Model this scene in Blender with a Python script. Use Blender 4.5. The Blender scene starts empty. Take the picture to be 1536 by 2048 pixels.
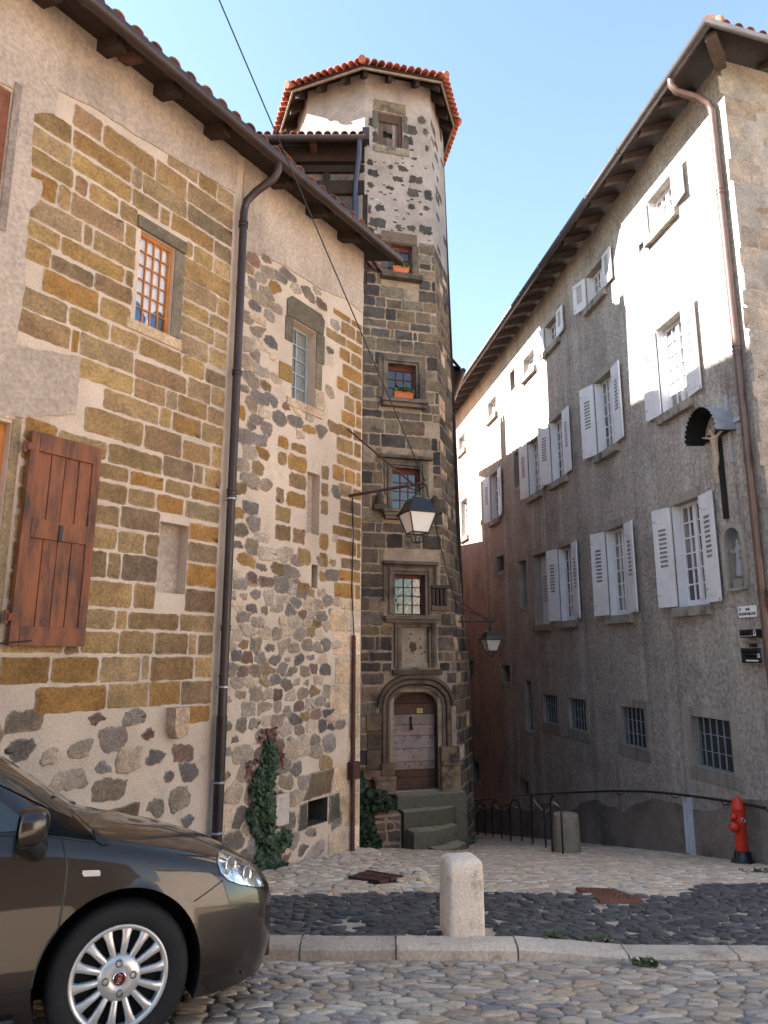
import bpy, bmesh, math, random
from mathutils import Vector, Matrix
R = math.radians
SC = bpy.context.scene
COL = SC.collection
rnd = random.Random(7)

# ------------------------------------------------------------------ camera
FPX, HCAM = 1420.0, 1.65
PITCH = math.atan(0.2013)
cd = bpy.data.cameras.new('camera')
cd.sensor_fit = 'VERTICAL'; cd.sensor_height = 24.0; cd.lens = 24.0*FPX/2048.0
cd.clip_start = 0.05; cd.clip_end = 600
cam = bpy.data.objects.new('camera', cd); COL.objects.link(cam)
cam.location = (0, 0, HCAM); cam.rotation_euler = (math.pi/2+PITCH, 0, 0)
SC.camera = cam

# ------------------------------------------------------------------ light
SUN_EL = R(36.0)
w = bpy.data.worlds.new('World'); SC.world = w; w.use_nodes = True
wn = w.node_tree.nodes; wl = w.node_tree.links
sky = wn.new('ShaderNodeTexSky'); sky.sky_type = 'NISHITA'; sky.sun_disc = False
sky.sun_elevation = SUN_EL; sky.sun_rotation = R(-90); sky.air_density = 1.0; sky.dust_density = 0.4; sky.ozone_density = 1.0
bg = wn['Background']; wb = wn.new('ShaderNodeVectorMath'); wb.operation = 'MULTIPLY'; wb.inputs[1].default_value = (1.08, 1.045, .92); wl.new(sky.outputs[0], wb.inputs[0]); wl.new(wb.outputs[0], bg.inputs[0]); bg.inputs[1].default_value = 0.074
ld = bpy.data.lights.new('sun', 'SUN'); ld.energy = 5.0; ld.angle = R(0.5); ld.color = (1.0, 0.95, 0.87)
sun = bpy.data.objects.new('sun', ld); COL.objects.link(sun)
sd = Vector((math.cos(SUN_EL), 0.025*math.cos(SUN_EL), -math.sin(SUN_EL)))
sun.rotation_euler = sd.to_track_quat('-Z', 'Y').to_euler(); sun.location = (-20, 10, 30)
SC.view_settings.view_transform = 'Standard'; SC.view_settings.look = 'None'
SC.view_settings.exposure = 2.75; SC.view_settings.gamma = 1.0

# ------------------------------------------------------------------ helpers
def ray(px, py):
    u = (px-768)/FPX; v = (1024-py)/FPX; s, c = math.sin(PITCH), math.cos(PITCH)
    return Vector((u, c-v*s, s+v*c))

class Wall:
    """upright plane: s runs to the right as seen from the street, n stands out of the wall, z is height"""
    def __init__(self, o, u, toward):
        self.o = Vector((o[0], o[1], 0)); self.u = Vector((u[0], u[1], 0)).normalized()
        n = Vector((self.u.y, -self.u.x, 0))
        if n.x*toward[0]+n.y*toward[1] < 0: n = -n
        self.n = n
    def P(self, s, z, n=0.0):
        p = self.o+self.u*s+self.n*n; return (p.x, p.y, z)
    def hit(self, px, py, n=0.0):
        r = ray(px, py); o = self.o+self.n*n
        t = (o.x*self.n.x+o.y*self.n.y)/(r.x*self.n.x+r.y*self.n.y)
        p = r*t; d = p-o
        return d.x*self.u.x+d.y*self.u.y, HCAM+p.z

class Shift:
    def __init__(self, W, s, z, n=0): self.W, self.s, self.z, self.n = W, s, z, n
    def P(self, s, z, n=0): return self.W.P(self.s+s, self.z+z, self.n+n)

class Flat:      # local frame: s = x, z = z, n = -y
    def P(self, s, z, n=0): return (s, -n, z)
FLAT = Flat()

WORLD_M = {}
class MB:
    def __init__(self): self.v = []; self.f = []; self.m = []; self.c = []; self.sm = []
    def add(self, vs, fs, mat=0, col=(1, 1, 1), smooth=False):
        k = len(self.v); self.v.extend([tuple(p) for p in vs])
        for f in fs:
            self.f.append([i+k for i in f]); self.m.append(mat); self.c.append(col); self.sm.append(smooth)
    def quad(self, a, b, c, d, mat=0, col=(1, 1, 1)): self.add([a, b, c, d], [(0, 1, 2, 3)], mat, col)
    def hexa(self, p, mat=0, col=(1, 1, 1)):
        self.add(p, [(0, 3, 2, 1), (4, 5, 6, 7), (0, 1, 5, 4), (1, 2, 6, 5), (2, 3, 7, 6), (3, 0, 4, 7)], mat, col)
    def box(self, W, s0, s1, z0, z1, n0, n1, mat=0, col=(1, 1, 1), bev=0.0):
        if bev <= 0:
            self.hexa([W.P(s0, z0, n0), W.P(s1, z0, n0), W.P(s1, z0, n1), W.P(s0, z0, n1),
                       W.P(s0, z1, n0), W.P(s1, z1, n0), W.P(s1, z1, n1), W.P(s0, z1, n1)], mat, col)
        else:
            bm = bmesh.new(); bmesh.ops.create_cube(bm, size=1)
            for v in bm.verts: v.co = Vector((s0+(v.co.x+.5)*(s1-s0), n0+(v.co.y+.5)*(n1-n0), z0+(v.co.z+.5)*(z1-z0)))
            bmesh.ops.bevel(bm, geom=bm.edges[:], offset=bev, segments=2, affect='EDGES', profile=0.6)
            bm.verts.index_update()
            self.add([W.P(v.co.x, v.co.z, v.co.y) for v in bm.verts], [[v.index for v in f.verts] for f in bm.faces], mat, col)
            bm.free()
    def prism(self, W, pts, n0, n1, mat=0, col=(1, 1, 1), smooth=False):
        k = len(pts)
        self.add([W.P(s, z, n0) for s, z in pts]+[W.P(s, z, n1) for s, z in pts],
                 [list(range(k))[::-1], list(range(k, 2*k))]+[(i, (i+1) % k, k+(i+1) % k, k+i) for i in range(k)], mat, col)
    def tube(self, path, r, seg=8, mat=0, col=(1, 1, 1), caps=True, rr=None):
        path = [Vector(p) for p in path]; rings = []; up = None
        for i, p in enumerate(path):
            a = path[max(i-1, 0)]; b = path[min(i+1, len(path)-1)]
            d = (b-a).normalized()
            if up is None: up = Vector((0, 0, 1)) if abs(d.z) < .9 else Vector((1, 0, 0))
            x = d.cross(up)
            if x.length < 1e-4: x = d.cross(Vector((0.3, 1, 0.1)))
            x.normalize(); y = x.cross(d).normalized(); up = y
            q = rr[i] if rr else r
            rings.append([p+x*(q*math.cos(t*2*math.pi/seg))+y*(q*math.sin(t*2*math.pi/seg)) for t in range(seg)])
        vs = [p for g in rings for p in g]; fs = []
        for i in range(len(rings)-1):
            for t in range(seg):
                u = (t+1) % seg
                fs.append((i*seg+t, i*seg+u, (i+1)*seg+u, (i+1)*seg+t))
        self.add(vs, fs, mat, col, True)
        if caps:
            k = (len(rings)-1)*seg
            self.add(rings[0], [list(range(seg))[::-1]], mat, col); self.add(rings[-1], [list(range(seg))], mat, col)
    def lathe(self, prof, c=(0, 0, 0), seg=24, mat=0, col=(1, 1, 1), axis=None, caps=True):
        """prof: list of (r, h); axis: 3 vectors x,y,h"""
        X, Y, Hh = axis if axis else (Vector((1, 0, 0)), Vector((0, 1, 0)), Vector((0, 0, 1)))
        c = Vector(c); vs = []; fs = []
        for r, h in prof:
            for t in range(seg):
                a = 2*math.pi*t/seg
                vs.append(c+X*(r*math.cos(a))+Y*(r*math.sin(a))+Hh*h)
        for i in range(len(prof)-1):
            for t in range(seg):
                u = (t+1) % seg
                fs.append((i*seg+t, i*seg+u, (i+1)*seg+u, (i+1)*seg+t))
        self.add(vs, fs, mat, col, True)
        k = (len(prof)-1)*seg
        if caps and prof[0][0] > 1e-4: self.add(vs[:seg], [list(range(seg))[::-1]], mat, col)
        if caps and prof[-1][0] > 1e-4: self.add(vs[k:], [list(range(seg))], mat, col)
    def build(self, name, mats, parent=None, auto=None):
        me = bpy.data.meshes.new(name)
        M = WORLD_M.get(parent.name) if parent is not None else None
        vs = self.v
        if M is not None:
            Mi = M.inverted(); vs = [Mi @ Vector(p) for p in vs]
        me.from_pydata([tuple(p) for p in vs], [], self.f)
        if not isinstance(mats, (list, tuple)): mats = [mats]
        for m in mats: me.materials.append(m)
        me.polygons.foreach_set('material_index', self.m)
        me.polygons.foreach_set('use_smooth', self.sm)
        ca = me.color_attributes.new('Col', 'FLOAT_COLOR', 'CORNER')
        buf = []
        for f, c in zip(self.f, self.c):
            if isinstance(c, list):
                for q in c: buf.extend((q[0], q[1], q[2], 1.0))
            else: buf.extend((c[0], c[1], c[2], 1.0)*len(f))
        ca.data.foreach_set('color', buf)
        me.validate(); me.update()
        o = bpy.data.objects.new(name, me); COL.objects.link(o)
        if parent is not None: o.parent = parent
        if M is not None: WORLD_M[o.name] = M
        return o

def tag(o, label, cat, group=None, kind=None):
    if label: o['label'] = label
    if cat: o['category'] = cat
    if group: o['group'] = group
    if kind: o['kind'] = kind
    return o
def thing(name, loc, label, cat, group=None, rot=None):
    o = bpy.data.objects.new(name, None); COL.objects.link(o); o.location = loc
    o.empty_display_size = .2
    M = Matrix.Translation(Vector(loc))
    if rot is not None: o.rotation_euler = rot; M = M @ rot.to_matrix().to_4x4()
    WORLD_M[o.name] = M
    return tag(o, label, cat, group)
def dup(o, parent=None, **kw):
    c = o.copy(); COL.objects.link(c)
    if parent is not None: c.parent = parent
    for k, v in kw.items(): c[k] = v
    for ch in list(o.children): dup(ch, c)
    return c
def structure(o): o['kind'] = 'structure'; return o

# ------------------------------------------------------------------ materials
def new_mat(name):
    m = bpy.data.materials.new(name); m.use_nodes = True
    return m, m.node_tree.nodes, m.node_tree.links, m.node_tree.nodes['Principled BSDF']
def noise(n, l, co, scale, detail=4, rough=.6, vec_scale=None):
    t = n.new('ShaderNodeTexNoise'); t.inputs['Scale'].default_value = scale
    t.inputs['Detail'].default_value = detail; t.inputs['Roughness'].default_value = rough
    if vec_scale:
        mp = n.new('ShaderNodeMapping'); mp.inputs['Scale'].default_value = vec_scale
        l.new(co, mp.inputs[0]); co = mp.outputs[0]
    l.new(co, t.inputs['Vector']); return t.outputs[0]
def maprange(n, l, x, a, b, c, d):
    t = n.new('ShaderNodeMapRange'); t.inputs[1].default_value = a; t.inputs[2].default_value = b
    t.inputs[3].default_value = c; t.inputs[4].default_value = d; l.new(x, t.inputs[0]); return t.outputs[0]
def mul(n, l, a, b):
    t = n.new('ShaderNodeMath'); t.operation = 'MULTIPLY'; l.new(a, t.inputs[0]); l.new(b, t.inputs[1]); return t.outputs[0]
def vscale(n, l, c, f):
    t = n.new('ShaderNodeVectorMath'); t.operation = 'SCALE'; l.new(c, t.inputs[0]); l.new(f, t.inputs['Scale']); return t.outputs[0]
def mixcol(n, l, fac, a, b):
    t = n.new('ShaderNodeMix'); t.data_type = 'RGBA'
    l.new(fac, t.inputs[0])
    for s, x in ((6, a), (7, b)):
        if isinstance(x, (tuple, list)): t.inputs[s].default_value = (*x[:3], 1)
        else: l.new(x, t.inputs[s])
    return t.outputs[2]
def mat(name, base, attr=True, v1=.3, s1=3., v2=.25, s2=45., bump=.4, bs=60., rough=.9, spec=.3, metal=0., tint=None, streak=None, coat=0., object_co=False, bdist=.02):
    """base colour x (Col attribute) x two noises; tint=(colour, scale, lo, hi) patches of a second colour"""
    m, n, l, b = new_mat(name)
    if object_co: co = n.new('ShaderNodeTexCoord').outputs['Object']
    else: co = n.new('ShaderNodeNewGeometry').outputs['Position']
    rgb = n.new('ShaderNodeRGB'); rgb.outputs[0].default_value = (*base, 1); c = rgb.outputs[0]
    if attr:
        a = n.new('ShaderNodeAttribute'); a.attribute_name = 'Col'
        t = n.new('ShaderNodeVectorMath'); t.operation = 'MULTIPLY'; l.new(c, t.inputs[0]); l.new(a.outputs['Color'], t.inputs[1]); c = t.outputs[0]
    if tint:
        f = maprange(n, l, noise(n, l, co, tint[1], 5, .65), tint[2], tint[3], 0, 1)
        c = mixcol(n, l, f, c, tint[0])
    if streak:
        f = maprange(n, l, noise(n, l, co, streak[1], 4, .6, (1, 1, .06)), streak[2], streak[3], 0, streak[4] if len(streak) > 4 else .8)
        c = mixcol(n, l, f, c, streak[0])
    f1 = maprange(n, l, noise(n, l, co, s1, 5), .25, .75, 1-v1, 1+v1)
    f2 = maprange(n, l, noise(n, l, co, s2, 3), .25, .75, 1-v2, 1+v2)
    c = vscale(n, l, c, mul(n, l, f1, f2))
    l.new(c, b.inputs['Base Color'])
    b.inputs['Roughness'].default_value = rough; b.inputs['Metallic'].default_value = metal
    b.inputs['Specular IOR Level'].default_value = spec; b.inputs['Coat Weight'].default_value = coat
    b.inputs['Coat Roughness'].default_value = .04
    if bump:
        bp = n.new('ShaderNodeBump'); bp.inputs['Strength'].default_value = bump; bp.inputs['Distance'].default_value = bdist
        l.new(noise(n, l, co, bs, 6, .65), bp.inputs['Height']); l.new(bp.outputs[0], b.inputs['Normal'])
    return m

M = {}
M['mortar'] = mat('mortar', (.55, .435, .345), v1=.22, s1=1.3, v2=.18, s2=70, bump=.5, bs=45, tint=((.37, .285, .22), 2.2, .56, .78))
M['stone'] = mat('stone', (1, 1, 1), v1=.34, s1=4, v2=.34, s2=34, bump=.9, bs=42, bdist=.03, tint=((.42, .33, .235), 30, .64, .78))
M['plaster'] = mat('plaster', (.50, .40, .33), v1=.25, s1=1.5, v2=.26, s2=26, bump=.9, bs=34, bdist=.03, streak=((.34, .265, .215), 2.4, .5, .75, .7))
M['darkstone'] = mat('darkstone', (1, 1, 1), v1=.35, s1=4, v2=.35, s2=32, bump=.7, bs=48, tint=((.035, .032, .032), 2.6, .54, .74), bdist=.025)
M['darkmortar'] = mat('darkmortar', (.40, .305, .22), v1=.35, s1=2.5, v2=.3, s2=40, bump=.7, bs=50, tint=((.085, .072, .06), 1.3, .54, .72))
M['towerplaster'] = mat('towerplaster', (.40, .325, .285), v1=.28, s1=2, v2=.22, s2=28, bump=.9, bs=30, bdist=.03, streak=((.30, .25, .22), 2.6, .52, .8, .6))
M['carved'] = mat('carved', (.235, .18, .135), v1=.3, s1=3, v2=.25, s2=40, bump=.5, bs=50, tint=((.055, .046, .040), 3.0, .44, .64))
M['trim'] = mat('trim', (.33, .30, .265), v1=.25, s1=2, v2=.2, s2=40, bump=.45, bs=45, streak=((.12, .11, .10), 5, .5, .75, .7))
M['wood_dark'] = mat('wood_dark', (.030, .018, .013), v1=.35, s1=6, v2=.3, s2=50, bump=.4, bs=40, rough=.75)
M['gutter'] = mat('gutter', (.042, .027, .025), v1=.3, s1=4, v2=.15, s2=30, bump=.1, bs=20, rough=.42, spec=.4, metal=.1, tint=((.22, .20, .17), 7, .66, .76))
M['tile_old'] = mat('tile_old', (.20, .085, .055), v1=.4, s1=6, v2=.3, s2=30, bump=.4, bs=40, tint=((.08, .06, .05), 5, .5, .75))
M['tile_red'] = mat('tile_red', (.44, .14, .085), v1=.22, s1=6, v2=.2, s2=30, bump=.3, bs=40)
M['dull_render'] = mat('dull_render', (.20, .165, .14), v1=.3, s1=1.5, v2=.2, s2=20, bump=.6, bs=25)
M['white_paint'] = mat('white_paint', (.70, .69, .73), v1=.10, s1=2.2, v2=.06, s2=30, bump=.12, bs=25, rough=.55, tint=((.42, .40, .38), 11, .66, .74), streak=((.55, .53, .52), 7, .55, .75, .5))
M['iron'] = mat('iron', (.018, .017, .020), v1=.3, s1=8, v2=.3, s2=60, bump=.2, bs=60, rough=.5, spec=.4)
M['iron_worn'] = mat('iron_worn', (.07, .035, .03), v1=.3, s1=12, v2=.3, s2=70, bump=.4, bs=60, rough=.7, tint=((.40, .36, .33), 17, .60, .68))
M['conduit'] = mat('conduit', (.085, .036, .028), v1=.3, s1=8, v2=.3, s2=60, bump=.3, bs=70, rough=.7)
M['rust'] = mat('rust', (.20, .075, .045), v1=.3, s1=8, v2=.35, s2=60, bump=.4, bs=70, rough=.85)
M['orange_wood'] = mat('orange_wood', (.50, .19, .045), v1=.2, s1=8, v2=.2, s2=40, bump=.2, bs=40, rough=.5)
M['maroon'] = mat('maroon', (.14, .035, .030), v1=.2, s1=8, v2=.2, s2=40, bump=.2, bs=40, rough=.55)
M['grey_paint'] = mat('grey_paint', (.32, .34, .36), v1=.15, s1=6, v2=.15, s2=40, bump=.15, bs=40, rough=.5, streak=((.12, .12, .12), 9, .55, .8))
M['red_paint'] = mat('red_paint', (.62, .034, .014), v1=.12, s1=6, v2=.1, s2=40, bump=.08, bs=40, rough=.4, spec=.5, tint=((.25, .02, .015), 9, .62, .75))
M['black_paint'] = mat('black_paint', (.012, .012, .014), v1=.2, s1=6, v2=.1, s2=40, bump=.1, bs=40, rough=.35, spec=.5)
M['zinc'] = mat('zinc', (.34, .37, .43), v1=.2, s1=6, v2=.1, s2=40, bump=.1, bs=30, rough=.4, metal=.4, spec=.5)
M['pale_stone'] = mat('pale_stone', (.56, .47, .39), v1=.16, s1=4, v2=.2, s2=55, bump=.35, bs=80, tint=((.36, .28, .20), 6, .52, .72))
M['bollard_round'] = mat('bollard_round', (.27, .225, .17), v1=.25, s1=5, v2=.25, s2=50, bump=.5, bs=60)
M['moss_stone'] = mat('moss_stone', (.20, .175, .135), v1=.3, s1=4, v2=.3, s2=40, bump=.6, bs=45, tint=((.075, .08, .035), 4, .50, .68))
M['kerb'] = mat('kerb', (.55, .44, .345), v1=.2, s1=3, v2=.25, s2=50, bump=.5, bs=60, tint=((.26, .17, .11), 5, .56, .74))
M['cobble'] = mat('cobble', (1, 1, 1), v1=.2, s1=9, v2=.25, s2=60, bump=.5, bs=70, rough=.75, spec=.4)
M['earth'] = mat('earth', (.42, .32, .235), v1=.2, s1=2, v2=.3, s2=60, bump=.6, bs=70)
M['cobble_black'] = mat('cobble_black', (1, 1, 1), v1=.2, s1=9, v2=.2, s2=60, bump=.4, bs=50, rough=.5, spec=.5)
M['earth_pale'] = mat('earth_pale', (.55, .44, .33), v1=.2, s1=5, v2=.3, s2=60, bump=.6, bs=70, tint=((.10, .10, .07), 2.2, .52, .66))
M['terracotta'] = mat('terracotta', (.58, .17, .075), v1=.15, s1=8, v2=.1, s2=40, bump=.2, bs=40)
M['leaf'] = mat('leaf', (1, 1, 1), v1=.3, s1=8, v2=.15, s2=40, bump=0, rough=.6, spec=.4)
M['cloth'] = mat('cloth', (.75, .76, .80), v1=.06, s1=14, v2=.05, s2=80, bump=.1, bs=60)
M['blue_cloth'] = mat('blue_cloth', (.045, .16, .42), v1=.12, s1=14, v2=.05, s2=80, bump=.1, bs=60)
M['dark'] = mat('dark', (.008, .008, .009), v1=.2, s1=8, v2=.1, s2=40, bump=0, rough=.8)
M['door_wood'] = mat('door_wood', (1, 1, 1), v1=.25, s1=5, v2=.35, s2=60, bump=.5, bs=60, rough=.85, tint=((.10, .055, .04), 6, .57, .75))
M['figure'] = mat('figure', (.46, .36, .28), v1=.2, s1=14, v2=.2, s2=60, bump=.2, bs=60, tint=((.14, .10, .08), 14, .55, .72))
M['yellow'] = mat('yellow', (.75, .58, .18), v1=.05, s1=14, v2=.05, s2=80, bump=0)
M['white'] = mat('white', (.78, .78, .80), v1=.04, s1=14, v2=.04, s2=80, bump=0, rough=.5)
M['col'] = mat('col', (1, 1, 1), v1=.05, s1=14, v2=.04, s2=80, bump=0, rough=.5)

def shutter_mat():
    m, n, l, b = new_mat('shutter_red')
    co = n.new('ShaderNodeNewGeometry').outputs['Position']
    f = maprange(n, l, noise(n, l, co, 9, 5, .65, (1, 1, .22)), .42, .66, 0, 1)
    c = mixcol(n, l, f, (.225, .070, .026), (.052, .022, .015))
    f = maprange(n, l, noise(n, l, co, 22, 5, .7, (1, 1, .10)), .66, .74, 0, 1)
    c = mixcol(n, l, f, c, (.42, .30, .24))
    l.new(c, b.inputs['Base Color']); b.inputs['Roughness'].default_value = .7
    bp = n.new('ShaderNodeBump'); bp.inputs['Strength'].default_value = .4; bp.inputs['Distance'].default_value = .01
    l.new(noise(n, l, co, 60, 4, .6, (1, 1, .1)), bp.inputs['Height']); l.new(bp.outputs[0], b.inputs['Normal'])
    return m
M['shutter_red'] = shutter_mat()

def stucco_mat():
    m, n, l, b = new_mat('roughcast')
    co = n.new('ShaderNodeNewGeometry').outputs['Position']
    sx = n.new('ShaderNodeSeparateXYZ'); l.new(co, sx.inputs[0])
    big = noise(n, l, co, .55, 5, .6)
    pink = n.new('ShaderNodeMath'); pink.operation = 'MULTIPLY_ADD'; l.new(big, pink.inputs[0]); pink.inputs[1].default_value = 3.0; l.new(sx.outputs[1], pink.inputs[2])
    f = maprange(n, l, pink.outputs[0], 23.2, 24.4, 0, 1)
    f0 = maprange(n, l, pink.outputs[0], 15.0, 20.5, 0, 1)
    c = mixcol(n, l, f0, (.435, .388, .358), (.39, .32, .28))
    c = mixcol(n, l, f, c, (.47, .315, .25))
    st = maprange(n, l, noise(n, l, co, 2.2, 4, .6, (1, 1, .05)), .52, .66, 0, .75)
    c = mixcol(n, l, st, c, (.54, .50, .46))
    dk = maprange(n, l, noise(n, l, co, .9, 5, .65), .48, .72, 0, .55)
    c = mixcol(n, l, dk, c, (.16, .14, .13))
    dr = maprange(n, l, noise(n, l, co, 3.4, 4, .65, (1, 1, .035)), .56, .72, 0, .6)
    c = mixcol(n, l, dr, c, (.15, .13, .12))
    f2 = maprange(n, l, noise(n, l, co, 15, 6, .75), .3, .7, .50, 1.50)
    c = vscale(n, l, c, f2); l.new(c, b.inputs['Base Color']); b.inputs['Roughness'].default_value = .95
    b.inputs['Specular IOR Level'].default_value = .15
    bp = n.new('ShaderNodeBump'); bp.inputs['Strength'].default_value = 1.0; bp.inputs['Distance'].default_value = .05
    l.new(noise(n, l, co, 17, 6, .7), bp.inputs['Height']); l.new(bp.outputs[0], b.inputs['Normal'])
    return m
M['roughcast'] = stucco_mat()

def glass_mat(name, tint=(.012, .014, .017), wav=.06, ws=5., rough=.03, spec=.6):
    m, n, l, b = new_mat(name)
    b.inputs['Base Color'].default_value = (*tint, 1); b.inputs['Roughness'].default_value = rough; b.inputs['Specular IOR Level'].default_value = spec
    if wav:
        co = n.new('ShaderNodeNewGeometry').outputs['Position']
        bp = n.new('ShaderNodeBump'); bp.inputs['Strength'].default_value = wav; bp.inputs['Distance'].default_value = .05
        l.new(noise(n, l, co, ws, 2), bp.inputs['Height']); l.new(bp.outputs[0], b.inputs['Normal'])
    return m
M['glass'] = glass_mat('glass')
M['glass_old'] = glass_mat('glass_old', wav=.07, ws=6, spec=1.0)
M['glass_grey'] = glass_mat('glass_grey', tint=(.20, .21, .20), wav=.5, ws=16, rough=.25)
M['glass_curtain'] = glass_mat('glass_curtain', tint=(.13, .125, .13), wav=.1, ws=3, rough=.05, spec=.6)
def clear_mat(name='clear_glass', fac=.10):
    m, n, l, b = new_mat(name)
    out = n['Material Output']; t = n.new('ShaderNodeBsdfTransparent'); g = n.new('ShaderNodeBsdfGlossy'); g.inputs['Roughness'].default_value = .03
    mx = n.new('ShaderNodeMixShader'); mx.inputs[0].default_value = fac
    l.new(t.outputs[0], mx.inputs[1]); l.new(g.outputs[0], mx.inputs[2]); l.new(mx.outputs[0], out.inputs[0])
    return m
def curtain_glass():
    m = glass_mat('glass_curtain', wav=.1, ws=3, rough=.05, spec=.6); n, l = m.node_tree.nodes, m.node_tree.links; b = n['Principled BSDF']
    co = n.new('ShaderNodeNewGeometry').outputs['Position']; f = maprange(n, l, noise(n, l, co, 1.6, 2, .5, (1, 1, .5)), .42, .60, 0, 1)
    l.new(mixcol(n, l, f, (.045, .045, .05), (.26, .245, .24)), b.inputs['Base Color']); return m
M['glass_curtain'] = curtain_glass()
M['clear'] = clear_mat()
def milk_mat():
    m, n, l, b = new_mat('milk_glass')
    b.inputs['Base Color'].default_value = (.78, .74, .70, 1); b.inputs['Roughness'].default_value = .25
    b.inputs['Transmission Weight'].default_value = .25; b.inputs['Specular IOR Level'].default_value = .6
    return m
M['milk'] = milk_mat()
def paint_mat():
    m, n, l, b = new_mat('car_paint')
    b.inputs['Base Color'].default_value = (.017, .011, .0085, 1); b.inputs['Metallic'].default_value = .12; b.inputs['Specular IOR Level'].default_value = .3; b.inputs['Roughness'].default_value = .3
    b.inputs['Coat Weight'].default_value = .8; b.inputs['Coat Roughness'].default_value = .02
    return m
M['car_paint'] = paint_mat()
M['rubber'] = mat('rubber', (.012, .012, .013), attr=False, v1=.2, s1=8, v2=.2, s2=80, bump=.3, bs=120, rough=.75, object_co=True)
M['alloy'] = mat('alloy', (.55, .54, .54), attr=False, v1=.08, s1=8, v2=.06, s2=80, bump=.05, bs=60, rough=.32, spec=.5, metal=.6, object_co=True)
M['chrome'] = mat('chrome', (.8, .8, .82), attr=False, v1=.02, v2=.02, bump=0, rough=.08, metal=1., object_co=True)

# ------------------------------------------------------------------ terrain
def lerp(a, b, t): return a+(b-a)*max(0., min(1., t))
def sstep(t): t = max(0., min(1., t)); return t*t*(3-2*t)
KY0, KY1 = 5.23, 5.42                         # front and back of the kerb
def kerb_top(X): return lerp(-.262, -.325, sstep((X-.7)/1.1))
def road_z(Y): return -.16*max(0., min(Y, 9.)-3.0)
def apron_x(Y): return lerp(.46, -.1, (Y-8.2)/1.6)          # right edge of the raised apron under the left house
def g(X, Y):
    if Y < KY0+.04: return road_z(Y)
    k = kerb_top(X)-.012
    if Y <= KY1: return k
    if Y < 6.8: return lerp(k, -.42, (Y-KY1)/(6.8-KY1))
    x = max(-1., min(6., X)); main = -.42-.192*(min(Y, 13.5)-6.8)-.012*x*sstep((Y-6.8)/2.)
    if Y > 13.5: main -= .205*(min(Y, 40)-13.5)+.05*max(0, Y-40)
    if Y < 10.2:
        ap = -.42-.118*(Y-6.8); t = sstep((apron_x(Y)+.10-X)/.20)
        main = main+(ap-main)*t*sstep((10.2-Y)/.5)
    return main
def ground_hit(px, py):
    r = ray(px, py); lo, hi = 2.5, 60.
    f = lambda Y: HCAM+r.z/r.y*Y-g(r.x/r.y*Y, Y)
    Y = lo; 
    while Y < hi and f(Y) > 0: Y += .05
    a, b = Y-.05, Y
    for _ in range(30):
        m = (a+b)/2
        if f(m) > 0: a = m
        else: b = m
    return r.x/r.y*b, b, g(r.x/r.y*b, b)

xs = [-120, -60, -30, -15, -9]+[-7+.5*i for i in range(33)]+[12, 18, 35, 70, 120]
ys = [-60, -25, -8, -2, 0, 1, 2, 2.5, 3, 3.5, 4, 4.5, 5, KY0, KY0+.06, KY1]+[5.8+.4*i for i in range(40)]+[24, 28, 34, 40, 60, 90, 140]
mb = MB()
mb.add([(x, y, g(x, y)-.011) for y in ys for x in xs],
       [(j*len(xs)+i, j*len(xs)+i+1, (j+1)*len(xs)+i+1, (j+1)*len(xs)+i) for j in range(len(ys)-1) for i in range(len(xs)-1)], 0, (1, 1, 1))
structure(mb.build('ground', M['earth']))

def clip_half(poly, p, nrm):
    out = []; k = len(poly)
    for i in range(k):
        a, b = poly[i], poly[(i+1) % k]
        da = (a[0]-p[0])*nrm[0]+(a[1]-p[1])*nrm[1]; db = (b[0]-p[0])*nrm[0]+(b[1]-p[1])*nrm[1]
        if da <= 0: out.append(a)
        if (da < 0) != (db < 0) and abs(da-db) > 1e-9:
            t = da/(da-db); out.append((a[0]+(b[0]-a[0])*t, a[1]+(b[1]-a[1])*t))
    return out
def cells(x0, x1, y0, y1, cx, cy, rg, jit=.42, keep=None):
    nx = int((x1-x0)/cx)+1; ny = int((y1-y0)/cy)+1; S = {}
    for j in range(-2, ny+2):
        for i in range(-2, nx+2):
            S[i, j] = (x0+(i+.5+(.5 if j % 2 else 0)+rg.uniform(-jit, jit))*cx, y0+(j+.5+rg.uniform(-jit, jit))*cy)
    for j in range(ny):
        for i in range(nx):
            p = S[i, j]
            if keep and not keep(*p): continue
            poly = [(p[0]-cx*1.3, p[1]-cy*1.3), (p[0]+cx*1.3, p[1]-cy*1.3), (p[0]+cx*1.3, p[1]+cy*1.3), (p[0]-cx*1.3, p[1]+cy*1.3)]
            for dj in (-2, -1, 0, 1, 2):
                for di in (-2, -1, 0, 1, 2):
                    if di == 0 and dj == 0: continue
                    q = S.get((i+di, j+dj))
                    if q is None: continue
                    dx, dy = (q[0]-p[0]), (q[1]-p[1])
                    wx, wy = dx/(cx*cx), dy/(cy*cy)       # metric that keeps the cells stretched
                    poly = clip_half(poly, ((p[0]+q[0])/2, (p[1]+q[1])/2), (wx, wy))
                    if len(poly) < 3: break
                if len(poly) < 3: break
            if len(poly) >= 3: yield p, poly
def chaikin(poly, t=.25):
    out = []
    for i in range(len(poly)):
        a, b = poly[i], poly[(i+1) % len(poly)]
        out.append((a[0]*(1-t)+b[0]*t, a[1]*(1-t)+b[1]*t)); out.append((a[0]*t+b[0]*(1-t), a[1]*t+b[1]*(1-t)))
    return out
def merge_close(poly, d):
    out = []
    for p in poly:
        if not out or math.hypot(p[0]-out[-1][0], p[1]-out[-1][1]) > d: out.append(p)
    while len(out) > 3 and math.hypot(out[0][0]-out[-1][0], out[0][1]-out[-1][1]) < d: out.pop()
    return out
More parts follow.
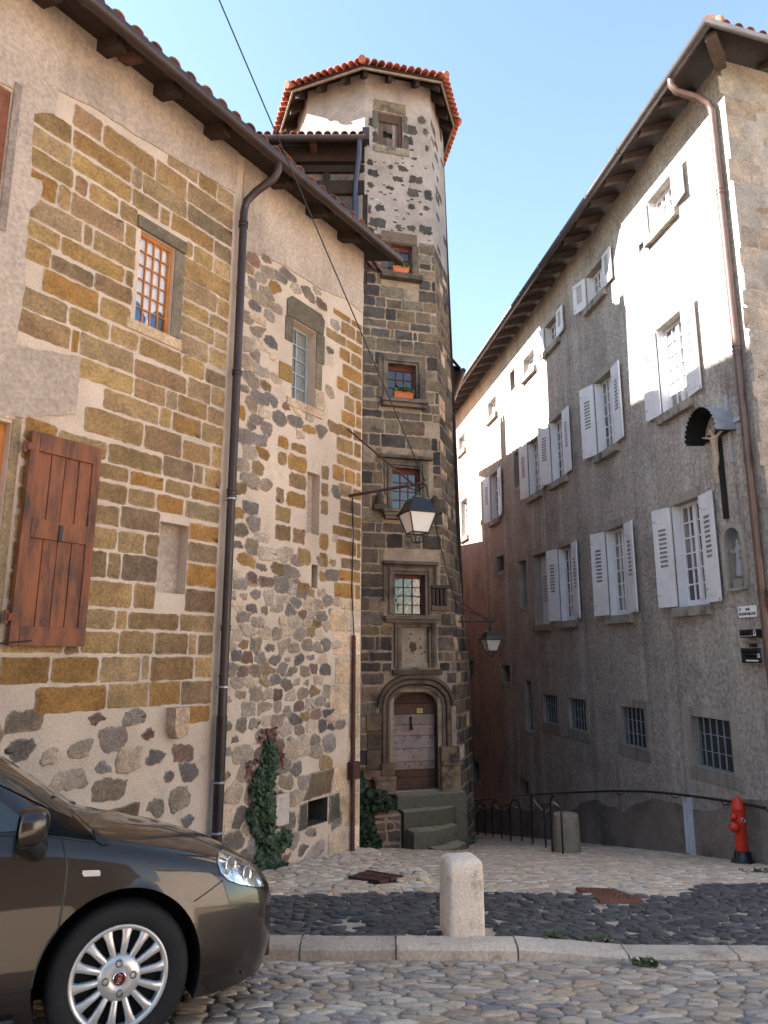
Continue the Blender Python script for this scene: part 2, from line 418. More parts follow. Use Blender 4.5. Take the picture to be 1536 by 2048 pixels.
def vary(c, rg, v=.18, hue=.05):
    k = rg.uniform(1-v, 1+v)
    h = rg.uniform(-hue, hue); return (max(.004, c[0]*k*(1+h)), max(.004, c[1]*k), max(.004, c[2]*k*(1-h*1.3)))
def pick(pal, rg, v=.18):
    return vary(rg.choice(pal), rg, v)
def cobbles(mb, it, zf, rg, pal, h, gap, mat_=0, low=.7, tilt=.0, sh=.22):
    for p, poly in it:
        cx = sum(q[0] for q in poly)/len(poly); cy = sum(q[1] for q in poly)/len(poly)
        poly = merge_close(poly, .015)
        if len(poly) < 3: continue
        poly = [(cx+(x-cx)*(1-gap*rg.uniform(.6, 1.5)), cy+(y-cy)*(1-gap*rg.uniform(.6, 1.5))) for x, y in poly]
        if rg.random() < sh: f_ = rg.uniform(.6, .85); poly = [(cx+(x-cx)*f_, cy+(y-cy)*f_) for x, y in poly]
        poly = chaikin(poly)
        k = len(poly); hh = h*rg.uniform(.6, 1.25); tx, ty = rg.uniform(-tilt, tilt), rg.uniform(-tilt, tilt)
        vs = []
        for sc, zz in ((1.0, -.03), (.97, hh*.45), (.86, hh*.9), (.45, hh)):
            for x, y in poly:
                X, Y = cx+(x-cx)*sc, cy+(y-cy)*sc
                vs.append((X, Y, zf(X, Y)+zz+(X-cx)*tx+(Y-cy)*ty))
        vs.append((cx, cy, zf(cx, cy)+hh))
        fs = []
        for r in range(3):
            for i in range(k): fs.append((r*k+i, r*k+(i+1) % k, (r+1)*k+(i+1) % k, (r+1)*k+i))
        for i in range(k): fs.append((3*k+i, 3*k+(i+1) % k, 4*k))
        mb.add(vs, fs, mat_, pick(pal, rg, .15), True)

TAN = [(.46, .36, .27), (.42, .33, .25), (.49, .395, .30), (.40, .31, .245), (.44, .32, .22), (.33, .275, .235), (.56, .46, .36), (.41, .295, .215), (.29, .245, .225), (.48, .385, .31)]
LANE = [(.60, .46, .335), (.56, .42, .31), (.64, .50, .37), (.53, .41, .315), (.58, .41, .28), (.47, .375, .31), (.68, .55, .42), (.55, .385, .28)]
BLK = [(.066, .060, .060), (.078, .071, .070), (.056, .051, .051), (.094, .085, .080), (.070, .060, .055), (.050, .046, .047)]
# black strip: between the kerb and a wavy far edge that swells towards the right wall
def strip_far(X):
    return 6.78+.10*math.sin(X*1.1+.6)-.05*X*.3+1.15*sstep((X-2.55)/.75)
def inpoly(p, poly):
    x, y = p; r = False; k = len(poly)
    for i in range(k):
        a, b = poly[i], poly[(i+1) % k]
        if (a[1] > y) != (b[1] > y) and x < (b[0]-a[0])*(y-a[1])/(b[1]-a[1])+a[0]: r = not r
    return r
GRP = [ground_hit(*p)[:2] for p in ((690, 1758), (760, 1771), (812, 1757), (735, 1743))]
MHP = [ground_hit(*p)[:2] for p in ((1144, 1779), (1198, 1809), (1296, 1808), (1230, 1780))]
rg = random.Random(11); mb = MB()
cobbles(mb, cells(-4.6, 4.6, 3.0, KY0-.02, .128, .084, rg, jit=.72), lambda x, y: road_z(y), rg, TAN,   .010, .03, tilt=.03)
structure(mb.build('road', M['cobble']))
rg = random.Random(12); mb = MB()
def blk_keep(x, y): return KY1+.03 < y < strip_far(x) and not (abs(x-.555) < .19 and abs(y-5.53) < .20) and (rg.random() > .04 if y > 6 else rg.random() > .12) and not inpoly((x, y), MHP)
cobbles(mb, cells(-4.4, 5.4, KY1, 8.2, .122, .078, rg, jit=.55, keep=blk_keep), g, rg, BLK, .014, .045, tilt=.12, sh=.10)
structure(mb.build('pavement', M['cobble_black']))
mb = MB()
xx = [-4.4+.2*i for i in range(50)]
for a, b in zip(xx[:-1], xx[1:]):
    for k in range(5):
        ya0, ya1 = lerp(KY1-.05, strip_far(a), k/5), lerp(KY1-.05, strip_far(a), (k+1)/5)
        yb0, yb1 = lerp(KY1-.05, strip_far(b), k/5), lerp(KY1-.05, strip_far(b), (k+1)/5)
        mb.quad((a, ya0, g(a, ya0+.05)-.004), (b, yb0, g(b, yb0+.05)-.004), (b, yb1, g(b, yb1)-.004), (a, ya1, g(a, ya1)-.004))
structure(mb.build('pavement_bed', M['earth_pale']))
def left_x(y): return -.31+.556/.831*(y-9.6)          # foot of the left wall
def right_x(y): return 7.03-.15*y
def lane_keep(x, y): return y > strip_far(x)-.03 and x < right_x(y)+.1 and (x > left_x(y)-.1 if y < 9.6 else x > -.6) and not inpoly((x, y), GRP) and not inpoly((x, y), MHP)
rg = random.Random(13); mb = MB()
cobbles(mb, cells(-4., 5.8, 6.4, 15.2, .140, .10, rg, jit=.6, keep=lane_keep), g, rg, LANE, .010, .03, tilt=.04)
cobbles(mb, cells(-.5, 4.9, 15.2, 27, .24, .2, rg, keep=lane_keep), g, rg, TAN, .016, .04, tilt=.03)
structure(mb.build('lane', M['cobble']))
# kerb stones
rg = random.Random(14); mb = MB(); x = -4.6
while x < 4.8:
    L = rg.uniform(.62, .82); x1 = x+L-.012
    z0, z1 = kerb_top(x), kerb_top(x1); zz = rg.uniform(-.006, .006)
    pts = []
    for X, zt in ((x, z0), (x1, z1)):
        for (yy, dz) in ((KY0, -.25), (KY0, -.022), (KY0+.018, 0), (KY1-.01, .004), (KY1, -.25)): pts.append((X, yy, zt+dz+zz))
    mb.add(pts, [(0, 1, 2, 3, 4), (9, 8, 7, 6, 5)]+[(i, i+5, (i+1) % 5+5, (i+1) % 5) for i in range(5)], 0, vary((1, 1, 1), rg, .15, .03))
    x += L
structure(mb.build('kerb', M['kerb']))

# ------------------------------------------------------------------ masonry tools
def wall_holes(mb, W, s0, s1, z0, z1, holes, mat_=0, col=(1, 1, 1), rmat=None, back=None, n=0.0):
    """sheet with rectangular holes (a,b,c,d,depth): reveals are built, the back only if asked (material index)"""
    S = sorted({s0, s1, *[h[0] for h in holes], *[h[1] for h in holes]}); Z = sorted({z0, z1, *[h[2] for h in holes], *[h[3] for h in holes]})
    S = [s for s in S if s0 <= s <= s1]; Z = [z for z in Z if z0 <= z <= z1]
    for i in range(len(S)-1):
        for j in range(len(Z)-1):
            cs, cz = (S[i]+S[i+1])/2, (Z[j]+Z[j+1])/2
            if any(h[0] < cs < h[1] and h[2] < cz < h[3] for h in holes): continue
            mb.quad(W.P(S[i], Z[j], n), W.P(S[i+1], Z[j], n), W.P(S[i+1], Z[j+1], n), W.P(S[i], Z[j+1], n), mat_, col)
    rm = mat_ if rmat is None else rmat
    for a, b, c, d, dp in holes:
        m = n-dp
        mb.quad(W.P(a, c, n), W.P(a, c, m), W.P(a, d, m), W.P(a, d, n), rm, col)
        mb.quad(W.P(b, c, m), W.P(b, c, n), W.P(b, d, n), W.P(b, d, m), rm, col)
        mb.quad(W.P(a, d, n), W.P(a, d, m), W.P(b, d, m), W.P(b, d, n), rm, col)
        mb.quad(W.P(a, c, m), W.P(a, c, n), W.P(b, c, n), W.P(b, c, m), rm, col)
        if back is not None: mb.quad(W.P(a, c, m), W.P(b, c, m), W.P(b, d, m), W.P(a, d, m), back, col)
def wobble(poly, rg, amp, step=.05):
    out = []
    for i in range(len(poly)):
        a, b = poly[i], poly[(i+1) % len(poly)]
        L = math.hypot(b[0]-a[0], b[1]-a[1]); k = max(1, int(L/step))
        for j in range(k):
            t = j/k; out.append((a[0]+(b[0]-a[0])*t+rg.uniform(-amp, amp), a[1]+(b[1]-a[1])*t+rg.uniform(-amp, amp)))
    return out
def rrect(a, b, c, d, r):
    r = min(r, (b-a)*.4, (d-c)*.4); q = r*.3
    return [(a+r, c), (b-r, c), (b-q, c+q), (b, c+r), (b, d-r), (b-q, d-q), (b-r, d), (a+r, d), (a+q, d-q), (a, d-r), (a, c+r), (a+q, c+q)]
MORT = {1: (.53, .42, .33), 2: (.36, .275, .20), 4: (.32, .27, .22)}
def stone(mb, W, poly, d, mat_, col, inset=.008):
    """slab with a worn rim whose colour runs into the mortar"""
    k = len(poly); cx = sum(p[0] for p in poly)/k; cz = sum(p[1] for p in poly)/k; mo = MORT.get(mat_, col); wear = rnd.uniform(.15, .65)
    def shrink_(q):
        out = []
        for x, z in poly:
            L = math.hypot(x-cx, z-cz) or 1; f = max(.45, 1-q*rnd.uniform(.6, 1.4)/L); out.append((cx+(x-cx)*f, cz+(z-cz)*f))
        return out
    i1, i2 = shrink_(inset), shrink_(inset+.014)
    mix_ = lambda t: tuple(a+(b-a)*t for a, b in zip(col, mo))
    def rnd_col(t0): return mix_(min(1, max(0, t0*rnd.uniform(.3, 1.5))))
    c0 = [rnd_col(.75) for _ in poly]; c1 = [rnd_col(.5*wear) for _ in poly]; c2 = [tuple(x*rnd.uniform(.86, 1.12) for x in col[:1])+col[1:] if False else vary(col, rnd, .13, .03) for _ in poly]
    vs = [W.P(x, z, -.01) for x, z in poly]+[W.P(x, z, d*.55) for x, z in poly]+[W.P(x, z, d) for x, z in i1]+[W.P(x, z, d*1.12) for x, z in i2]+[W.P(cx, cz, d*1.15)]
    b0 = len(mb.v); mb.v.extend(tuple(p) for p in vs)
    def face(ix, cs): mb.f.append([b0+q for q in ix]); mb.m.append(mat_); mb.c.append(cs); mb.sm.append(True)
    for i in range(k):
        n_ = (i+1) % k
        face((i, n_, k+n_, k+i), [mo, mo, c0[n_], c0[i]]); face((k+i, k+n_, 2*k+n_, 2*k+i), [c0[i], c0[n_], c1[n_], c1[i]])
        face((2*k+i, 2*k+n_, 3*k+n_, 3*k+i), [c1[i], c1[n_], c2[n_], c2[i]]); face((3*k+i, 3*k+n_, 4*k), [c2[i], c2[n_], col])
def courses(z0, z1, hmin, hmax, rg):
    z = z0; out = []
    while z < z1-.02:
        h = rg.uniform(hmin, hmax)
        if z+h > z1-.08: h = z1-z
        out.append((z, z+h)); z += h
    return out
def cut_intervals(s0, s1, za, zb, holes, m=0.):
    iv = [(s0, s1)]
    for h in holes:
        if h[3]+m <= za+.02 or h[2]-m >= zb-.02: continue
        nv = []
        for a, b in iv:
            if h[1]+m <= a or h[0]-m >= b: nv.append((a, b)); continue
            if h[0]-m > a+.03: nv.append((a, h[0]-m))
            if h[1]+m < b-.03: nv.append((h[1]+m, b))
        iv = nv
    return iv
def ashlar(mb, W, s0, s1, z0, z1, rg, pal, hmin, hmax, wmin, wmax, joint, d, mat_, holes=(), keep=None, wob=.006, drop=0., small=.0, rad=.02, zlist=None, jz=0.):
    for za, zb in (zlist or courses(z0, z1, hmin, hmax, rg)):
        for a, b in cut_intervals(s0, s1, za, zb, holes):
            s = a-rg.uniform(0, .15) if (a == s0 and keep) else a
            while s < b-.04:
                L = rg.uniform(wmin, wmax)
                if rg.random() < small: L = rg.uniform(.08, .16)
                if s+L > b-.10: L = b-s
                c = (s+L/2, (za+zb)/2)
                if (keep is None or keep(*c)) and rg.random() >= drop:
                    jj = joint*rg.uniform(.7, 1.3)/2
                    lo, hi = za+jj+rg.uniform(-.006, .01), zb-jj+rg.uniform(-.01, .006)
                    if jz: lo, hi = lo+rg.uniform(0, jz), hi-rg.uniform(0, jz)
                    if L > .24 and rg.random() < .07: hi -= (zb-za)*.12
                    if L-2*jj > .03:
                        stone(mb, W, wobble(rrect(s+jj, s+L-jj, lo, hi, rad*rg.uniform(.5, 1.6)), rg, wob), d*rg.uniform(.4, 1.3), mat_, pick(pal, rg))
                s += L
def rubble(mb, W, s0, s1, z0, z1, rg, pal, cx, cz, shrink, d, mat_, holes=(), keep=None, drop=.1, wob=.008, jit=.42):
    """rough blocky stones, one to a cell, in wide mortar"""
    for p, poly in cells(s0, s1, z0, z1, cx, cz, rg, jit, keep=lambda x, z: not any(h[0]-.05 < x < h[1]+.05 and h[2]-.05 < z < h[3]+.05 for h in holes) and (keep is None or keep(x, z))):
        if rg.random() < drop: continue
        f = shrink(rg); mx = sum(q[0] for q in poly)/len(poly); mz = sum(q[1] for q in poly)/len(poly)
        hw = (max(q[0] for q in poly)-min(q[0] for q in poly))/2*.92*f; hh = (max(q[1] for q in poly)-min(q[1] for q in poly))/2*.90*f
        if rg.random() < .5:
            r_ = lambda: rg.uniform(.62, 1.05)
            poly = [(mx-hw*r_(), mz-hh*r_()), (mx+hw*rg.uniform(-.2, .2), mz-hh*rg.uniform(.9, 1.1)), (mx+hw*r_(), mz-hh*r_()), (mx+hw*rg.uniform(.9, 1.1), mz), (mx+hw*r_(), mz+hh*r_()), (mx, mz+hh*rg.uniform(.85, 1.1)), (mx-hw*r_(), mz+hh*r_()), (mx-hw*rg.uniform(.9, 1.1), mz)]
        else: poly = [(mx+(x-mx)*f, mz+(z-mz)*f) for x, z in poly]
        poly = merge_close(poly, .015)
        if len(poly) < 3: continue
        poly = wobble(wobble(chaikin(poly, .18), rg, wob*.8, .05), rg, wob*.55, .022)
        if any(any(h[0] < x < h[1] and h[2] < z < h[3] for h in holes) or x > s1 for x, z in poly): continue
        stone(mb, W, poly, d*rg.uniform(.5, 1.4), mat_, pick(pal, rg, .25))
OCHRE = [(.335, .178, .058), (.30, .168, .064), (.33, .17, .05), (.255, .152, .072), (.31, .195, .088), (.27, .146, .048), (.24, .155, .08), (.215, .14, .085)]
TANS = [(.365, .232, .105), (.335, .215, .105), (.305, .202, .112), (.37, .232, .09), (.265, .182, .105), (.345, .24, .13), (.295, .187, .086), (.315, .19, .10)]
FADED = [(.50, .38, .285), (.44, .335, .25), (.38, .29, .22)]
GREYB = [(.22, .175, .14), (.255, .195, .145), (.175, .145, .122), (.23, .18, .155), (.135, .112, .10), (.30, .23, .17), (.26, .17, .09), (.36, .29, .23), (.21, .125, .095), (.21, .178, .16), (.33, .27, .225)]
PALE = [(.60, .43, .29), (.64, .48, .345), (.54, .39, .265), (.60, .42, .26)]
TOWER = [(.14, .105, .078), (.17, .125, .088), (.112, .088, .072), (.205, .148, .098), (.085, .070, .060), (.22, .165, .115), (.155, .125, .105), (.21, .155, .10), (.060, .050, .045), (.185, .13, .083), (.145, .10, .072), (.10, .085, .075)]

# ------------------------------------------------------------------ the planes of the houses
FL = Wall((-.31, 9.6), (.556, .831), (1, -1))        # left house
FT = Wall((-.43, 13.95), (.9654, .2609), (0, -1))    # tower front
FR = Wall((5.49, 10.25), (.148, -.989), (-1, 0))     # right house
FF = Wall((5.49, 10.25), (.96, .28), (0, -1))        # its front
FH = Wall((-.45, 14.02), (1, 0), (0, -1))            # timber-framed house

def glazing(name, parent, W, a, b, c, d, n, cols, rows, fm, gm, outer=.04, bar=.018, dep=.045, centre=0., top=None, fcol=(1, 1, 1), panel=0.):
    """frame with its bars; the panes are a child"""
    mb = MB(); t = outer if top is None else top; c0 = c
    mb.box(W, a, a+outer, c, d, n-dep, n, 0, fcol); mb.box(W, b-outer, b, c, d, n-dep, n, 0, fcol)
    mb.box(W, a+outer, b-outer, c, c+outer, n-dep, n, 0, fcol); mb.box(W, a+outer, b-outer, d-t, d, n-dep, n, 0, fcol)
    ia, ib, ic, id_ = a+outer, b-outer, c+outer, d-t
    if panel: mb.box(W, ia, ib, ic, ic+panel, n-dep, n-.01, 0, fcol); ic += panel
    cs = [ia+(ib-ia)*i/cols for i in range(1, cols)]
    for i, x in enumerate(cs):
        h = centre/2 if (centre and i == cols//2-1) else bar/2
        mb.box(W, x-h, x+h, ic, id_, n-dep+.004, n-(.004 if not (centre and i == cols//2-1) else -.006), 0, fcol)
    xs_ = [ia]+cs+[ib]
    for j in range(1, rows):
        z = ic+(id_-ic)*j/rows
        for i in range(cols):
            q0 = xs_[i]+(bar/2 if i else 0); q1 = xs_[i+1]-(bar/2 if i < cols-1 else 0)
            mb.box(W, q0, q1, z-bar/2, z+bar/2, n-dep+.006, n-.007, 0, fcol)
    o = mb.build(name, fm, parent)
    mb = MB(); mb.quad(W.P(ia, ic, n-dep*.6), W.P(ib, ic, n-dep*.6), W.P(ib, id_, n-dep*.6), W.P(ia, id_, n-dep*.6))
    mb.build('pane', gm, o)
    return o
def half_tiles(mb, o, along, up, nrm, length, n_along, r, tl, rg, pal, lens=None, t0=.5, lift=.0):
    """rows of rounded cover tiles; o = eave start, along = unit along eave, up = unit up the slope"""
    for i in range(n_along):
        p0 = o+along*((i+t0)*length/n_along); L = lens(i) if lens else 3.
        k = max(1, int(round(L/tl))); dl = L/k
        for j in range(k):
            a = p0+up*(j*dl-(.05 if j else 0))+nrm*(.012*1); b = p0+up*((j+1)*dl)
            ra, rb = r*rg.uniform(.98, 1.06), r*.86; seg = 7; jj = along*rg.uniform(-.008, .008)
            vs = []
            for q, rr, h in ((a+jj, ra, .028), (b+jj, rb, .0), (b+jj, rb-.014, 0.), (a+jj, ra-.014, .028)):
                for s in range(seg+1):
                    an = math.pi*s/seg; vs.append(q+along*(math.cos(an)*rr)+nrm*(math.sin(an)*rr*.85+h))
            m = seg+1; fs = []
            for s in range(seg):
                fs += [(s, s+1, m+s+1, m+s), (2*m+s, 2*m+s+1, 3*m+s+1, 3*m+s), (3*m+s, 3*m+s+1, s+1, s)]
            mb.add(vs, fs, 0, pick(pal, rg, .22), True)

# ================================================================== LEFT STONE HOUSE
lh = thing('stone_house', (-3.5, 5.0, -.6), 'old left house of ochre blocks and rubble with a red wooden shutter', 'house')
L_HOLES = [(-3.82, -3.40, 4.86, 5.83, .20), (-1.51, -1.06, 4.78, 5.82, .20), (-3.36, -3.01, 2.24, 2.93, .13), (-1.17, -.92, 3.13, 3.91, .12),
           (-1.05, -.93, 2.46, 2.75, .3), (-1.03, -.66, -.30, -.02, .35), (-5.75, -4.90, 1.75, 3.50, .2), (-6.3, -5.20, 5.2, 6.4, .12)]
WTOP = 7.56
mb = MB()
wall_holes(mb, FL, -10.5, 0, -1.8, WTOP, L_HOLES[:4]+L_HOLES[4:], 0, rmat=0)
for h in (2, 3): mb.quad(*[FL.P(s, z, -L_HOLES[h][4]) for s, z in ((L_HOLES[h][0], L_HOLES[h][2]), (L_HOLES[h][1], L_HOLES[h][2]), (L_HOLES[h][1], L_HOLES[h][3]), (L_HOLES[h][0], L_HOLES[h][3]))], 2)
HV = L_HOLES[5]
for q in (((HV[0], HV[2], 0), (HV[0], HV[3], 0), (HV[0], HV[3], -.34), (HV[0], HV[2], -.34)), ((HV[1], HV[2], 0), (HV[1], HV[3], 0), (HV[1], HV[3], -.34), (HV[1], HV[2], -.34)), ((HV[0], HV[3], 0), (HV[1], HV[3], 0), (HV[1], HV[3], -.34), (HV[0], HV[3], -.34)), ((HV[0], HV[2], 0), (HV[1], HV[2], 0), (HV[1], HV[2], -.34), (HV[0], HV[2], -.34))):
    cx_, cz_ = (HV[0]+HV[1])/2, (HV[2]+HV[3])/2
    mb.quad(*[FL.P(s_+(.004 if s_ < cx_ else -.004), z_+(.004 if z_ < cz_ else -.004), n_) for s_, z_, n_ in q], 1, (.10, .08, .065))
for h in (4, 5): mb.quad(*[FL.P(s, z, -L_HOLES[h][4]) for s, z in ((L_HOLES[h][0], L_HOLES[h][2]), (L_HOLES[h][1], L_HOLES[h][2]), (L_HOLES[h][1], L_HOLES[h][3]), (L_HOLES[h][0], L_HOLES[h][3]))], 3)
# the other three sides
bk = 7.0
def fl3(s, z, n): return FL.P(s, z, n)
mb.quad(fl3(0, -2.2, 0), fl3(0, -2.2, -bk), fl3(0, WTOP, -bk), fl3(0, WTOP, 0), 0)
mb.quad(fl3(-10.5, -1.8, -bk), fl3(-10.5, -1.8, 0), fl3(-10.5, WTOP, 0), fl3(-10.5, WTOP, -bk), 0)
mb.quad(fl3(0, -1.8, -bk), fl3(-10.5, -1.8, -bk), fl3(-10.5, WTOP, -bk), fl3(0, WTOP, -bk), 0)
H4 = [h[:4] for h in L_HOLES]
W1, W2 = H4[0], H4[1]
dress = [(-3.86, -3.27, 4.74, 5.97), (-1.62, -.86, 4.74, 6.13), (-4.93, -4.80, 1.6, 3.7), (-5.2, -5.1, 5.1, 6.5), (-3.17, -2.95, .85, 1.16)]
rg = random.Random(21)
ASH = [FL.hit(*p) for p in ((118, 190), (180, 218), (300, 292), (468, 392), (470, 420), (448, 900), (428, 1475), (340, 1420), (20, 1405), (-200, 1400), (-200, 842), (150, 838), (160, 712), (30, 690), (45, 600), (58, 420), (62, 350), (66, 232), (110, 232))]
for za_, zb_, pal_ in ((.98, 3.6, OCHRE+TANS[:3]), (3.6, 6.95, TANS*2+OCHRE[:3])): ashlar(mb, FL, -5.6, -2.60, za_, zb_, rg, pal_, .17, .275, .28, .68, .019, .008, 1, holes=H4+dress, keep=lambda s, z: inpoly((s, z), ASH), wob=.007, small=.10, rad=.022)
# thick render on the left and under the eaves, standing a little proud
mb2 = MB()
# rubble to the right of the pipe
RUB = [FL.hit(*p) for p in ((474, 497), (540, 520), (600, 556), (665, 592), (728, 628), (728, 1720), (420, 1720), (425, 1660), (462, 900))]
QW = lambda z: -.34 if int(z*4.2) % 2 else -.52
rg = random.Random(22)
EXTRA = [(-1.70, -1.05, 3.95, 4.2), (-1.45, -1.17, 3.05, 3.95)]
ashlar(mb, FL, -.95, -.008, 2.35, 6.35, rg, OCHRE, .16, .24, .24, .5, .03, .010, 1, holes=H4+dress, keep=lambda s, z: inpoly((s, z), RUB) and s > QW(z)-.12 , wob=.007, rad=.02)
ashlar(mb, FL, -.55, -.008, -1.1, 2.35, rg, PALE, .26, .4, .24, .5, .014, .008, 1, holes=H4+dress, keep=lambda s, z: s > QW(z)-.05, wob=.005, rad=.012)
ashlar(mb, FL, -1.75, -.72, 2.95, 4.25, rg, OCHRE, .15, .24, .16, .42, .04, .010, 1, holes=H4+dress+[(-.72, 0, 2, 7)], wob=.012, drop=.12, rad=.03)
ashlar(mb, FL, -1.35, -.72, 2.38, 2.95, rg, OCHRE, .14, .2, .2, .36, .05, .010, 1, holes=H4+dress, wob=.012, drop=.25, rad=.03)
for zr, z1, cxr, czr, sh, drop in ((4.25, 6.45, .25, .15, (.82, 1.0), .05), (2.4, 4.25, .255, .16, (.82, 1.0), .05), (.6, 2.4, .205, .135, (.80, 1.0), .04), (-1.2, .6, .27, .19, (.84, 1.0), .03)):
    rubble(mb, FL, -2.47, -.01, zr, z1, rg, GREYB*2+FADED*2+(OCHRE[:3] if zr > 2 else []), cxr, czr, lambda q, sh=sh: q.uniform(*sh)*(.62 if q.random() < .14 else 1), .009, 1, holes=H4+dress+[(-1.78, -.70, 2.93, 4.27)] if zr > 2 else H4+dress,
           keep=lambda s, z, zr=zr: inpoly((s, z), RUB) and s < QW(z)-(.26 if zr > 2 else .12), drop=drop, wob=.013, jit=.36)
# sparse rubble under the blocks on the left
rubble(mb, FL, -7, -2.6, -1.1, 1.02, rg, GREYB+FADED+[(.3, .17, .06)], .30, .21, lambda q: q.uniform(.4, 1.0), .010, 1, holes=H4+dress+[(-4.1, -3.35, .02, .40)], drop=.2, wob=.016)
stone(mb, FL, wobble([(-4.05, .05), (-3.42, .02), (-3.40, .36), (-3.75, .34), (-3.98, .22)], rg, .01), .012, 1, (.15, .105, .06))
stone(mb, FL, wobble([(-3.50, -.25), (-3.2, -.28), (-3.18, .0), (-3.48, .02)], rg, .01), .012, 1, (.14, .11, .08))
# dressed stones round the windows
GS = (.21, .165, .115)
def dbox(a, b, c, d, n, col): mb.box(FL, a, b, c, d, -.02, n, 1, col, .008)
dbox(-3.88, -3.262, 5.835, 5.965, .035, (.19, .15, .10)); dbox(-3.395, -3.27, 4.865, 5.83, .016, (.20, .165, .115)); dbox(-3.92, -3.25, 4.745, 4.855, .02, (.56, .40, .26))
mb.prism(FL, [(-1.64, 5.83), (-.92, 5.83), (-.90, 6.04), (-.97, 6.11), (-1.56, 6.12), (-1.64, 6.05)], -.02, .022, 1, (.145, .12, .085))
dbox(-1.055, -.885, 5.42, 5.825, .018, (.15, .125, .09)); dbox(-1.055, -.93, 5.05, 5.41, .016, (.20, .16, .11)); dbox(-1.055, -.87, 4.78, 5.04, .016, (.54, .40, .28))
dbox(-1.66, -1.515, 5.5, 5.82, .014, (.15, .12, .09)); dbox(-1.75, -1.515, 4.96, 5.18, .014, (.30, .18, .06)); dbox(-1.60, -.90, 4.66, 4.775, .02, (.52, .37, .25))
stone(mb, FL, wobble([(-1.12, .0), (-.62, .02), (-.55, .30), (-1.0, .28)], rg, .01), .02, 1, (.16, .115, .07)); stone(mb, FL, wobble([(-1.2, -.32), (-1.05, -.32), (-1.05, -.02), (-1.18, -.03)], rg, .01), .016, 1, (.09, .075, .06)); stone(mb, FL, wobble([(-.64, -.33), (-.42, -.30), (-.44, .0), (-.64, -.01)], rg, .01), .016, 1, (.10, .085, .07))
dbox(-5.195, -5.13, 5.1, 6.5, .03, (.30, .24, .20)); dbox(-4.895, -4.82, 1.62, 3.6, .012, (.30, .22, .13)); dbox(-5.9, -4.80, 3.53, 3.78, .012, (.54, .39, .26)); dbox(-5.9, -4.8, 1.52, 1.74, .014, (.52, .38, .25))
mb.prism(FL, [(-3.15, 1.16), (-2.98, 1.16), (-2.98, .98), (-3.0, .90), (-3.06, .87), (-3.12, .89), (-3.15, .98)], -.02, .13, 1, (.58, .40, .27))
wall_o = mb.build('wall', [M['mortar'], M['stone'], M['plaster'], M['dark']], lh)
# render coat
mb = MB()
def coat(pix, n=.013, m=0):
    pts = [FL.hit(*p) for p in pix]; pts = wobble(pts, rg, .012, .09)
    mb.prism(FL, pts, -.01, n, m)
zt = WTOP
top = [FL.hit(*p) for p in ((470, 388), (300, 288), (180, 213), (118, 182), (108, 228), (66, 228), (60, 352), (84, 362), (80, 398), (56, 420), (45, 600), (30, 690), (160, 715), (150, 830), (-160, 838))]
pts = [(-2.57, zt), (-6.9, zt), (-6.9, 6.42), (-5.19, 6.42), (-5.19, 5.18), (-6.9, 5.18), (-6.9, top[-1][1])]+top[::-1]
hole = [p for p in pts]
mb.prism(FL, wobble(pts, rg, .010, .08), -.01, .014, 0)
top = [FL.hit(*p) for p in ((728, 628), (690, 600), (640, 578), (600, 552), (560, 528), (530, 515), (474, 493))]
pts = [(-2.47, zt), (-2.47, top[-1][1])]+top[::-1][1:-1]+[(0.0, top[0][1]), (0.0, zt)]
mb.prism(FL, wobble(pts, rg, .008, .08), -.01, .012, 0)
mb.build('render_coat', M['plaster'], lh)
# roof: boards, cover tiles, gutter, rafters
OV = .40; SL = .36
def rz(n): return 7.40+(OV-n)*SL
mb = MB(); S0, S1 = -10.7, .28
mb.hexa([FL.P(S0, rz(OV)-.02, OV), FL.P(S1, rz(OV)-.02, OV), FL.P(S1, rz(-4.2)-.02, -4.2), FL.P(S0, rz(-4.2)-.02, -4.2),
         FL.P(S0, rz(OV)+.025, OV), FL.P(S1, rz(OV)+.025, OV), FL.P(S1, rz(-4.2)+.025, -4.2), FL.P(S0, rz(-4.2)+.025, -4.2)], 1)
mb.hexa([FL.P(S0, rz(-1.2)-.02, -8.0), FL.P(S1, rz(-1.2)-.02, -8.0), FL.P(S1, rz(-4.2)-.02, -4.2), FL.P(S0, rz(-4.2)-.02, -4.2),
         FL.P(S0, rz(-1.2)+.025, -8.0), FL.P(S1, rz(-1.2)+.025, -8.0), FL.P(S1, rz(-4.2)+.025, -4.2), FL.P(S0, rz(-4.2)+.025, -4.2)], 1)
al = FL.u.copy(); up = (-FL.n+Vector((0, 0, SL))).normalized(); nr = al.cross(up).normalized()
if nr.z < 0: nr = -nr
TO = [(1, 1, 1), (.8, .8, .85), (1.15, 1.0, .9), (.7, .65, .65), (1.3, 1.1, .9)]
rg = random.Random(31)
half_tiles(mb, Vector(FL.P(S0, rz(OV+.05)+.02, OV+.05)), al, up, nr, S1-S0, 51, .082, .42, rg, TO, lens=lambda i: 4.85)
lroof = mb.build('roof', [M['tile_old'], M['wood_dark']], lh)
mb = MB(); c0 = Vector(FL.P(FL.hit(272, 60, .2)[0], rz(.12)+.07, .12))
mb.tube([c0-up*.2, c0-up*.05, c0+up*.25], .13, 10, 0, (.6, .6, .65)); mb.build('vent_tile', M['tile_old'], lroof)
mb = MB(); GN, GZ = .475, 7.36
mb.tube([FL.P(S0, GZ, GN), FL.P(S1-.02, GZ, GN)], .068, 14)
for i in range(12): mb.tube([FL.P(S0+.4+i*.93, GZ, GN), FL.P(S0+.44+i*.93, GZ, GN)], .071, 14)
for i in range(24): mb.box(FL, S0+.3+i*.46, S0+.33+i*.46, GZ-.02, GZ+.075, OV-.02, GN-.03)
mb.build('gutter', M['gutter'], lh)
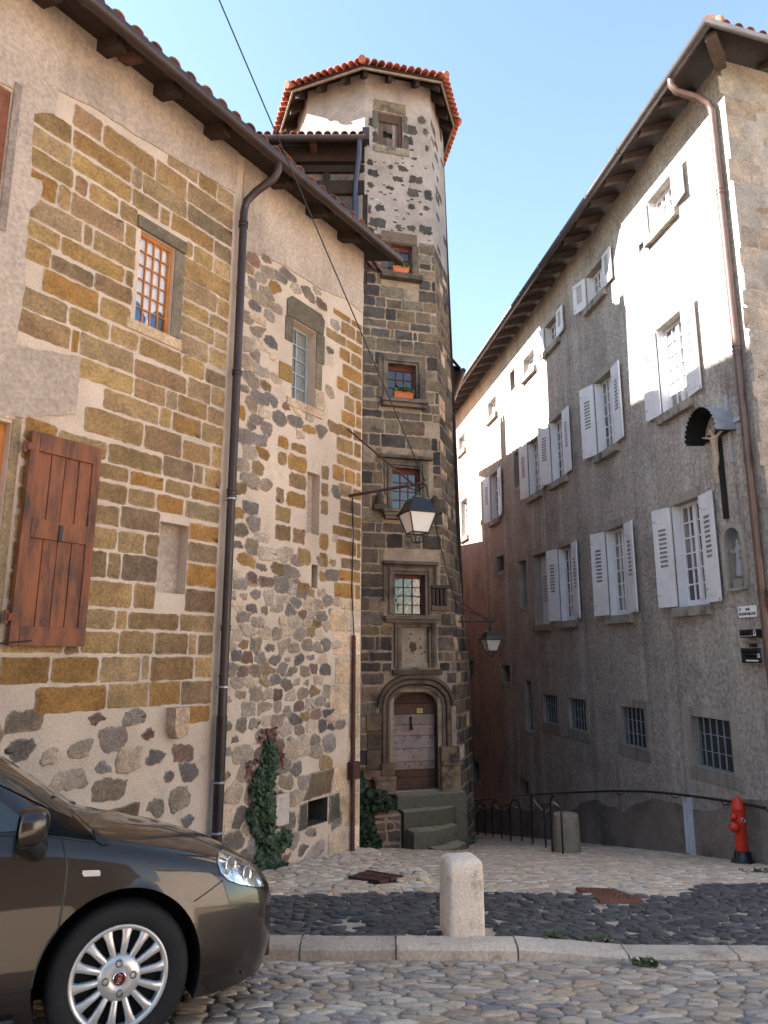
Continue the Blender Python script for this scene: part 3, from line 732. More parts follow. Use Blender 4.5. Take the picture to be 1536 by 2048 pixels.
for px, py in ((-150, -130), (-20, -45), (105, 30), (238, 108), (350, 195), (450, 265), (575, 388), (650, 440), (712, 500)):
    s = FL.hit(px, py, .3)[0]; mb = MB()
    a, b = s-.06, s+.06
    mb.hexa([FL.P(a, rz(.33)-.145, .33), FL.P(b, rz(.33)-.145, .33), FL.P(b, rz(-.1)-.145, -.1), FL.P(a, rz(-.1)-.145, -.1),
             FL.P(a, rz(.33)-.022, .33), FL.P(b, rz(.33)-.022, .33), FL.P(b, rz(-.1)-.022, -.1), FL.P(a, rz(-.1)-.022, -.1)])
    mb.build('rafter', M['wood_dark'], lh)
mb = MB(); ps = -2.53
mb.tube([FL.P(ps+.16, 7.30, .47), FL.P(ps+.16, 7.22, .465), FL.P(ps+.14, 7.12, .42), FL.P(ps+.06, 6.98, .22), FL.P(ps+.01, 6.86, .12), FL.P(ps, 6.72, .095), FL.P(ps, 1.05, .095)], .046, 12)
mb.tube([FL.P(ps, 1.05, .095), FL.P(ps, -.95, .095)], .054, 12, 0, (.6, .6, .65))
for z in (6.6, 6.55, 4.76, 4.72, 3.40, 3.36, 3.32, 1.95, 1.92, 1.45): mb.tube([FL.P(ps, z, .095), FL.P(ps, z-.022, .095)], .057, 12)
for z in (3.30, 1.34, .42, -.05):
    mb.tube([FL.P(ps, z, .095), FL.P(ps, z-.018, .095)], .058, 12, 1)
    mb.box(FL, ps-.012, ps+.012, z-.018, z, 0, .06, 1)
mb.build('downpipe', [M['gutter'], M['zinc']], lh)
# windows
a, b, c, d = W1
w = glazing('window', lh, FL, a, b, c, d, -.045, 4, 6, M['orange_wood'], M['clear'], outer=.026, bar=.011, dep=.035)
w['label'] = 'orange framed little window with white curtain and blue cloth'
mb = MB(); nn = -.092; K = 16
def sheet(f0, f1, z0, z1, m):
    for i in range(K):
        u0, u1 = f0+(f1-f0)*i/K, f0+(f1-f0)*(i+1)/K
        n0, n1 = nn+.005*math.sin(i*1.9), nn+.005*math.sin((i+1)*1.9)
        mb.quad(FL.P(a+(b-a)*u0, z0(u0), n0), FL.P(a+(b-a)*u1, z0(u1), n1), FL.P(a+(b-a)*u1, z1(u1), n1), FL.P(a+(b-a)*u0, z1(u0), n0), m)
zz = lambda u: c+.10+.16*abs(math.sin(u*math.pi*1.5+.9))
sheet(0, 1, zz, lambda u: d, 0); mb.build('curtain', M['cloth'], w)
mb = MB(); nn = -.104; sheet(0, .8, lambda u: c, lambda u: c+.42, 0); mb.build('cloth', M['blue_cloth'], w)
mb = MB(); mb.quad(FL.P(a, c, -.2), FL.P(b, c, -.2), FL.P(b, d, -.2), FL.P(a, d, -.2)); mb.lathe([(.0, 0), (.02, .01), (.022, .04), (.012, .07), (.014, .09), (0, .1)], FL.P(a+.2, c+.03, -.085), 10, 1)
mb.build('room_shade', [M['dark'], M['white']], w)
a, b, c, d = W2
w = glazing('window', lh, FL, a, b, c, d, -.13, 2, 5, M['grey_paint'], M['glass_grey'], outer=.035, bar=.018); w['label'] = 'narrow grey glazed window under a heavy stone lintel'
a, b, c, d = H4[6]
w = glazing('window', lh, FL, a, b, c, d, -.08, 2, 3, M['orange_wood'], M['glass'], outer=.07, bar=.03); w['label'] = 'orange framed window behind the open shutter'
a, b, c, d = H4[7]
w = glazing('window', lh, FL, a, b, c, d, -.02, 2, 3, M['rust'], M['glass'], outer=.09, bar=.03, panel=.3); w['label'] = 'brown framed window under the eaves'
# the shutters
def shutter_red(s0, s1, z0, z1, lean):
    mb = MB(); S = lambda s, z: s+lean*(z-z1)
    class Q:
        def P(self, s, z, n): return FL.P(s+lean*(z1-z), z, n)
    q = Q(); n0 = .045
    mb.box(q, s0, s1, z0, z1, n0, n0+.022)
    k = 4; wd = (s1-s0-.14)/k
    for i in range(k):
        x = s0+.07+i*wd
        mb.box(q, x+.004, x+wd-.004, z0+.02, z1-.02, n0+.02, n0+.030+.004*(i % 2), 0, (1, 1, 1), .003)
    mb.box(q, s0, s0+.075, z0, z1, n0+.02, n0+.05, 0, (1, 1, 1), .004); mb.box(q, s1-.075, s1, z0, z1, n0+.02, n0+.05, 0, (1, 1, 1), .004)
    for a_, b_ in ((z0+.0, z0+.15), (z0+.86, z0+1.02), (z1-.16, z1)): mb.box(q, s0+.076, s1-.076, a_, b_, n0+.02, n0+.054, 0, (1, 1, 1), .004)
    o = mb.build('shutter', M['shutter_red'], lh)
    mb = MB()
    for z in (z0+.22, z1-.14):
        mb = MB(); mb.tube([q.P(s0-.03, z-.05, n0+.02), q.P(s0-.03, z+.05, n0+.02)], .02, 8); mb.box(q, s0-.03, s0+.03, z-.03, z+.03, n0+.03, n0+.06); mb.build('hinge', M['rust'], o)
    mb = MB(); mb.box(q, s0+.31, s0+.34, z0+.86, z0+.99, n0+.05, n0+.07); mb.build('latch', M['iron'], o)
    mb = MB(); mb.tube([q.P(s0-.2, z0-.0, .02), q.P(s0+.15, z0+.04, n0+.1)], .007, 6); mb.build('hook', M['iron'], o)
    return o
shutter_red(-4.77, -4.12, 1.72, 3.46, -.01)
shutter_red(-6.45, -5.80, 1.72, 3.46, .0)
mb = MB(); s, z = FL.hit(545, 1655); s2, z2 = FL.hit(572, 1585); mb.box(FL, s+.02, s2+.03, z, z2, 0, .03, 0, (.95, .96, 1.0), .005); mb.build('access_panel', M['pale_stone'], lh)

# conduit with its junction box and wire up to the lantern bracket
cdt = thing('cable_conduit', FL.P(-.2, -.75, .03), 'thin rusty conduit with square junction box up the corner of the left house', 'conduit')
mb = MB(); mb.tube([FL.P(-.205, -.80, .045), FL.P(-.215, 1.9, .045)], .026, 8); mb.build('pipe', M['conduit'], cdt)
mb = MB(); mb.box(FL, -.285, -.13, .12, .33, .01, .10, 0, (.8, .75, .75), .008); mb.build('junction_box', M['conduit'], cdt)
mb = MB(); mb.tube([FL.P(-.215, 1.9, .045), FL.P(-.235, 2.5, .02), FL.P(-.22, 3.2, .025), FL.P(-.24, 3.75, .02)], .009, 6); mb.build('wire', M['iron'], cdt)

# ================================================================== STAIR TOWER
tw = thing('stair_tower', (.3, 15.6, -2.0), 'tall dark stone stair tower with red tiled octagonal cap and arched door', 'tower')
T_HOLES = {'t1': (.29, .89, 12.92, 13.78, .16), 't2': (.52, 1.10, 9.77, 10.52, .22), 't3': (.53, 1.15, 6.90, 7.70, .24), 't4': (.62, 1.22, 4.55, 5.43, .24),
           't5': (.67, 1.30, 2.42, 3.23, .24), 'panel': (.80, 1.36, 1.41, 2.19, .09), 'door': (.64, 1.53, -.86, .95, .30)}
TH = list(T_HOLES.values()); TS = 1.54
RIGHT = [(-3.2, 1.97), (-.9, 1.95), (1.4, 1.93), (2.5, 1.82), (4.5, 1.68), (7.5, 1.645), (10.5, 1.60), (14.75, 1.54)]
def s_right(z):
    for (z0, a), (z1, b) in zip(RIGHT[:-1], RIGHT[1:]):
        if z <= z1: return lerp(a, b, (z-z0)/(z1-z0))
    return RIGHT[-1][1]
TTOP = 14.72
mb = MB(); ZP = 10.62
wall_holes(mb, FT, 0, TS, -3.2, ZP, TH[1:], 0, rmat=3)
wall_holes(mb, FT, 0, TS, ZP, TTOP, TH[:1], 1)
rvec = Vector((.43, 1.38, 0)).normalized()*1.45
def Dp(z): return Vector(FT.P(s_right(z), z))
def Ep(z): return Dp(z)+rvec
lv = [r[0] for r in RIGHT[:-1]]+[ZP, TTOP]
for z0, z1 in zip(lv[:-1], lv[1:]):
    if z0 == 10.5: pass
    m = 1 if z0 >= ZP-.01 else 0
    mb.quad(FT.P(TS, z0), Dp(z0), Dp(z1), FT.P(TS, z1), m)
    mb.quad(Dp(z0), Ep(z0), Ep(z1), Dp(z1), m)
PL = [Vector((-.43, 13.95, 0)), Vector((-1.80, 14.50, 0)), Vector((-2.32, 15.8, 0)), Vector((-1.75, 17.15, 0)), Vector((-.1, 17.75, 0)), Vector((1.12, 17.1, 0))]
def up_(p, z): return Vector((p.x, p.y, z))
mb.quad(up_(PL[1], -3), up_(PL[0], -3), up_(PL[0], ZP), up_(PL[1], ZP), 0)
mb.quad(up_(PL[1], ZP), up_(PL[0], ZP), up_(PL[0], TTOP), up_(PL[1], TTOP), 1)
for a, b in zip(PL[1:-1], PL[2:]): mb.quad(up_(b, -3.5), up_(a, -3.5), up_(a, TTOP), up_(b, TTOP), 1)
e0 = Ep(-3.2); e1 = Ep(TTOP); mb.quad(e0, up_(PL[5], -3.5), up_(PL[5], TTOP), e1, 1)
# masonry of the front
rg = random.Random(41); H4T = [h[:4] for h in TH]
SUR = [(.36, 1.25, 6.72, 7.92), (.42, 1.50, 4.28, 5.66), (.46, 1.62, 2.24, 3.46), (.62, 1.55, 1.35, 2.24), (.24, 1.99, -.92, -.30), (.30, 1.90, -.30, .62), (.36, 1.82, .62, .95), (.46, 1.72, .95, 1.15), (.60, 1.58, 1.15, 1.37), (.40, 1.24, 9.60, 10.75)]
tz = []; z = -2.4
while z < 10.6:
    h = rg.uniform(.17, .34); tz.append((z, min(z+h, 10.62))); z += h
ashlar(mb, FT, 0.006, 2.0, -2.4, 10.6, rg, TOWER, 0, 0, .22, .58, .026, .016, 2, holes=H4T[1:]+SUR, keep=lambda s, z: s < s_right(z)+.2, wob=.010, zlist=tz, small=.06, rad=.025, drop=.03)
# stones stick past the corner: clip them there
def clip_right(mb):
    for i, p in enumerate(mb.v):
        q = Vector((p[0], p[1], 0)); d = q-FT.o; s = d.dot(FT.u); n = d.dot(FT.n)
        if -.05 < n < .06 and s > s_right(p[2])-.004:
            x = FT.o+FT.u*(s_right(p[2])-.004)+FT.n*n; mb.v[i] = (x.x, x.y, p[2])
clip_right(mb)
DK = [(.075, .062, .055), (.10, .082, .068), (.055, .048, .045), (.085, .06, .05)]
def blob(s0, s1, z0, z1, c):
    h = (z1-z0)*.16; p = rrect(s0, s1, z0+h, z1-h*.4, .05)
    stone(mb, FT, wobble(wobble(p, rg, .02, .05), rg, .014, .02), .006, 2, c)
for px0, py0, px1, py1 in ((737, 236, 757, 256), (745, 262, 758, 288), (806, 252, 834, 270), (835, 234, 852, 250), (847, 256, 856, 276), (808, 272, 826, 292), (735, 318, 746, 332), (735, 340, 758, 354), (796, 334, 816, 344),
                           (785, 354, 806, 364), (818, 354, 846, 368), (735, 364, 748, 378), (772, 372, 788, 380), (815, 378, 838, 396), (849, 380, 864, 404), (752, 410, 770, 424), (815, 408, 830, 420), (847, 412, 860, 422),
                           (737, 438, 772, 456), (790, 450, 804, 460), (814, 452, 832, 462), (838, 452, 864, 470), (736, 410, 742, 430), (812, 400, 820, 404), (776, 330, 786, 340), (740, 466, 752, 476), (802, 316, 806, 319), (826, 316, 834, 321), (804, 435, 810, 440), (838, 426, 844, 432), (850, 290, 858, 306)):
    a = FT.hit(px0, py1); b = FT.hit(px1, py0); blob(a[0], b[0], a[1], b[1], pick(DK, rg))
for i in range(70):
    s_, z_ = rg.uniform(.05, 1.5), rg.uniform(10.7, 13.2); q = rg.uniform(.012, .035)
    if .25 < s_ < .95 and z_ > 12.6: continue
    stone(mb, FT, wobble(rrect(s_-q*1.4, s_+q*1.4, z_-q*.7, z_+q*.7, q*.5), rg, .009, .02), .003, 2, pick(DK+FADED[:1], rg))
# frame stones of the topmost opening
for a, b, c, d, col in ((.20, .96, 13.80, 14.06, (.20, .15, .10)), (.18, .285, 13.30, 13.78, (.13, .11, .09)), (.895, 1.0, 13.35, 13.78, (.14, .115, .09)), (.2, 1.04, 12.72, 12.91, (.27, .215, .155)), (.895, 1.02, 12.93, 13.2, (.12, .10, .085))):
    stone(mb, FT, wobble(rrect(a, b, c, d, .03), rg, .01, .05), .022, 2, col)
# right face: coarse stones
FTR = Wall((Dp(4).x, Dp(4).y), (rvec.x, rvec.y), (1, -.3))
class FTRc:
    def P(self, s, z, n):
        p = Dp(z)+rvec.normalized()*s+FTR.n*n; return (p.x, p.y, z)
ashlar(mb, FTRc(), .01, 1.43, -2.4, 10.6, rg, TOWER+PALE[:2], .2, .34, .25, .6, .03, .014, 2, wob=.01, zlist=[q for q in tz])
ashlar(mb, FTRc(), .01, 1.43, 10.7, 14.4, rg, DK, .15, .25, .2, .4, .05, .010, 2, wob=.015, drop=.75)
mb.build('wall', [M['darkmortar'], M['towerplaster'], M['darkstone'], M['carved']], tw)

# roof: eight eaves corners (measured), apex in the middle
EV = [Vector(p) for p in ((-2.76, 15.9, 0), (-2.14, 14.18, 0), (-.48, 13.5, 0), (1.33, 13.92, 0), (1.755, 15.3, 0), (1.43, 17.4, 0), (-.2, 18.35, 0), (-2.1, 17.6, 0))]
EZ = 14.50; AP = Vector((-.38, 15.9, 15.95))
mb = MB()
k = len(EV)
lo = [up_(p, EZ-.03) for p in EV]; hi = [up_(p, EZ+.03) for p in EV]
for i in range(k):
    j = (i+1) % k
    mb.add([lo[i], lo[j], AP-Vector((0, 0, .06))], [(0, 2, 1)], 1); mb.add([hi[i], hi[j], AP], [(0, 1, 2)], 1); mb.quad(lo[i], lo[j], hi[j], hi[i], 1)
rg = random.Random(42); TR = [(1, 1, 1), (1.1, 1.05, 1), (.85, .85, .9), (1.15, 1.25, 1.3), (.95, .8, .75)]
for i in range(k):
    j = (i+1) % k
    al = (EV[j]-EV[i]); Le = al.length; al.normalize()
    f = (AP-up_(EV[i], EZ)); tA = f.dot(al); foot = up_(EV[i], EZ)+al*tA; upv = (AP-foot); Hs = upv.length; upv.normalize()
    nr = al.cross(upv).normalized()
    if nr.z < 0: nr = -nr
    nn = int(round(Le/.165))
    half_tiles(mb, up_(EV[i], EZ+.045)-upv*.10, al, upv, nr, Le, nn, .078, .38, rg, TR,
               lens=lambda q, nn=nn, Le=Le, tA=tA, Hs=Hs: max(.12, .10+Hs*(((q+.5)*Le/nn)/tA if (q+.5)*Le/nn < tA else (Le-(q+.5)*Le/nn)/(Le-tA))))
roof = mb.build('roof', [M['tile_red'], M['wood_dark']], tw)
mb = MB()
for p in EV:
    a = up_(p, EZ+.08); d = (AP-a).normalized(); o = a-d*.16; L = (AP-a).length+.1
    for q in range(int(L/.36)): mb.tube([o+d*q*.36+Vector((0, 0, .03)), o+d*(q*.36+.4)+Vector((0, 0, .01))], .095, 10, 0, vary((1, 1, 1), rg, .2), rr=[.082, .072])
mb.build('ridge_tiles', M['tile_red'], roof)
# fascia strips and rafter ends
mb = MB()
for i in range(k):
    j = (i+1) % k; a, b = up_(EV[i], 0), up_(EV[j], 0); al = (b-a).normalized(); out = Vector((al.y, -al.x, 0))
    if out.dot(a-Vector((AP.x, AP.y, 0))) < 0: out = -out
    wv = Wall((a.x, a.y), (al.x, al.y), (out.x, out.y)); L = (b-a).length
    mb.box(wv, .01, L-.01, EZ-.075, EZ-.032, -.05, -.012)
mb.build('eaves_board', mat('eaves_wood', (.30, .22, .17), v1=.3, s1=6, v2=.2, s2=50, bump=.3, bs=40), roof)
for i in range(k):
    j = (i+1) % k; a, b = EV[i], EV[j]; al = (b-a).normalized(); L = (b-a).length; out = Vector((al.y, -al.x, 0))
    if out.dot(a-Vector((AP.x, AP.y, 0))) < 0: out = -out
    wv = Wall((a.x, a.y), (al.x, al.y), (out.x, out.y))
    sl = (AP.z-EZ)/1.9
    for t in ([0.0, .36, .70] if L < 1.9 else [0., .33, .66]):
        s = t*L+(.10 if t == 0 else 0); mb = MB()
        mb.hexa([wv.P(s-.05, EZ-.20, -.10), wv.P(s+.05, EZ-.20, -.10), wv.P(s+.05, EZ-.20+.5*sl, -.62), wv.P(s-.05, EZ-.20+.5*sl, -.62),
                 wv.P(s-.05, EZ-.03+.1*sl*.6, -.10), wv.P(s+.05, EZ-.03+.1*sl*.6, -.10), wv.P(s+.05, EZ-.03+.58*sl, -.62), wv.P(s-.05, EZ-.03+.58*sl, -.62)])
        mb.build('rafter', M['wood_dark'], tw)

# top opening: weathered boards with a hole
a, b, c, d, dp = T_HOLES['t1']; mb = MB(); x = a; i = 0
WB = [(.16, .12, .10), (.11, .075, .06), (.21, .17, .15), (.13, .09, .075)]
mb.box(FT, a, b, d-.2, d, -.14, -.06, 0, (.10, .06, .045)); mb.box(FT, b-.09, b, c, d-.2, -.14, -.06, 0, (.09, .05, .04))
hole = (a+.20, a+.31, c+.30, c+.44)
while x < b-.10:
    wd = min(rg.uniform(.06, .09), b-.09-x); cc = pick(WB, rg, .25)
    if x+wd > hole[0] and x < hole[1]: mb.box(FT, x, x+wd-.006, c, hole[2]+rg.uniform(-.02, .02), -.13, -.10, 0, cc); mb.box(FT, x, x+wd-.006, hole[3]+rg.uniform(-.02, .02), d-.2, -.13, -.10, 0, cc)
    else: mb.box(FT, x, x+wd-.006, c+rg.uniform(0, .03), d-.2, -.13, -.10, 0, cc)
    x += wd
mb.quad(FT.P(a, c, -.155), FT.P(b, c, -.155), FT.P(b, d, -.155), FT.P(a, d, -.155), 1)
o = mb.build('shutter', [mat('grey_boards', (1, 1, 1), v1=.3, s1=8, v2=.35, s2=60, bump=.5, bs=50), M['dark']], tw); o['label'] = 'weathered board shutter with a hole'
def ring(mb, a, b, c, d, w, n0, n1, mat_=0, bottom=True, col=(1, 1, 1), bev=.006):
    mb.box(FT, a-w, a, c-(w if bottom else 0), d+w, n0, n1, mat_, col, bev); mb.box(FT, b, b+w, c-(w if bottom else 0), d+w, n0, n1, mat_, col, bev)
    mb.box(FT, a+.001, b-.001, d, d+w, n0, n1-.002, mat_, col, bev)
    if bottom: mb.box(FT, a+.001, b-.001, c-w, c, n0, n1-.002, mat_, col, bev)
def ledge(mb, s0, s1, z0, z1, n, steps=3):
    for i in range(steps):
        t = i/steps; mb.box(FT, s0+(1-t-1/steps)*.07*0+.03*(steps-1-i), s1-.03*(steps-1-i), z0+(z1-z0)*t, z0+(z1-z0)*(t+1/steps)-.001, -.01, n*(.45+.55*(i+1)/steps), 0, (1, 1, 1), .006)
DKC = (.45, .42, .42)
# second window
a, b, c, d, dp = T_HOLES['t2']
w = glazing('window', tw, FT, a, b, c, d, -.14, 3, 3, M['maroon'], M['glass_old'], outer=.04, bar=.02, top=.10)
mb = MB(); mb.box(FT, .40, 1.20, 10.53, 10.78, -.02, .03, 0, (.8, .75, .68), .01); mb.box(FT, 1.11, 1.24, 9.86, 10.52, -.02, .02, 0, (.8, .75, .7), .01); mb.box(FT, .38, .51, 9.86, 10.52, -.02, .02, 0, (.7, .66, .6), .01)
mb.box(FT, .36, 1.28, 9.62, 9.75, -.02, .17, 0, (.6, .57, .55), .012); mb.build('surround', M['carved'], w)
# third
a, b, c, d, dp = T_HOLES['t3']
w = glazing('window', tw, FT, a, b, c, d, -.14, 3, 3, M['maroon'], M['glass_old'], outer=.045, bar=.02, top=.10, panel=.08)
mb = MB(); ring(mb, a, b, c, d, .05, -.02, .02, bottom=False, col=(1.1, 1.1, 1.1)); ring(mb, a-.05, b+.05, c, d+.05, .06, -.02, .055, bottom=False); ring(mb, a-.11, b+.11, c, d+.11, .10, -.02, .03, bottom=False, col=(.85, .8, .75))
ledge(mb, .36, 1.36, 6.72, 6.885, .2, 2); mb.box(FT, 1.18, 1.28, 6.89, 7.1, .05, .13, 0, DKC, .03); mb.tube([FT.P(1.23, 7.1, .06), FT.P(1.23, 7.5, .06)], .03, 8, 0, (.6, .6, .6)); mb.build('surround', M['carved'], w)
# fourth
a, b, c, d, dp = T_HOLES['t4']
w = glazing('window', tw, FT, a, b, c, d, -.14, 3, 4, M['maroon'], M['glass_old'], outer=.04, bar=.018, top=.09)
mb = MB(); ring(mb, a, b, c, d, .045, -.02, .02, bottom=False, col=(1.1, 1.1, 1.1)); ring(mb, a-.045, b+.045, c, d+.045, .06, -.02, .06, bottom=False, col=(.8, .8, .8)); ring(mb, a-.105, b+.105, c+.3, d+.105, .07, -.02, .03, bottom=False)
mb.box(FT, a-.28, b+.26, d+.18, d+.25, -.02, .12, 0, (.7, .7, .7), .015); ledge(mb, a-.24, b+.26, 4.33, 4.53, .22, 3)
for s in (a-.36, b+.22): mb.lathe([(0, -.14), (.06, -.12), (.10, -.02), (.07, .06), (.09, .12), (.04, .2), (0, .22)], FT.P(s+.08, 4.66, .06), 8, 0, DKC)
mb.box(FT, b+.18, b+.44, 4.50, 4.62, -.02, .14, 0, DKC, .02); mb.box(FT, a-.42, a-.16, 4.50, 4.62, -.02, .14, 0, DKC, .02); mb.build('surround', M['carved'], w)
# fifth, with the blind panel under it
a, b, c, d, dp = T_HOLES['t5']
w = glazing('window', tw, FT, a, b, c, d, -.14, 3, 4, M['maroon'], M['glass_old'], outer=.04, bar=.018, top=.07)
mb = MB(); ring(mb, a, b, c, d, .06, -.02, .02, bottom=False, col=(1.25, 1.2, 1.1)); ring(mb, a-.06, b+.06, c+.02, d+.06, .07, -.02, .065, bottom=False); ring(mb, a-.13, b+.13, c+.35, d+.13, .06, -.02, .03, bottom=False, col=(.7, .65, .6))
mb.box(FT, a-.27, b+.27, d+.19, d+.26, -.02, .11, 0, (.75, .7, .68), .015); mb.box(FT, a-.25, a-.19, d-.55, d+.19, -.02, .05, 0, (.7, .65, .6), .01); mb.box(FT, b+.19, b+.25, d-.30, d+.19, -.02, .05, 0, (.7, .65, .6), .01)
ledge(mb, a-.24, b+.26, 2.27, 2.40, .17, 2)
for i in range(4): mb.box(FT, b+.11+i*.085, b+.175+i*.085, 2.62, 2.95, -.02, .12-.01*(i % 2), 0, (.35, .33, .33), .02)
mb.box(FT, b+.10, b+.46, 2.96, 3.02, -.02, .15, 0, (.4, .38, .38), .01); mb.box(FT, b+.10, b+.46, 2.52, 2.61, -.02, .13, 0, (.9, .85, .8), .01)
mb.build('surround', M['carved'], w)
a, b, c, d, dp = T_HOLES['panel']; mb = MB()
mb.quad(FT.P(a, c, -dp), FT.P(b, c, -dp), FT.P(b, d, -dp), FT.P(a, d, -dp), 1)
mb.box(FT, a, b, c, c+.09, -dp, -.02, 1, (1, 1, 1), .01); ring(mb, a, b, c, d, .05, -.03, .03, bottom=False, col=(1.2, 1.15, 1.1)); ring(mb, a-.05, b+.05, c, d+.05, .10, -.03, .07, bottom=False)
mb.tube([FT.P(a-.09, c, .06), FT.P(a-.09, d, .06)], .03, 8, 0, (.8, .78, .8)); mb.tube([FT.P(b+.09, c, .06), FT.P(b+.09, d, .06)], .03, 8, 0, (.8, .78, .8))
for i in range(14):
    s, z = rg.uniform(a+.05, b-.05), rg.uniform(c+.12, d-.05); q = rg.uniform(.008, .022)
    mb.prism(FT, wobble(rrect(s-q, s+q, z-q, z+q*.8, q*.5), rg, .006, .02), -dp-.001, -dp+.004, 0, (.5, .45, .4))
mb.prism(FT, wobble(rrect(a+.2, a+.32, c+.3, c+.5, .05), rg, .015, .03), -dp-.001, -dp+.006, 0, (.6, .5, .45))
mb.build('blind_panel', [M['carved'], mat('panel_plaster', (.40, .32, .235), v1=.25, s1=4, v2=.25, s2=40, bump=.6, bs=40, tint=((.16, .13, .10), 9, .6, .75))], tw)
# door and its basket-arched surround
a, b, c, d, dp = T_HOLES['door']
def arch_path(off, n=10):
    r = .30; A, B, D = a-off, b+off, d-.02+off; rx = r+off*1.0; rzz = (r*.85)+off*1.0; pts = [(A, c)]
    for i in range(n+1):
        t = math.pi-math.pi/2*i/n; pts.append((A+rx+rx*math.cos(t), D-rzz+rzz*math.sin(t)))
    for i in range(n+1):
        t = math.pi/2-math.pi/2*i/n; pts.append((B-rx+rx*math.cos(t), D-rzz+rzz*math.sin(t)))
    pts.append((B, c)); return pts
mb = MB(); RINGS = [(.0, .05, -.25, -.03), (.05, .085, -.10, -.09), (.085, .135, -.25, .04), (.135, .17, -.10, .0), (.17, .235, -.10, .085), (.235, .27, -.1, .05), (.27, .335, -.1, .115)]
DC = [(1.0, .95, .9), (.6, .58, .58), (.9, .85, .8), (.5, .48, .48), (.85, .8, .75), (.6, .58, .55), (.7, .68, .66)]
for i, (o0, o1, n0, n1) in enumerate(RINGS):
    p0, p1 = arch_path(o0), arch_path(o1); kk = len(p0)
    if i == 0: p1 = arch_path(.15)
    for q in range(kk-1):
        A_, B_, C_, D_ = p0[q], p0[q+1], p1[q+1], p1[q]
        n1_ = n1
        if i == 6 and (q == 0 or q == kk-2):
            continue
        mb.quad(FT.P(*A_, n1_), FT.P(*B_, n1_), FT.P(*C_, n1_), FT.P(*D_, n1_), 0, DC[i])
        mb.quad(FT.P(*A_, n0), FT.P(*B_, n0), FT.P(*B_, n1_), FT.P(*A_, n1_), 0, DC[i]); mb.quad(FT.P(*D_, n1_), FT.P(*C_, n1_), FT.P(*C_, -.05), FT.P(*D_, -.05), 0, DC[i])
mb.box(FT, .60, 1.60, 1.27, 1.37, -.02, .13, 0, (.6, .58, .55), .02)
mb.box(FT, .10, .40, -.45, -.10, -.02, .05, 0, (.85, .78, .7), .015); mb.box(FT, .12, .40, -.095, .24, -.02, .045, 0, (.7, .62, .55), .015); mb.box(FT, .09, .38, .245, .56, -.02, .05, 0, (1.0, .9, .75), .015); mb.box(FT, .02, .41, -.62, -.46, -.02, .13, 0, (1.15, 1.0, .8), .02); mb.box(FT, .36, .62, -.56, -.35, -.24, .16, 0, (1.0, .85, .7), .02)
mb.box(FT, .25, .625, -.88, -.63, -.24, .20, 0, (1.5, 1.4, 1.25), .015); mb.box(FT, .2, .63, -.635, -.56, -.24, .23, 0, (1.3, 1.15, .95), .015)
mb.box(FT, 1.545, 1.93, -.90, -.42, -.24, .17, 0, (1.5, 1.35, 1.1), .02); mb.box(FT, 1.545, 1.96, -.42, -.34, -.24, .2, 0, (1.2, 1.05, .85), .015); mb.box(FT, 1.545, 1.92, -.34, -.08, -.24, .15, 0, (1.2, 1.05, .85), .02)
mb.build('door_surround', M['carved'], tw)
mb = MB(); z = c; PW = [.2, .14, .15, .24, .24, .20, .2, .2, .26]; PC = [(.11, .062, .045), (.12, .068, .05), (.30, .22, .185), (.37, .285, .25), (.36, .285, .26), (.38, .29, .255), (.31, .225, .19), (.13, .07, .052), (.10, .052, .04)]
for h, cc in zip(PW, PC):
    mb.box(FT, a+.005, b-.005, z+.004, min(z+h, d)-.003, -.28, -.20-rg.uniform(0, .008), 0, vary(cc, rg, .08), .004); z += h
mb.box(FT, a, b, c, d, -.295, -.275, 1)
for i in range(5):
    for j in range(4):
        mb.lathe([(.013, 0), (.010, .01), (0, .014)], FT.P(a+.10+.17*i+rg.uniform(-.02, .02), c+.34+.25*j+(.11 if i % 2 else 0)+rg.uniform(-.015, .015), -.203), 6, 1, (1, 1, 1), (FT.u, Vector((0, 0, 1)), FT.n))
door = mb.build('door', [M['door_wood'], M['dark']], tw)
mb = MB(); mb.lathe([(.03, 0), (.03, .02), (0, .03)], FT.P(a+.40, .44, -.202), 10, 0, (1, 1, 1), (FT.u, Vector((0, 0, 1)), FT.n)); mb.tube([FT.P(a+.40, .46, -.18), FT.P(a+.395, .33, -.16), FT.P(a+.41, .22, -.165)], .018, 8, rr=[.014, .02, .028]); mb.build('door_knocker', M['iron'], door)
mb = MB(); mb.box(FT, a+.53, a+.645, .53, .62, -.201, -.195, 0, (1, 1, 1)); mb.box(FT, a+.545, a+.63, .585, .595, -.196, -.1935, 1); mb.box(FT, a+.545, a+.63, .565, .573, -.196, -.1935, 1); mb.box(FT, a+.545, a+.60, .545, .553, -.196, -.1935, 1); mb.build('notice', [M['yellow'], M['wood_dark']], door)

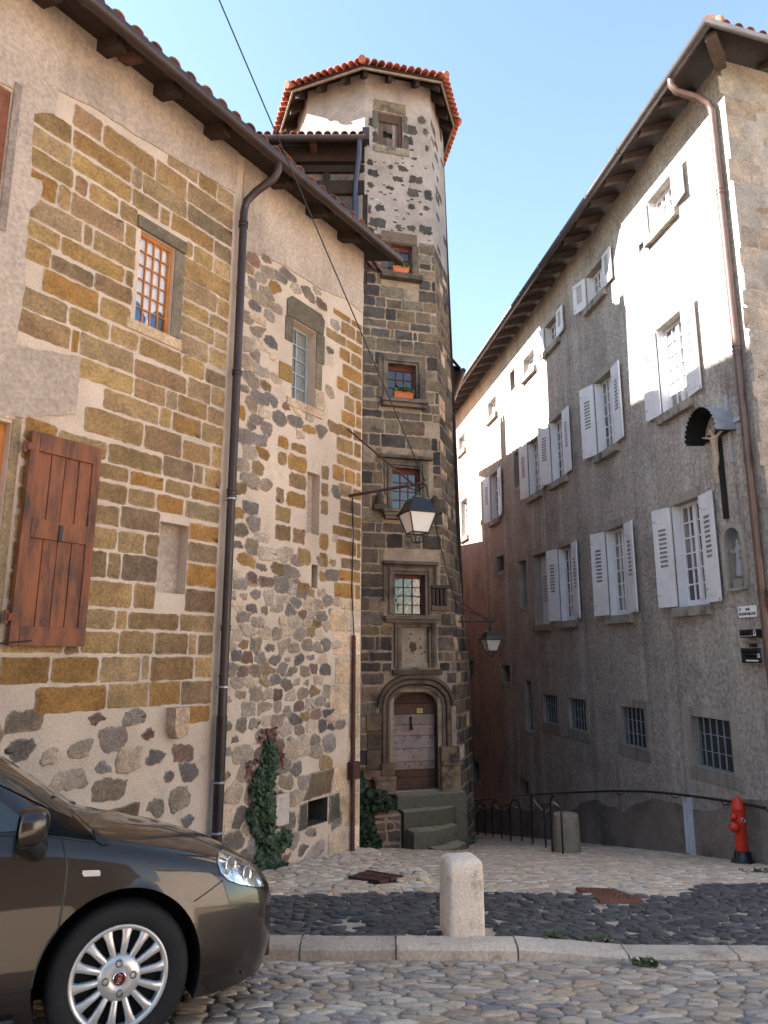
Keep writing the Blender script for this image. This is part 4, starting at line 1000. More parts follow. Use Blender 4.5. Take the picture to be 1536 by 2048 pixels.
# flower boxes on two tower sills
def flower_box(s, z, n, wd, label):
    t = thing('flower_box', FT.P(s, z, n), label, 'flower box', 'flower boxes on the tower sills')
    q = Shift(FT, s, z, n); mb = MB()
    mb.hexa([q.P(-wd/2+.015, 0, -.05), q.P(wd/2-.015, 0, -.05), q.P(wd/2-.015, 0, .05), q.P(-wd/2+.015, 0, .05), q.P(-wd/2, .12, -.065), q.P(wd/2, .12, -.065), q.P(wd/2, .12, .065), q.P(-wd/2, .12, .065)])
    mb.box(q, -wd/2-.008, wd/2+.008, .105, .135, -.072, .072); mb.build('planter', M['terracotta'], t)
    mb = MB()
    for i in range(150):
        x, y = rg.uniform(-wd*.5, wd*.5), rg.uniform(-.06, .09); h = .13+abs(rg.gauss(0, .07))*(1-abs(x)/wd); leafq(mb, Vector(q.P(x, h, y)), rg.uniform(.025, .05), rg, rg.choice([(.05, .10, .02), (.08, .14, .03), (.03, .06, .015), (.16, .17, .03)]))
    mb.build('plant', M['leaf'], t)
def leafq(mb, p, r, rg, col, nrm=None, spread=1.):
    n = Vector((rg.gauss(0, 1), rg.gauss(0, 1), rg.gauss(0, 1)+.3))*spread+(nrm*1.4 if nrm is not None else Vector((0, 0, 0))); n.normalize()
    x = n.cross(Vector((rg.gauss(0, 1), rg.gauss(0, 1), rg.gauss(0, 1)))); 
    if x.length < .01: return
    x.normalize(); y = n.cross(x); c = vary(col, rg, .3, .1)
    mb.add([p-x*r, p-x*r*.35+y*r*.62, p+x*r*.45+y*r*.5, p+x*r*1.1, p+x*r*.45-y*r*.5, p-x*r*.35-y*r*.62, p+n*r*.18], [(0, 6, 1), (1, 6, 2), (2, 6, 3), (3, 6, 4), (4, 6, 5), (5, 6, 0)], 0, c, True)
flower_box(.79, 9.755, .09, .36, 'orange flower box on the upper tower sill, just above the eave of the left house')
flower_box(.83, 6.89, .11, .42, 'orange flower box with yellow-green plants on the middle tower sill, above the wall lantern')

# ================================================================== TIMBER-FRAMED HOUSE between them
th = thing('timber_framed_house', (-2.2, 15.0, -1.5), 'dark timber-framed upper storey with brown gutter behind the left roof, against the tower', 'house')
mb = MB(); mb.quad(FH.P(-4.2, -1.5), FH.P(.12, -1.5), FH.P(.12, 12.6), FH.P(-4.2, 12.6), 0)
mb.quad(FH.P(-4.2, -1.5, -6), FH.P(-4.2, -1.5, 0), FH.P(-4.2, 12.6, 0), FH.P(-4.2, 12.6, -6), 0)
mb.build('wall', mat('panel_dirty', (.15, .115, .105), v1=.3, s1=3, v2=.25, s2=30, bump=.6, bs=30, tint=((.05, .04, .035), 2.5, .5, .7)), th)
def z_at(py, Y=14.02, px=660):
    r = ray(px, py); return HCAM+r.z/r.y*Y
for za, zb, s0, s1, n in ((z_at(392), z_at(366), -3.5, .02, .10), (z_at(348), z_at(334), -3.5, .02, .08), (z_at(330), z_at(300), -3.5, .02, .13), (9.0, z_at(392), -1.28, -1.12, .09), (9.0, z_at(392), -.02, .09, .07), (z_at(366)+.01, z_at(348)-.01, -.9, -.75, .07), (z_at(366)+.01, z_at(348)-.01, -2.1, -1.95, .07)):
    mb = MB(); mb.box(FH, s0, s1, za, zb, -.05, n, 0, vary((.9, .85, .8), rg, .3), .012); mb.build('beam', M['wood_dark'], th)
mb = MB(); ez = z_at(280, 13.55, 700); sl = .40
mb.hexa([FH.P(-4.4, ez, .45), FH.P(.06, ez, .45), FH.P(.06, ez+sl*4, -3.5), FH.P(-4.4, ez+sl*4, -3.5), FH.P(-4.4, ez+.06, .45), FH.P(.06, ez+.06, .45), FH.P(.06, ez+sl*4+.06, -3.5), FH.P(-4.4, ez+sl*4+.06, -3.5)], 1)
upv = Vector((0, 1, sl)).normalized()
half_tiles(mb, Vector(FH.P(-4.4, ez+.07, .50)), Vector((1, 0, 0)), upv, Vector((0, -sl, 1)).normalized(), 4.45, 24, .08, .42, rg, TO, lens=lambda i: 4.2 if i < 7 else (2.0 if i < 17 else .9))
mb.build('roof', [M['tile_old'], M['wood_dark']], th)
mb = MB(); mb.tube([FH.P(-4.4, ez-.02, .53), FH.P(.04, ez+.0, .53)], .075, 14); 
for i in range(6): mb.tube([FH.P(-4.1+i*.8, ez-.02, .53), FH.P(-4.06+i*.8, ez-.02, .53)], .079, 14)
mb.build('gutter', M['gutter'], th)
mb = MB(); mb.box(FH, -1.18, -1.04, z_at(315), z_at(300), 0, .40, 0, (3, 2.4, 2.2)); mb.build('rafter', M['wood_dark'], th)
mb = MB(); mb.box(FH, -.02, .13, ez-.05, ez+.25, .36, .56, 0, (1, 1, 1)); mb.build('eaves_flashing', M['gutter'], th)
mb = MB(); mb.tube([FH.P(-.08, ez-.05, .53), FH.P(-.09, ez-.3, .45), FH.P(-.17, ez-.85, .2), FH.P(-.18, ez-1.1, .13), FH.P(-.18, 8.0, .13)], .06, 12); mb.build('downpipe', mat('pipe_blue', (.028, .032, .075), v1=.2, v2=.1, bump=.05, rough=.3, spec=.5), th)

# ================================================================== RIGHT HOUSE
rh = thing('townhouse', (8.0, 18.0, -1.5), 'long grey roughcast house with white louvred shutters on the right of the lane', 'house')
RTOP = 11.25; FAR = -36.0; EDGE = .27
FF = Wall(FR.P(EDGE, 0)[:2], (.96, .28), (0, -1))
def wn_(a, c, d, wd=.9): return (a-wd/2, a+wd/2, c, d)
MID = [(-1.83, 5.98, 7.66), (-4.53, 5.98, 7.66), (-7.21, 5.98, 7.62), (-8.90, 5.99, 7.55), (-12.54, 5.96, 7.52), (-16.4, 6.02, 7.47)]
GRD = [(-1.80, 2.46, 4.26), (-4.42, 2.45, 4.26), (-7.07, 2.46, 4.27)]
UPP = [(-1.77, 9.58, 10.33), (-4.60, 9.55, 10.32), (-7.25, 9.62, 10.32), (-8.95, 9.57, 10.11), (-12.53, 9.47, 10.06), (-16.5, 9.42, 10.05)]
BAS = [(-1.63, -.14, .65, 1.07), (-4.24, -.10, .64, 1.0), (-6.84, -.05, .65, .95), (-8.52, -.05, .65, .95)]
SMALL = {'slit_upper': (-10.62, -10.20, 9.59, 10.21, .25), 'slit_mid': (-10.55, -10.08, 6.52, 7.60, .22), 'slit_ground': (-10.50, -9.86, 2.97, 4.31, .22), 'square': (-12.68, -11.85, 4.24, 4.72, .22),
         'slot': (-5.81, -5.65, 1.12, 1.38, .3), 'sm1': (-12.45, -11.62, .83, 1.35, .3), 'sm2': (-16.3, -15.6, .95, 1.44, .3), 'slit_low': (-10.35, -9.85, -.39, .95, .15), 'sm3': (-16.0, -15.25, -2.6, -1.98, .3), 'sm4': (-19.2, -18.5, 4.2, 4.75, .3), 'sm5': (-11.2, -10.4, -2.2, -1.75, .25)}
holes = []; DPT = .21
for s, c, d in MID+GRD+UPP: holes.append((s-.45, s+.45, c, d, DPT))
for s, c, d, wd in BAS: holes.append((s-wd/2, s+wd/2, c, d, .17))
G4 = (-9.28, -8.28, 2.44, 4.32, .24); holes.append(G4)
NICHE = (-.80, -.35, 2.66, 3.62)
for v in SMALL.values(): holes.append(v)
mb = MB()
wall_holes(mb, FR, FAR, EDGE, -8, RTOP, holes+[(-.83, -.37, 2.66, 3.62, .2)], 0, rmat=1)
for k_, v in SMALL.items(): mb.quad(FR.P(v[0], v[2], -v[4]), FR.P(v[1], v[2], -v[4]), FR.P(v[1], v[3], -v[4]), FR.P(v[0], v[3], -v[4]), 2)
rg = random.Random(51)
ftm = mat('front_render', (.33, .29, .255), v1=.3, s1=1.8, v2=.25, s2=22, bump=.8, bs=26, bdist=.03, tint=((.40, .32, .25), 1.6, .55, .66))
mb.quad(FF.P(0, -4), FF.P(9, -4), FF.P(9, RTOP), FF.P(0, RTOP), 3)
mb.quad(FR.P(FAR, -9, 0), FR.P(FAR, -9, -9), FR.P(FAR, RTOP, -9), FR.P(FAR, RTOP, 0), 0)
mb.quad(FF.P(9, -5), Vector(FF.P(9, -5))+Vector((-.148*-1*36, 36, 0)), Vector(FF.P(9, RTOP))+Vector((5.3, 36, 0)), FF.P(9, RTOP), 0)
# quoin stones on the front corner
ashlar(mb, FF, .035, .62, -3, RTOP-.3, rg, [(.335, .285, .24), (.35, .295, .245), (.31, .265, .225), (.345, .275, .215)], .26, .42, .3, .62, .03, .003, 4, keep=lambda s, z: s < (.34 if int(z*3.1) % 2 else .55), wob=.008, drop=.12)
rubble(mb, FF, .5, 4, -3, RTOP-.4, rg, [(.33, .27, .215), (.36, .27, .19), (.30, .25, .205)], .4, .24, lambda q: q.uniform(.5, .85), .004, 4, drop=.72)
mb.build('wall', [M['roughcast'], M['trim'], M['dark'], ftm, M['stone']], rh)
# roof, soffit, rafters, gutters
RO = .62; RSL = .38; RZ = 11.16
def rrz(n): return RZ+(RO-n)*RSL
mb = MB()
fo = FF; NR = FR.n; NF = FF.n
def corner_pt(nr_, nf_, z):        # point nr_ out of the side wall and nf_ out of the front wall
    A = Matrix(((NR.x, NR.y), (NF.x, NF.y))); b = Vector((nr_+NR.dot(FR.o), nf_+NF.dot(FF.o))); p = A.inverted() @ b
    return Vector((p.x, p.y, z))
FO = .55
c_out = corner_pt(RO, FO, RZ); dep = 4.6; c_in = corner_pt(-dep, -dep*1.05, RZ+(dep+RO)*RSL)
far_out = Vector(FR.P(FAR-.3, RZ, RO)); far_in = Vector(FR.P(FAR-.3, RZ+(dep+RO)*RSL, -dep))
f_out = Vector(FF.P(9.6, RZ, FO)); f_in = c_in+Vector((6, 0, 0)); f_in2 = Vector(FF.P(9.6, RZ+(dep+RO)*RSL, -dep))
T = Vector((0, 0, .07))
mb.hexa([far_out, c_out, c_in, far_in, far_out+T, c_out+T, c_in+T, far_in+T], 1)
mb.hexa([c_out, f_out, f_in2, c_in, c_out+T, f_out+T, f_in2+T, c_in+T], 1)
rg = random.Random(52)
al = -FR.u; upv = (-FR.n+Vector((0, 0, RSL))).normalized(); nr = al.cross(upv).normalized(); nr = nr if nr.z > 0 else -nr
half_tiles(mb, c_out+T+al*.2, al, upv, nr, (far_out-c_out).length-.3, 150, .09, 1.5, rg, TO, lens=lambda i: min(5.3, .3+i*.24*.9))
al2 = FF.u; upv2 = (-FF.n+Vector((0, 0, RSL*.95))).normalized(); nr2 = al2.cross(upv2).normalized(); nr2 = nr2 if nr2.z > 0 else -nr2
half_tiles(mb, c_out+T+al2*.2, al2, upv2, nr2, 9, 38, .09, .9, rg, TO, lens=lambda i: min(5.3, .3+i*.24*.9))
mb.tube([c_out+T+Vector((0, 0, .03)), c_in+T], .1, 10, 0)
roof_r = mb.build('roof', [M['tile_old'], M['wood_dark']], rh)
mb = MB(); gz = RZ+.0
mb.tube([FR.P(FAR, gz, RO+.06), corner_pt(RO+.06, FO+.06, gz), FF.P(9.5, gz, FO+.06)], .085, 12)
for i in range(26): mb.tube([FR.P(-.5-i*1.4, gz, RO+.06), FR.P(-.46-i*1.4, gz, RO+.06)], .09, 12)
mb.build('gutter', mat('gutter_grey', (.085, .075, .078), v1=.2, s1=4, v2=.15, s2=30, bump=.1, bs=20, rough=.35, spec=.5, metal=.35), rh)
mb = MB(); c1 = corner_pt(RO-.5, FO-.75, RZ+.42); mb.lathe([(.09, 0), (.10, .12), (.07, .3), (.0, .34)], corner_pt(.2, .3, RZ+.22), 12, 0, (1.3, 1.2, 1.2)); mb.build('ridge_cap', M['tile_old'], roof_r)
sw = mat('rafter_grey', (.085, .062, .052), v1=.3, s1=5, v2=.25, s2=40, bump=.3, bs=30)
def rafter(s):
    mb = MB(); a, b = s-.055, s+.055; o = RO-.04
    mb.hexa([FR.P(a, rrz(o)-.13, o), FR.P(b, rrz(o)-.13, o), FR.P(b, rrz(-.1)-.15, -.1), FR.P(a, rrz(-.1)-.15, -.1), FR.P(a, rrz(o)-.004, o), FR.P(b, rrz(o)-.004, o), FR.P(b, rrz(-.1)-.004, -.1), FR.P(a, rrz(-.1)-.004, -.1)])
    mb.build('rafter', sw, rh)
s = -.60
while s > -24: rafter(s); s -= .72
for i, s in enumerate((.9, 2.0, 3.1, 4.2)):
    mb = MB(); a, b = s-.06, s+.06; o = FO-.05
    mb.hexa([FF.P(a, RZ-.13, o), FF.P(b, RZ-.13, o), FF.P(b, RZ+.33-.15, -.1), FF.P(a, RZ+.33-.15, -.1), FF.P(a, RZ-.004, o), FF.P(b, RZ-.004, o), FF.P(b, RZ+.33, -.1), FF.P(a, RZ+.33, -.1)]); mb.build('rafter', sw, rh)
mb = MB(); p0 = corner_pt(0, 0, RZ+.05); p1 = corner_pt(RO-.06, FO-.06, RZ-.08); d_ = (p1-p0).normalized(); sd_ = Vector((-d_.y, d_.x, 0)).normalized()*.08
z1_ = Vector((0, 0, .14)); p0 = p0-Vector((0, 0, .02))
mb.hexa([p0-sd_-z1_, p0+sd_-z1_, p1+sd_-z1_*.6, p1-sd_-z1_*.6, p0-sd_+z1_, p0+sd_+z1_, p1+sd_+z1_*.3, p1-sd_+z1_*.3]); mb.build('hip_rafter', sw, rh)
# downpipe by the corner
pm = mat('pipe_brown', (.115, .070, .058), v1=.2, s1=5, v2=.12, s2=30, bump=.08, bs=20, rough=.35, spec=.5, metal=.2)
mb = MB(); ps = .07
mb.tube([FR.P(ps-.16, gz-.02, RO+.06), FR.P(ps-.16, gz-.16, RO+.06), FR.P(ps-.15, gz-.28, RO-.02), FR.P(ps-.08, gz-.42, .32), FR.P(ps-.02, gz-.56, .14), FR.P(ps, gz-.72, .10), FR.P(ps, -1.6, .10)], .058, 12)
for z in (9.0, 8.93, 6.3, 6.23, 6.16, 4.6, 4.54, 4.48, 2.55, 2.49, .9): mb.tube([FR.P(ps, z, .10), FR.P(ps, z-.025, .10)], .067, 12)
mb.build('downpipe', pm, rh)
gm_pl = mat('sill_stone', (.30, .27, .235), v1=.25, s1=3, v2=.25, s2=40, bump=.4, bs=40, tint=((.07, .065, .06), 4, .5, .7))
def shutter_white(par, W, s0, s1, z0, z1, side, ang):
    """leaf hinged at the opening edge and folded back on the wall"""
    wd = s1-s0
    class Q:
        def P(self, s, z, n):
            t = (s-s0) if side > 0 else (s1-s)            # distance from the hinge
            base = s0 if side > 0 else s1
            ds = t*math.cos(ang)-(n-.03)*math.sin(ang)*1
            return W.P(base+side*ds, z, .03+t*math.sin(ang)+(n-.03)*math.cos(ang))
    q = Q(); mb = MB(); h = z1-z0
    zs = z0+h*.40; k = 9 if h > 1.2 else 7; dz = h*.026 if h > 1.2 else .035; st = dz*1.75
    if h <= 1.2: zs = z0+h*.30
    cx0, cx1 = s0+wd*.30, s0+wd*.72
    hs = [(cx0, cx1, zs+i*st, zs+i*st+dz, .028) for i in range(k)]
    for nf, back in ((.05, None),):
        wall_holes(mb, q, s0, s1, z0, z1, hs, 0, n=nf, rmat=1)
        # slanted slats inside the cuts
        for a_, b_, c_, d_, _ in hs: mb.quad(q.P(a_, c_, .024), q.P(b_, c_, .024), q.P(b_, d_, .036), q.P(a_, d_, .036), 1)
    mb.quad(q.P(s0, z0, .02), q.P(s0, z0, .05), q.P(s0, z1, .05), q.P(s0, z1, .02)); mb.quad(q.P(s1, z0, .05), q.P(s1, z0, .02), q.P(s1, z1, .02), q.P(s1, z1, .05))
    mb.quad(q.P(s0, z1, .05), q.P(s1, z1, .05), q.P(s1, z1, .02), q.P(s0, z1, .02)); mb.quad(q.P(s0, z0, .02), q.P(s1, z0, .02), q.P(s1, z0, .05), q.P(s0, z0, .05)); mb.quad(q.P(s1, z0, .02), q.P(s0, z0, .02), q.P(s0, z1, .02), q.P(s1, z1, .02))
    # fielded panels above and below
    for a_, b_ in ((z0+.05*h, zs-.05*h), (zs+k*st+.04*h, z1-.04*h)):
        if b_-a_ > .08: mb.box(q, s0+wd*.2, s1-wd*.2, a_, b_, .05, .056, 0, (1, 1, 1), .003)
    for zz_ in (z0+.12*h, z1-.12*h): mb.box(q, s0+wd*.02, s1-wd*.3, zz_-.010, zz_+.010, .0505, .0545, 2)
    mb.tube([q.P(s1 if side > 0 else s0, z0-.03, .05), q.P(s1 if side > 0 else s0, z0+.05, .06)], .012, 6, 2)
    mb.build('shutter', [M['white_paint'], M['grey_paint'], M['zinc']], par)
def rwindow(s, c, d, rows, shut, kind='casement', ang=(.06, .05), wd=.9):
    a, b = s-wd/2, s+wd/2
    cols = 4 if shut else 2
    w = glazing('window', rh, FR, a+.012, b-.012, c+.002, d-.002, -.15, cols, rows, M['white_paint'], M['glass_curtain'], outer=.055, bar=.024, dep=.05, centre=.10, panel=.06)
    # white lining of the reveal
    if shut:
        lf, rt = MB(), MB(); lf.box(FR, a, a+.012, c, d, -.148, -.004); rt.box(FR, b-.012, b, c, d, -.148, -.004)
        for z0_, z1_ in ((c+.08, c+(d-c)*.36), (c+(d-c)*.42, c+(d-c)*.64), (c+(d-c)*.70, d-.08)): lf.box(FR, a+.0115, a+.017, z0_, z1_, -.125, -.03); rt.box(FR, b-.017, b-.0115, z0_, z1_, -.125, -.03)
        lf.build('reveal_panel', M['white_paint'], w); rt.build('reveal_panel', M['white_paint'], w)
    mb = MB(); mb.box(FR, a-.10, b+.10, c-.17, c-.005, -.02, .10, 0, (1, 1, 1), .012); mb.build('sill', gm_pl, w)
    mb = MB(); mb.box(FR, a-.12, b+.12, d+.002, d+.17, -.02, .018, 0, (1, 1, 1), .005); mb.build('lintel', M['trim'], w)
    if not shut:
        mb = MB(); mb.box(FR, a-.12, a-.002, c, d, -.02, .016, 0, (1, 1, 1), .004); mb.box(FR, b+.002, b+.12, c, d, -.02, .016, 0, (1, 1, 1), .004); mb.build('jamb', M['trim'], w)
    if shut:
        shutter_white(w, FR, a-wd/2, a, c+.02, d-.01, -1, ang[0]); shutter_white(w, FR, b, b+wd/2, c+.02, d-.01, 1, ang[1])
    return w
# leaves: side -1 hinges at the opening's left edge (s1), +1 at its right edge (s0)
rga = random.Random(5); an_ = lambda: (rga.uniform(.08, .30), rga.uniform(.05, .16))
for i, (s, c, d) in enumerate(GRD): rwindow(s, c, d, 6, True, ang=an_())
for i, (s, c, d) in enumerate(MID): rwindow(s, c, d, 6, i < 5, ang=an_())
for i, (s, c, d) in enumerate(UPP): rwindow(s, c, d, 3, i < 3, ang=an_())
# closed single shutter in its recess
a, b, c, d, dp = G4; mb = MB(); mb.quad(FR.P(a, c, -dp), FR.P(b, c, -dp), FR.P(b, d, -dp), FR.P(a, d, -dp), 1)
mb.box(FR, a+.05, b-.30, c+.02, d-.05, -dp+.01, -dp+.05, 0, (1, 1, 1), .004)
for i in range(9): mb.box(FR, a+.18, b-.42, c+.62+i*.08, c+.655+i*.08, -dp+.05, -dp+.062, 2)
o = mb.build('window', [M['white_paint'], M['trim'], M['grey_paint']], rh); o['label'] = 'recess closed by one white louvred leaf'
mb = MB(); mb.box(FR, a-.05, b+.12, c-.17, c-.004, -.02, .09, 0, (1, 1, 1), .01); mb.build('sill', gm_pl, o)
mb = MB(); mb.box(FR, a-.13, b+.13, d+.002, d+.17, -.02, .016, 0, (1, 1, 1), .005); mb.box(FR, a-.13, a-.002, c, d, -.02, .014); mb.box(FR, b+.002, b+.13, c, d, -.02, .014); mb.build('lintel', M['trim'], o)
# barred cellar windows
for s, c, d, wd in BAS:
    a, b = s-wd/2, s+wd/2
    mb = MB(); t = .15; rc = (1.05, 1.02, 1.0)
    mb.box(FR, a-t, b+t, d+.001, d+t, -.02, .014, 0, rc, .004); mb.box(FR, a-t, a-.001, c-.02, d, -.02, .012, 0, rc, .004); mb.box(FR, b+.001, b+t, c-.02, d, -.02, .012, 0, rc, .004); mb.box(FR, a-t, b+t, c-.22, c-.022, -.02, .012, 0, (.8, .8, .8), .004); mb.box(FR, a-.02, b+.02, c-.02, c-.001, -.10, .02, 0, (.9, .95, 1.05))
    w = mb.build('window', M['trim'], rh); w['label'] = 'barred cellar window in a flat stone frame'
    mb = MB(); mb.quad(FR.P(a, c, -.16), FR.P(b, c, -.16), FR.P(b, d, -.16), FR.P(a, d, -.16)); mb.build('pane', glass_mat('cellar_glass', (.05, .055, .065), .2, 8, .25), w)
    mb = MB()
    for i in range(6): x = a+(i+.5)*wd/6; mb.tube([FR.P(x, c, -.05), FR.P(x, d, -.05)], .013, 8)
    for z_ in (c+.33*(d-c), c+.67*(d-c)): mb.box(FR, a, b, z_-.006, z_+.006, -.058, -.042)
    mb.build('grille', mat('grille_grey', (.22, .24, .26), v1=.2, v2=.2, bump=.1, rough=.6), w)
for k_ in ('slit_mid', 'slit_ground', 'square', 'sm1', 'sm2', 'slit_low', 'sm3', 'slit_upper'):
    a, b, c, d, dp = SMALL[k_]; t = .13; mb = MB()
    mb.box(FR, a-t, b+t, d+.001, d+t, -.02, .016, 0, (1, 1, 1), .004); mb.box(FR, a-t, b+t, c-t, c-.001, -.02, .018, 0, (1, 1, 1), .004); mb.box(FR, a-t, a-.001, c, d, -.02, .014, 0, (1, 1, 1), .004); mb.box(FR, b+.001, b+t, c, d, -.02, .014, 0, (1, 1, 1), .004)
    mb.build('opening_frame', M['trim'], rh)

# smoother worn band of render along the foot of the wall
mb = MB(); pl = []
rgp = random.Random(77)
for i in range(61):
    s_ = -.02-i*.4; p_ = FR.P(s_, 0); pl.append((s_, g(p_[0]-.1, p_[1])+.80+.10*math.sin(i*.9)+rgp.uniform(-.05, .05)))
mb.prism(FR, [(-24.02, -7.5)]+[(-.02, -3.0)]+pl, -.01, .012, 0)
mb.build('plinth_render', mat('plinth_render', (.25, .215, .19), v1=.3, s1=1.4, v2=.25, s2=24, bump=.7, bs=30, bdist=.02, tint=((.13, .115, .105), 1.1, .48, .7)), rh)
# niche with its rounded head: frame is part of the house
mb = MB(); a, b, c, d = -.83, -.37, 2.66, 3.62; cx, hw = (a+b)/2, (b-a)/2; N_ = 12; zc = d-hw
arc = lambda r: [(cx+r*math.cos(math.pi*i/N_), zc+r*math.sin(math.pi*i/N_)) for i in range(N_+1)]
def band(r0, r1, n0, n1, m):
    p0 = [(cx+r0, c)]+arc(r0)+[(cx-r0, c)]; p1 = [(cx+r1, c)]+arc(r1)+[(cx-r1, c)]
    for q in range(len(p0)-1):
        mb.quad(FR.P(*p0[q], n1), FR.P(*p1[q], n1), FR.P(*p1[q+1], n1), FR.P(*p0[q+1], n1), m); mb.quad(FR.P(*p0[q], n0), FR.P(*p0[q], n1), FR.P(*p0[q+1], n1), FR.P(*p0[q+1], n0), m); mb.quad(FR.P(*p1[q], n0), FR.P(*p1[q], n1), FR.P(*p1[q+1], n1), FR.P(*p1[q+1], n0), m)
band(hw-.035, hw+.06, -.02, .035, 0); pass
mb.box(FR, a-.02, b+.02, c-.05, c, -.2, .04, 0, (1, 1, 1), .006); mb.quad(FR.P(a, c, -.198), FR.P(b, c, -.198), FR.P(b, d, -.198), FR.P(a, d, -.198), 1)
for sg in (-1, 1):
    ar = [(cx+sg*hw*math.cos(math.pi/2*i/8), zc+hw*math.sin(math.pi/2*i/8)) for i in range(9)]
    for q in range(8): mb.quad(FR.P(*ar[q], .001), FR.P(*ar[q+1], .001), FR.P(ar[q+1][0], d, .001), FR.P(cx+sg*hw, d if q else d, .001) if q == 0 else FR.P(ar[q][0], d, .001), 0); mb.quad(FR.P(*ar[q], .001), FR.P(*ar[q+1], .001), FR.P(*ar[q+1], -.197), FR.P(*ar[q], -.197), 1)
mb.build('niche', [M['trim'], M['zinc']], rh)

# statue, robed, one arm raised, on a block
t = thing('statue', FR.P(cx, c+.001, -.07), 'small grey robed statue with one raised arm standing in the rounded wall niche', 'statue')
mb = MB(); mb.box(FR, cx-.12, cx+.12, c+.002, c+.14, -.17, .0, 0, (.8, .8, .8), .01); mb.build('plinth', M['trim'], t)
def skin_body(name, verts, edges, radii, material, parent, root=0, sub=2):
    me = bpy.data.meshes.new(name); Mi = WORLD_M[parent.name].inverted() if parent else Matrix()
    me.from_pydata([tuple(Mi @ Vector(v)) for v in verts], edges, []); o = bpy.data.objects.new(name, me); COL.objects.link(o); o.parent = parent
    o.modifiers.new('skin', 'SKIN'); sd_ = o.modifiers.new('sub', 'SUBSURF'); sd_.levels = sub; sd_.render_levels = sub
    for i, r in enumerate(radii): me.skin_vertices[0].data[i].radius = (r, r) if not isinstance(r, tuple) else r
    me.skin_vertices[0].data[root].use_root = True; me.materials.append(material)
    for p in me.polygons: p.use_smooth = True
    dg = bpy.context.evaluated_depsgraph_get(); ev = bpy.data.meshes.new_from_object(o.evaluated_get(dg)); o.modifiers.clear(); o.data = ev; ev.name = name
    for p in ev.polygons: p.use_smooth = True
    ca_ = ev.color_attributes.new('Col', 'FLOAT_COLOR', 'CORNER'); ca_.data.foreach_set('color', [1.0]*(4*len(ca_.data)))
    return o
P = lambda s, z, n: FR.P(cx+s, c+.14+z, -.085+n)
sv = [P(0, .30, 0), P(0, .40, 0), P(0, .47, .005), P(0, .515, .01), P(0, .565, .015), P(0, .61, .012), P(.0, .20, 0), P(0, .08, 0), P(0, .0, 0), P(-.075, .455, 0), P(-.115, .40, .03), P(-.15, .47, .05), P(.075, .455, 0), P(.105, .36, .02), P(.05, .30, .06)]
se = [(0, 1), (1, 2), (2, 3), (3, 4), (4, 5), (0, 6), (6, 7), (7, 8), (2, 9), (9, 10), (10, 11), (2, 12), (12, 13), (13, 14)]
skin_body('figure', sv, se, [.062, .062, .05, .026, .045, .03, .075, .085, .09, .03, .026, .016, .03, .026, .018], mat('statue_grey', (.30, .31, .33), v1=.2, s1=12, v2=.2, s2=60, bump=.3, bs=40), t)

# crucifix under its scalloped zinc hood
S0 = -.66
s_b, z_b = FR.hit(1451, 1075, .05); s_t, z_t = FR.hit(1427, 905, .05)
cr = thing('crucifix', FR.P(-.66, 3.9, 0), 'wall crucifix with pale figure on a dark cross under a scalloped zinc hood', 'crucifix')
zc = 5.12; cs = -.68
mb = MB(); mb.box(FR, cs-.045, cs+.045, 3.74, 5.22, .005, .055, 0, (1, 1, 1), .004); mb.box(FR, cs-.40, cs-.046, zc-.045, zc+.045, .006, .054, 0, (1, 1, 1), .004); mb.box(FR, cs+.046, cs+.40, zc-.045, zc+.045, .006, .054, 0, (1, 1, 1), .004)
mb.build('cross', M['black_paint'], cr)
P = lambda s, z, n: FR.P(cs+s, zc+z, .055+n)
sv = [P(0, -.36, .06), P(0, -.22, .05), P(0, -.10, .06), P(0, -.03, .07), P(-.01, .04, .09), P(-.015, .085, .085), P(-.09, -.05, .05), P(-.20, -.01, .045), P(-.33, .035, .04), P(.09, -.05, .05), P(.20, -.01, .045), P(.33, .035, .04),
      P(-.03, -.47, .065), P(-.025, -.60, .085), P(-.012, -.76, .05), P(.035, -.47, .065), P(.03, -.60, .09), P(.015, -.77, .055), P(-.01, -.82, .08), P(.02, -.83, .085)]
se = [(0, 1), (1, 2), (2, 3), (3, 4), (4, 5), (2, 6), (6, 7), (7, 8), (2, 9), (9, 10), (10, 11), (0, 12), (12, 13), (13, 14), (14, 18), (0, 15), (15, 16), (16, 17), (17, 19)]
fig = skin_body('figure', sv, se, [.058, .048, .06, .024, .045, .032, .026, .02, .014, .026, .02, .014, .036, .026, .018, .036, .026, .018, .012, .012], M['figure'], cr)
mb = MB()
mb.lathe([(.075, -.08), (.08, -.02), (.068, .02)], P(0, -.40, .06), 12, 0, (1.25, 1.2, 1.15), (FR.u, FR.n, Vector((0, 0, 1)))); mb.build('loincloth', M['figure'], fig)
mb = MB(); R_ = .42; hz = zc-.06; K = 18; nd = .34
pts0 = []
for i in range(K+1):
    a_ = math.pi*i/K; pts0.append((R_*math.cos(a_), R_*1.15*math.sin(a_)))
for i in range(K):
    (x0, z0_), (x1, z1_) = pts0[i], pts0[i+1]; am = (i+.5)/K*math.pi; xm, zm = R_*math.cos(am), R_*1.15*math.sin(am)
    for th_, m_ in ((0, 0), (-.012, 1)):
        f = 1+th_/R_
        mb.add([FR.P(cs+x0*f, hz+z0_*f, 0), FR.P(cs+x1*f, hz+z1_*f, 0), FR.P(cs+x1*f, hz+z1_*f, nd), FR.P(cs+(x0+x1)/2*f+xm*.004, hz+(z0_+z1_)/2*f, nd+.035), FR.P(cs+x0*f, hz+z0_*f, nd)], [(0, 1, 2, 3, 4)], m_, (1, 1, 1), False)
mb.build('hood', [M['zinc'], M['dark']], cr)
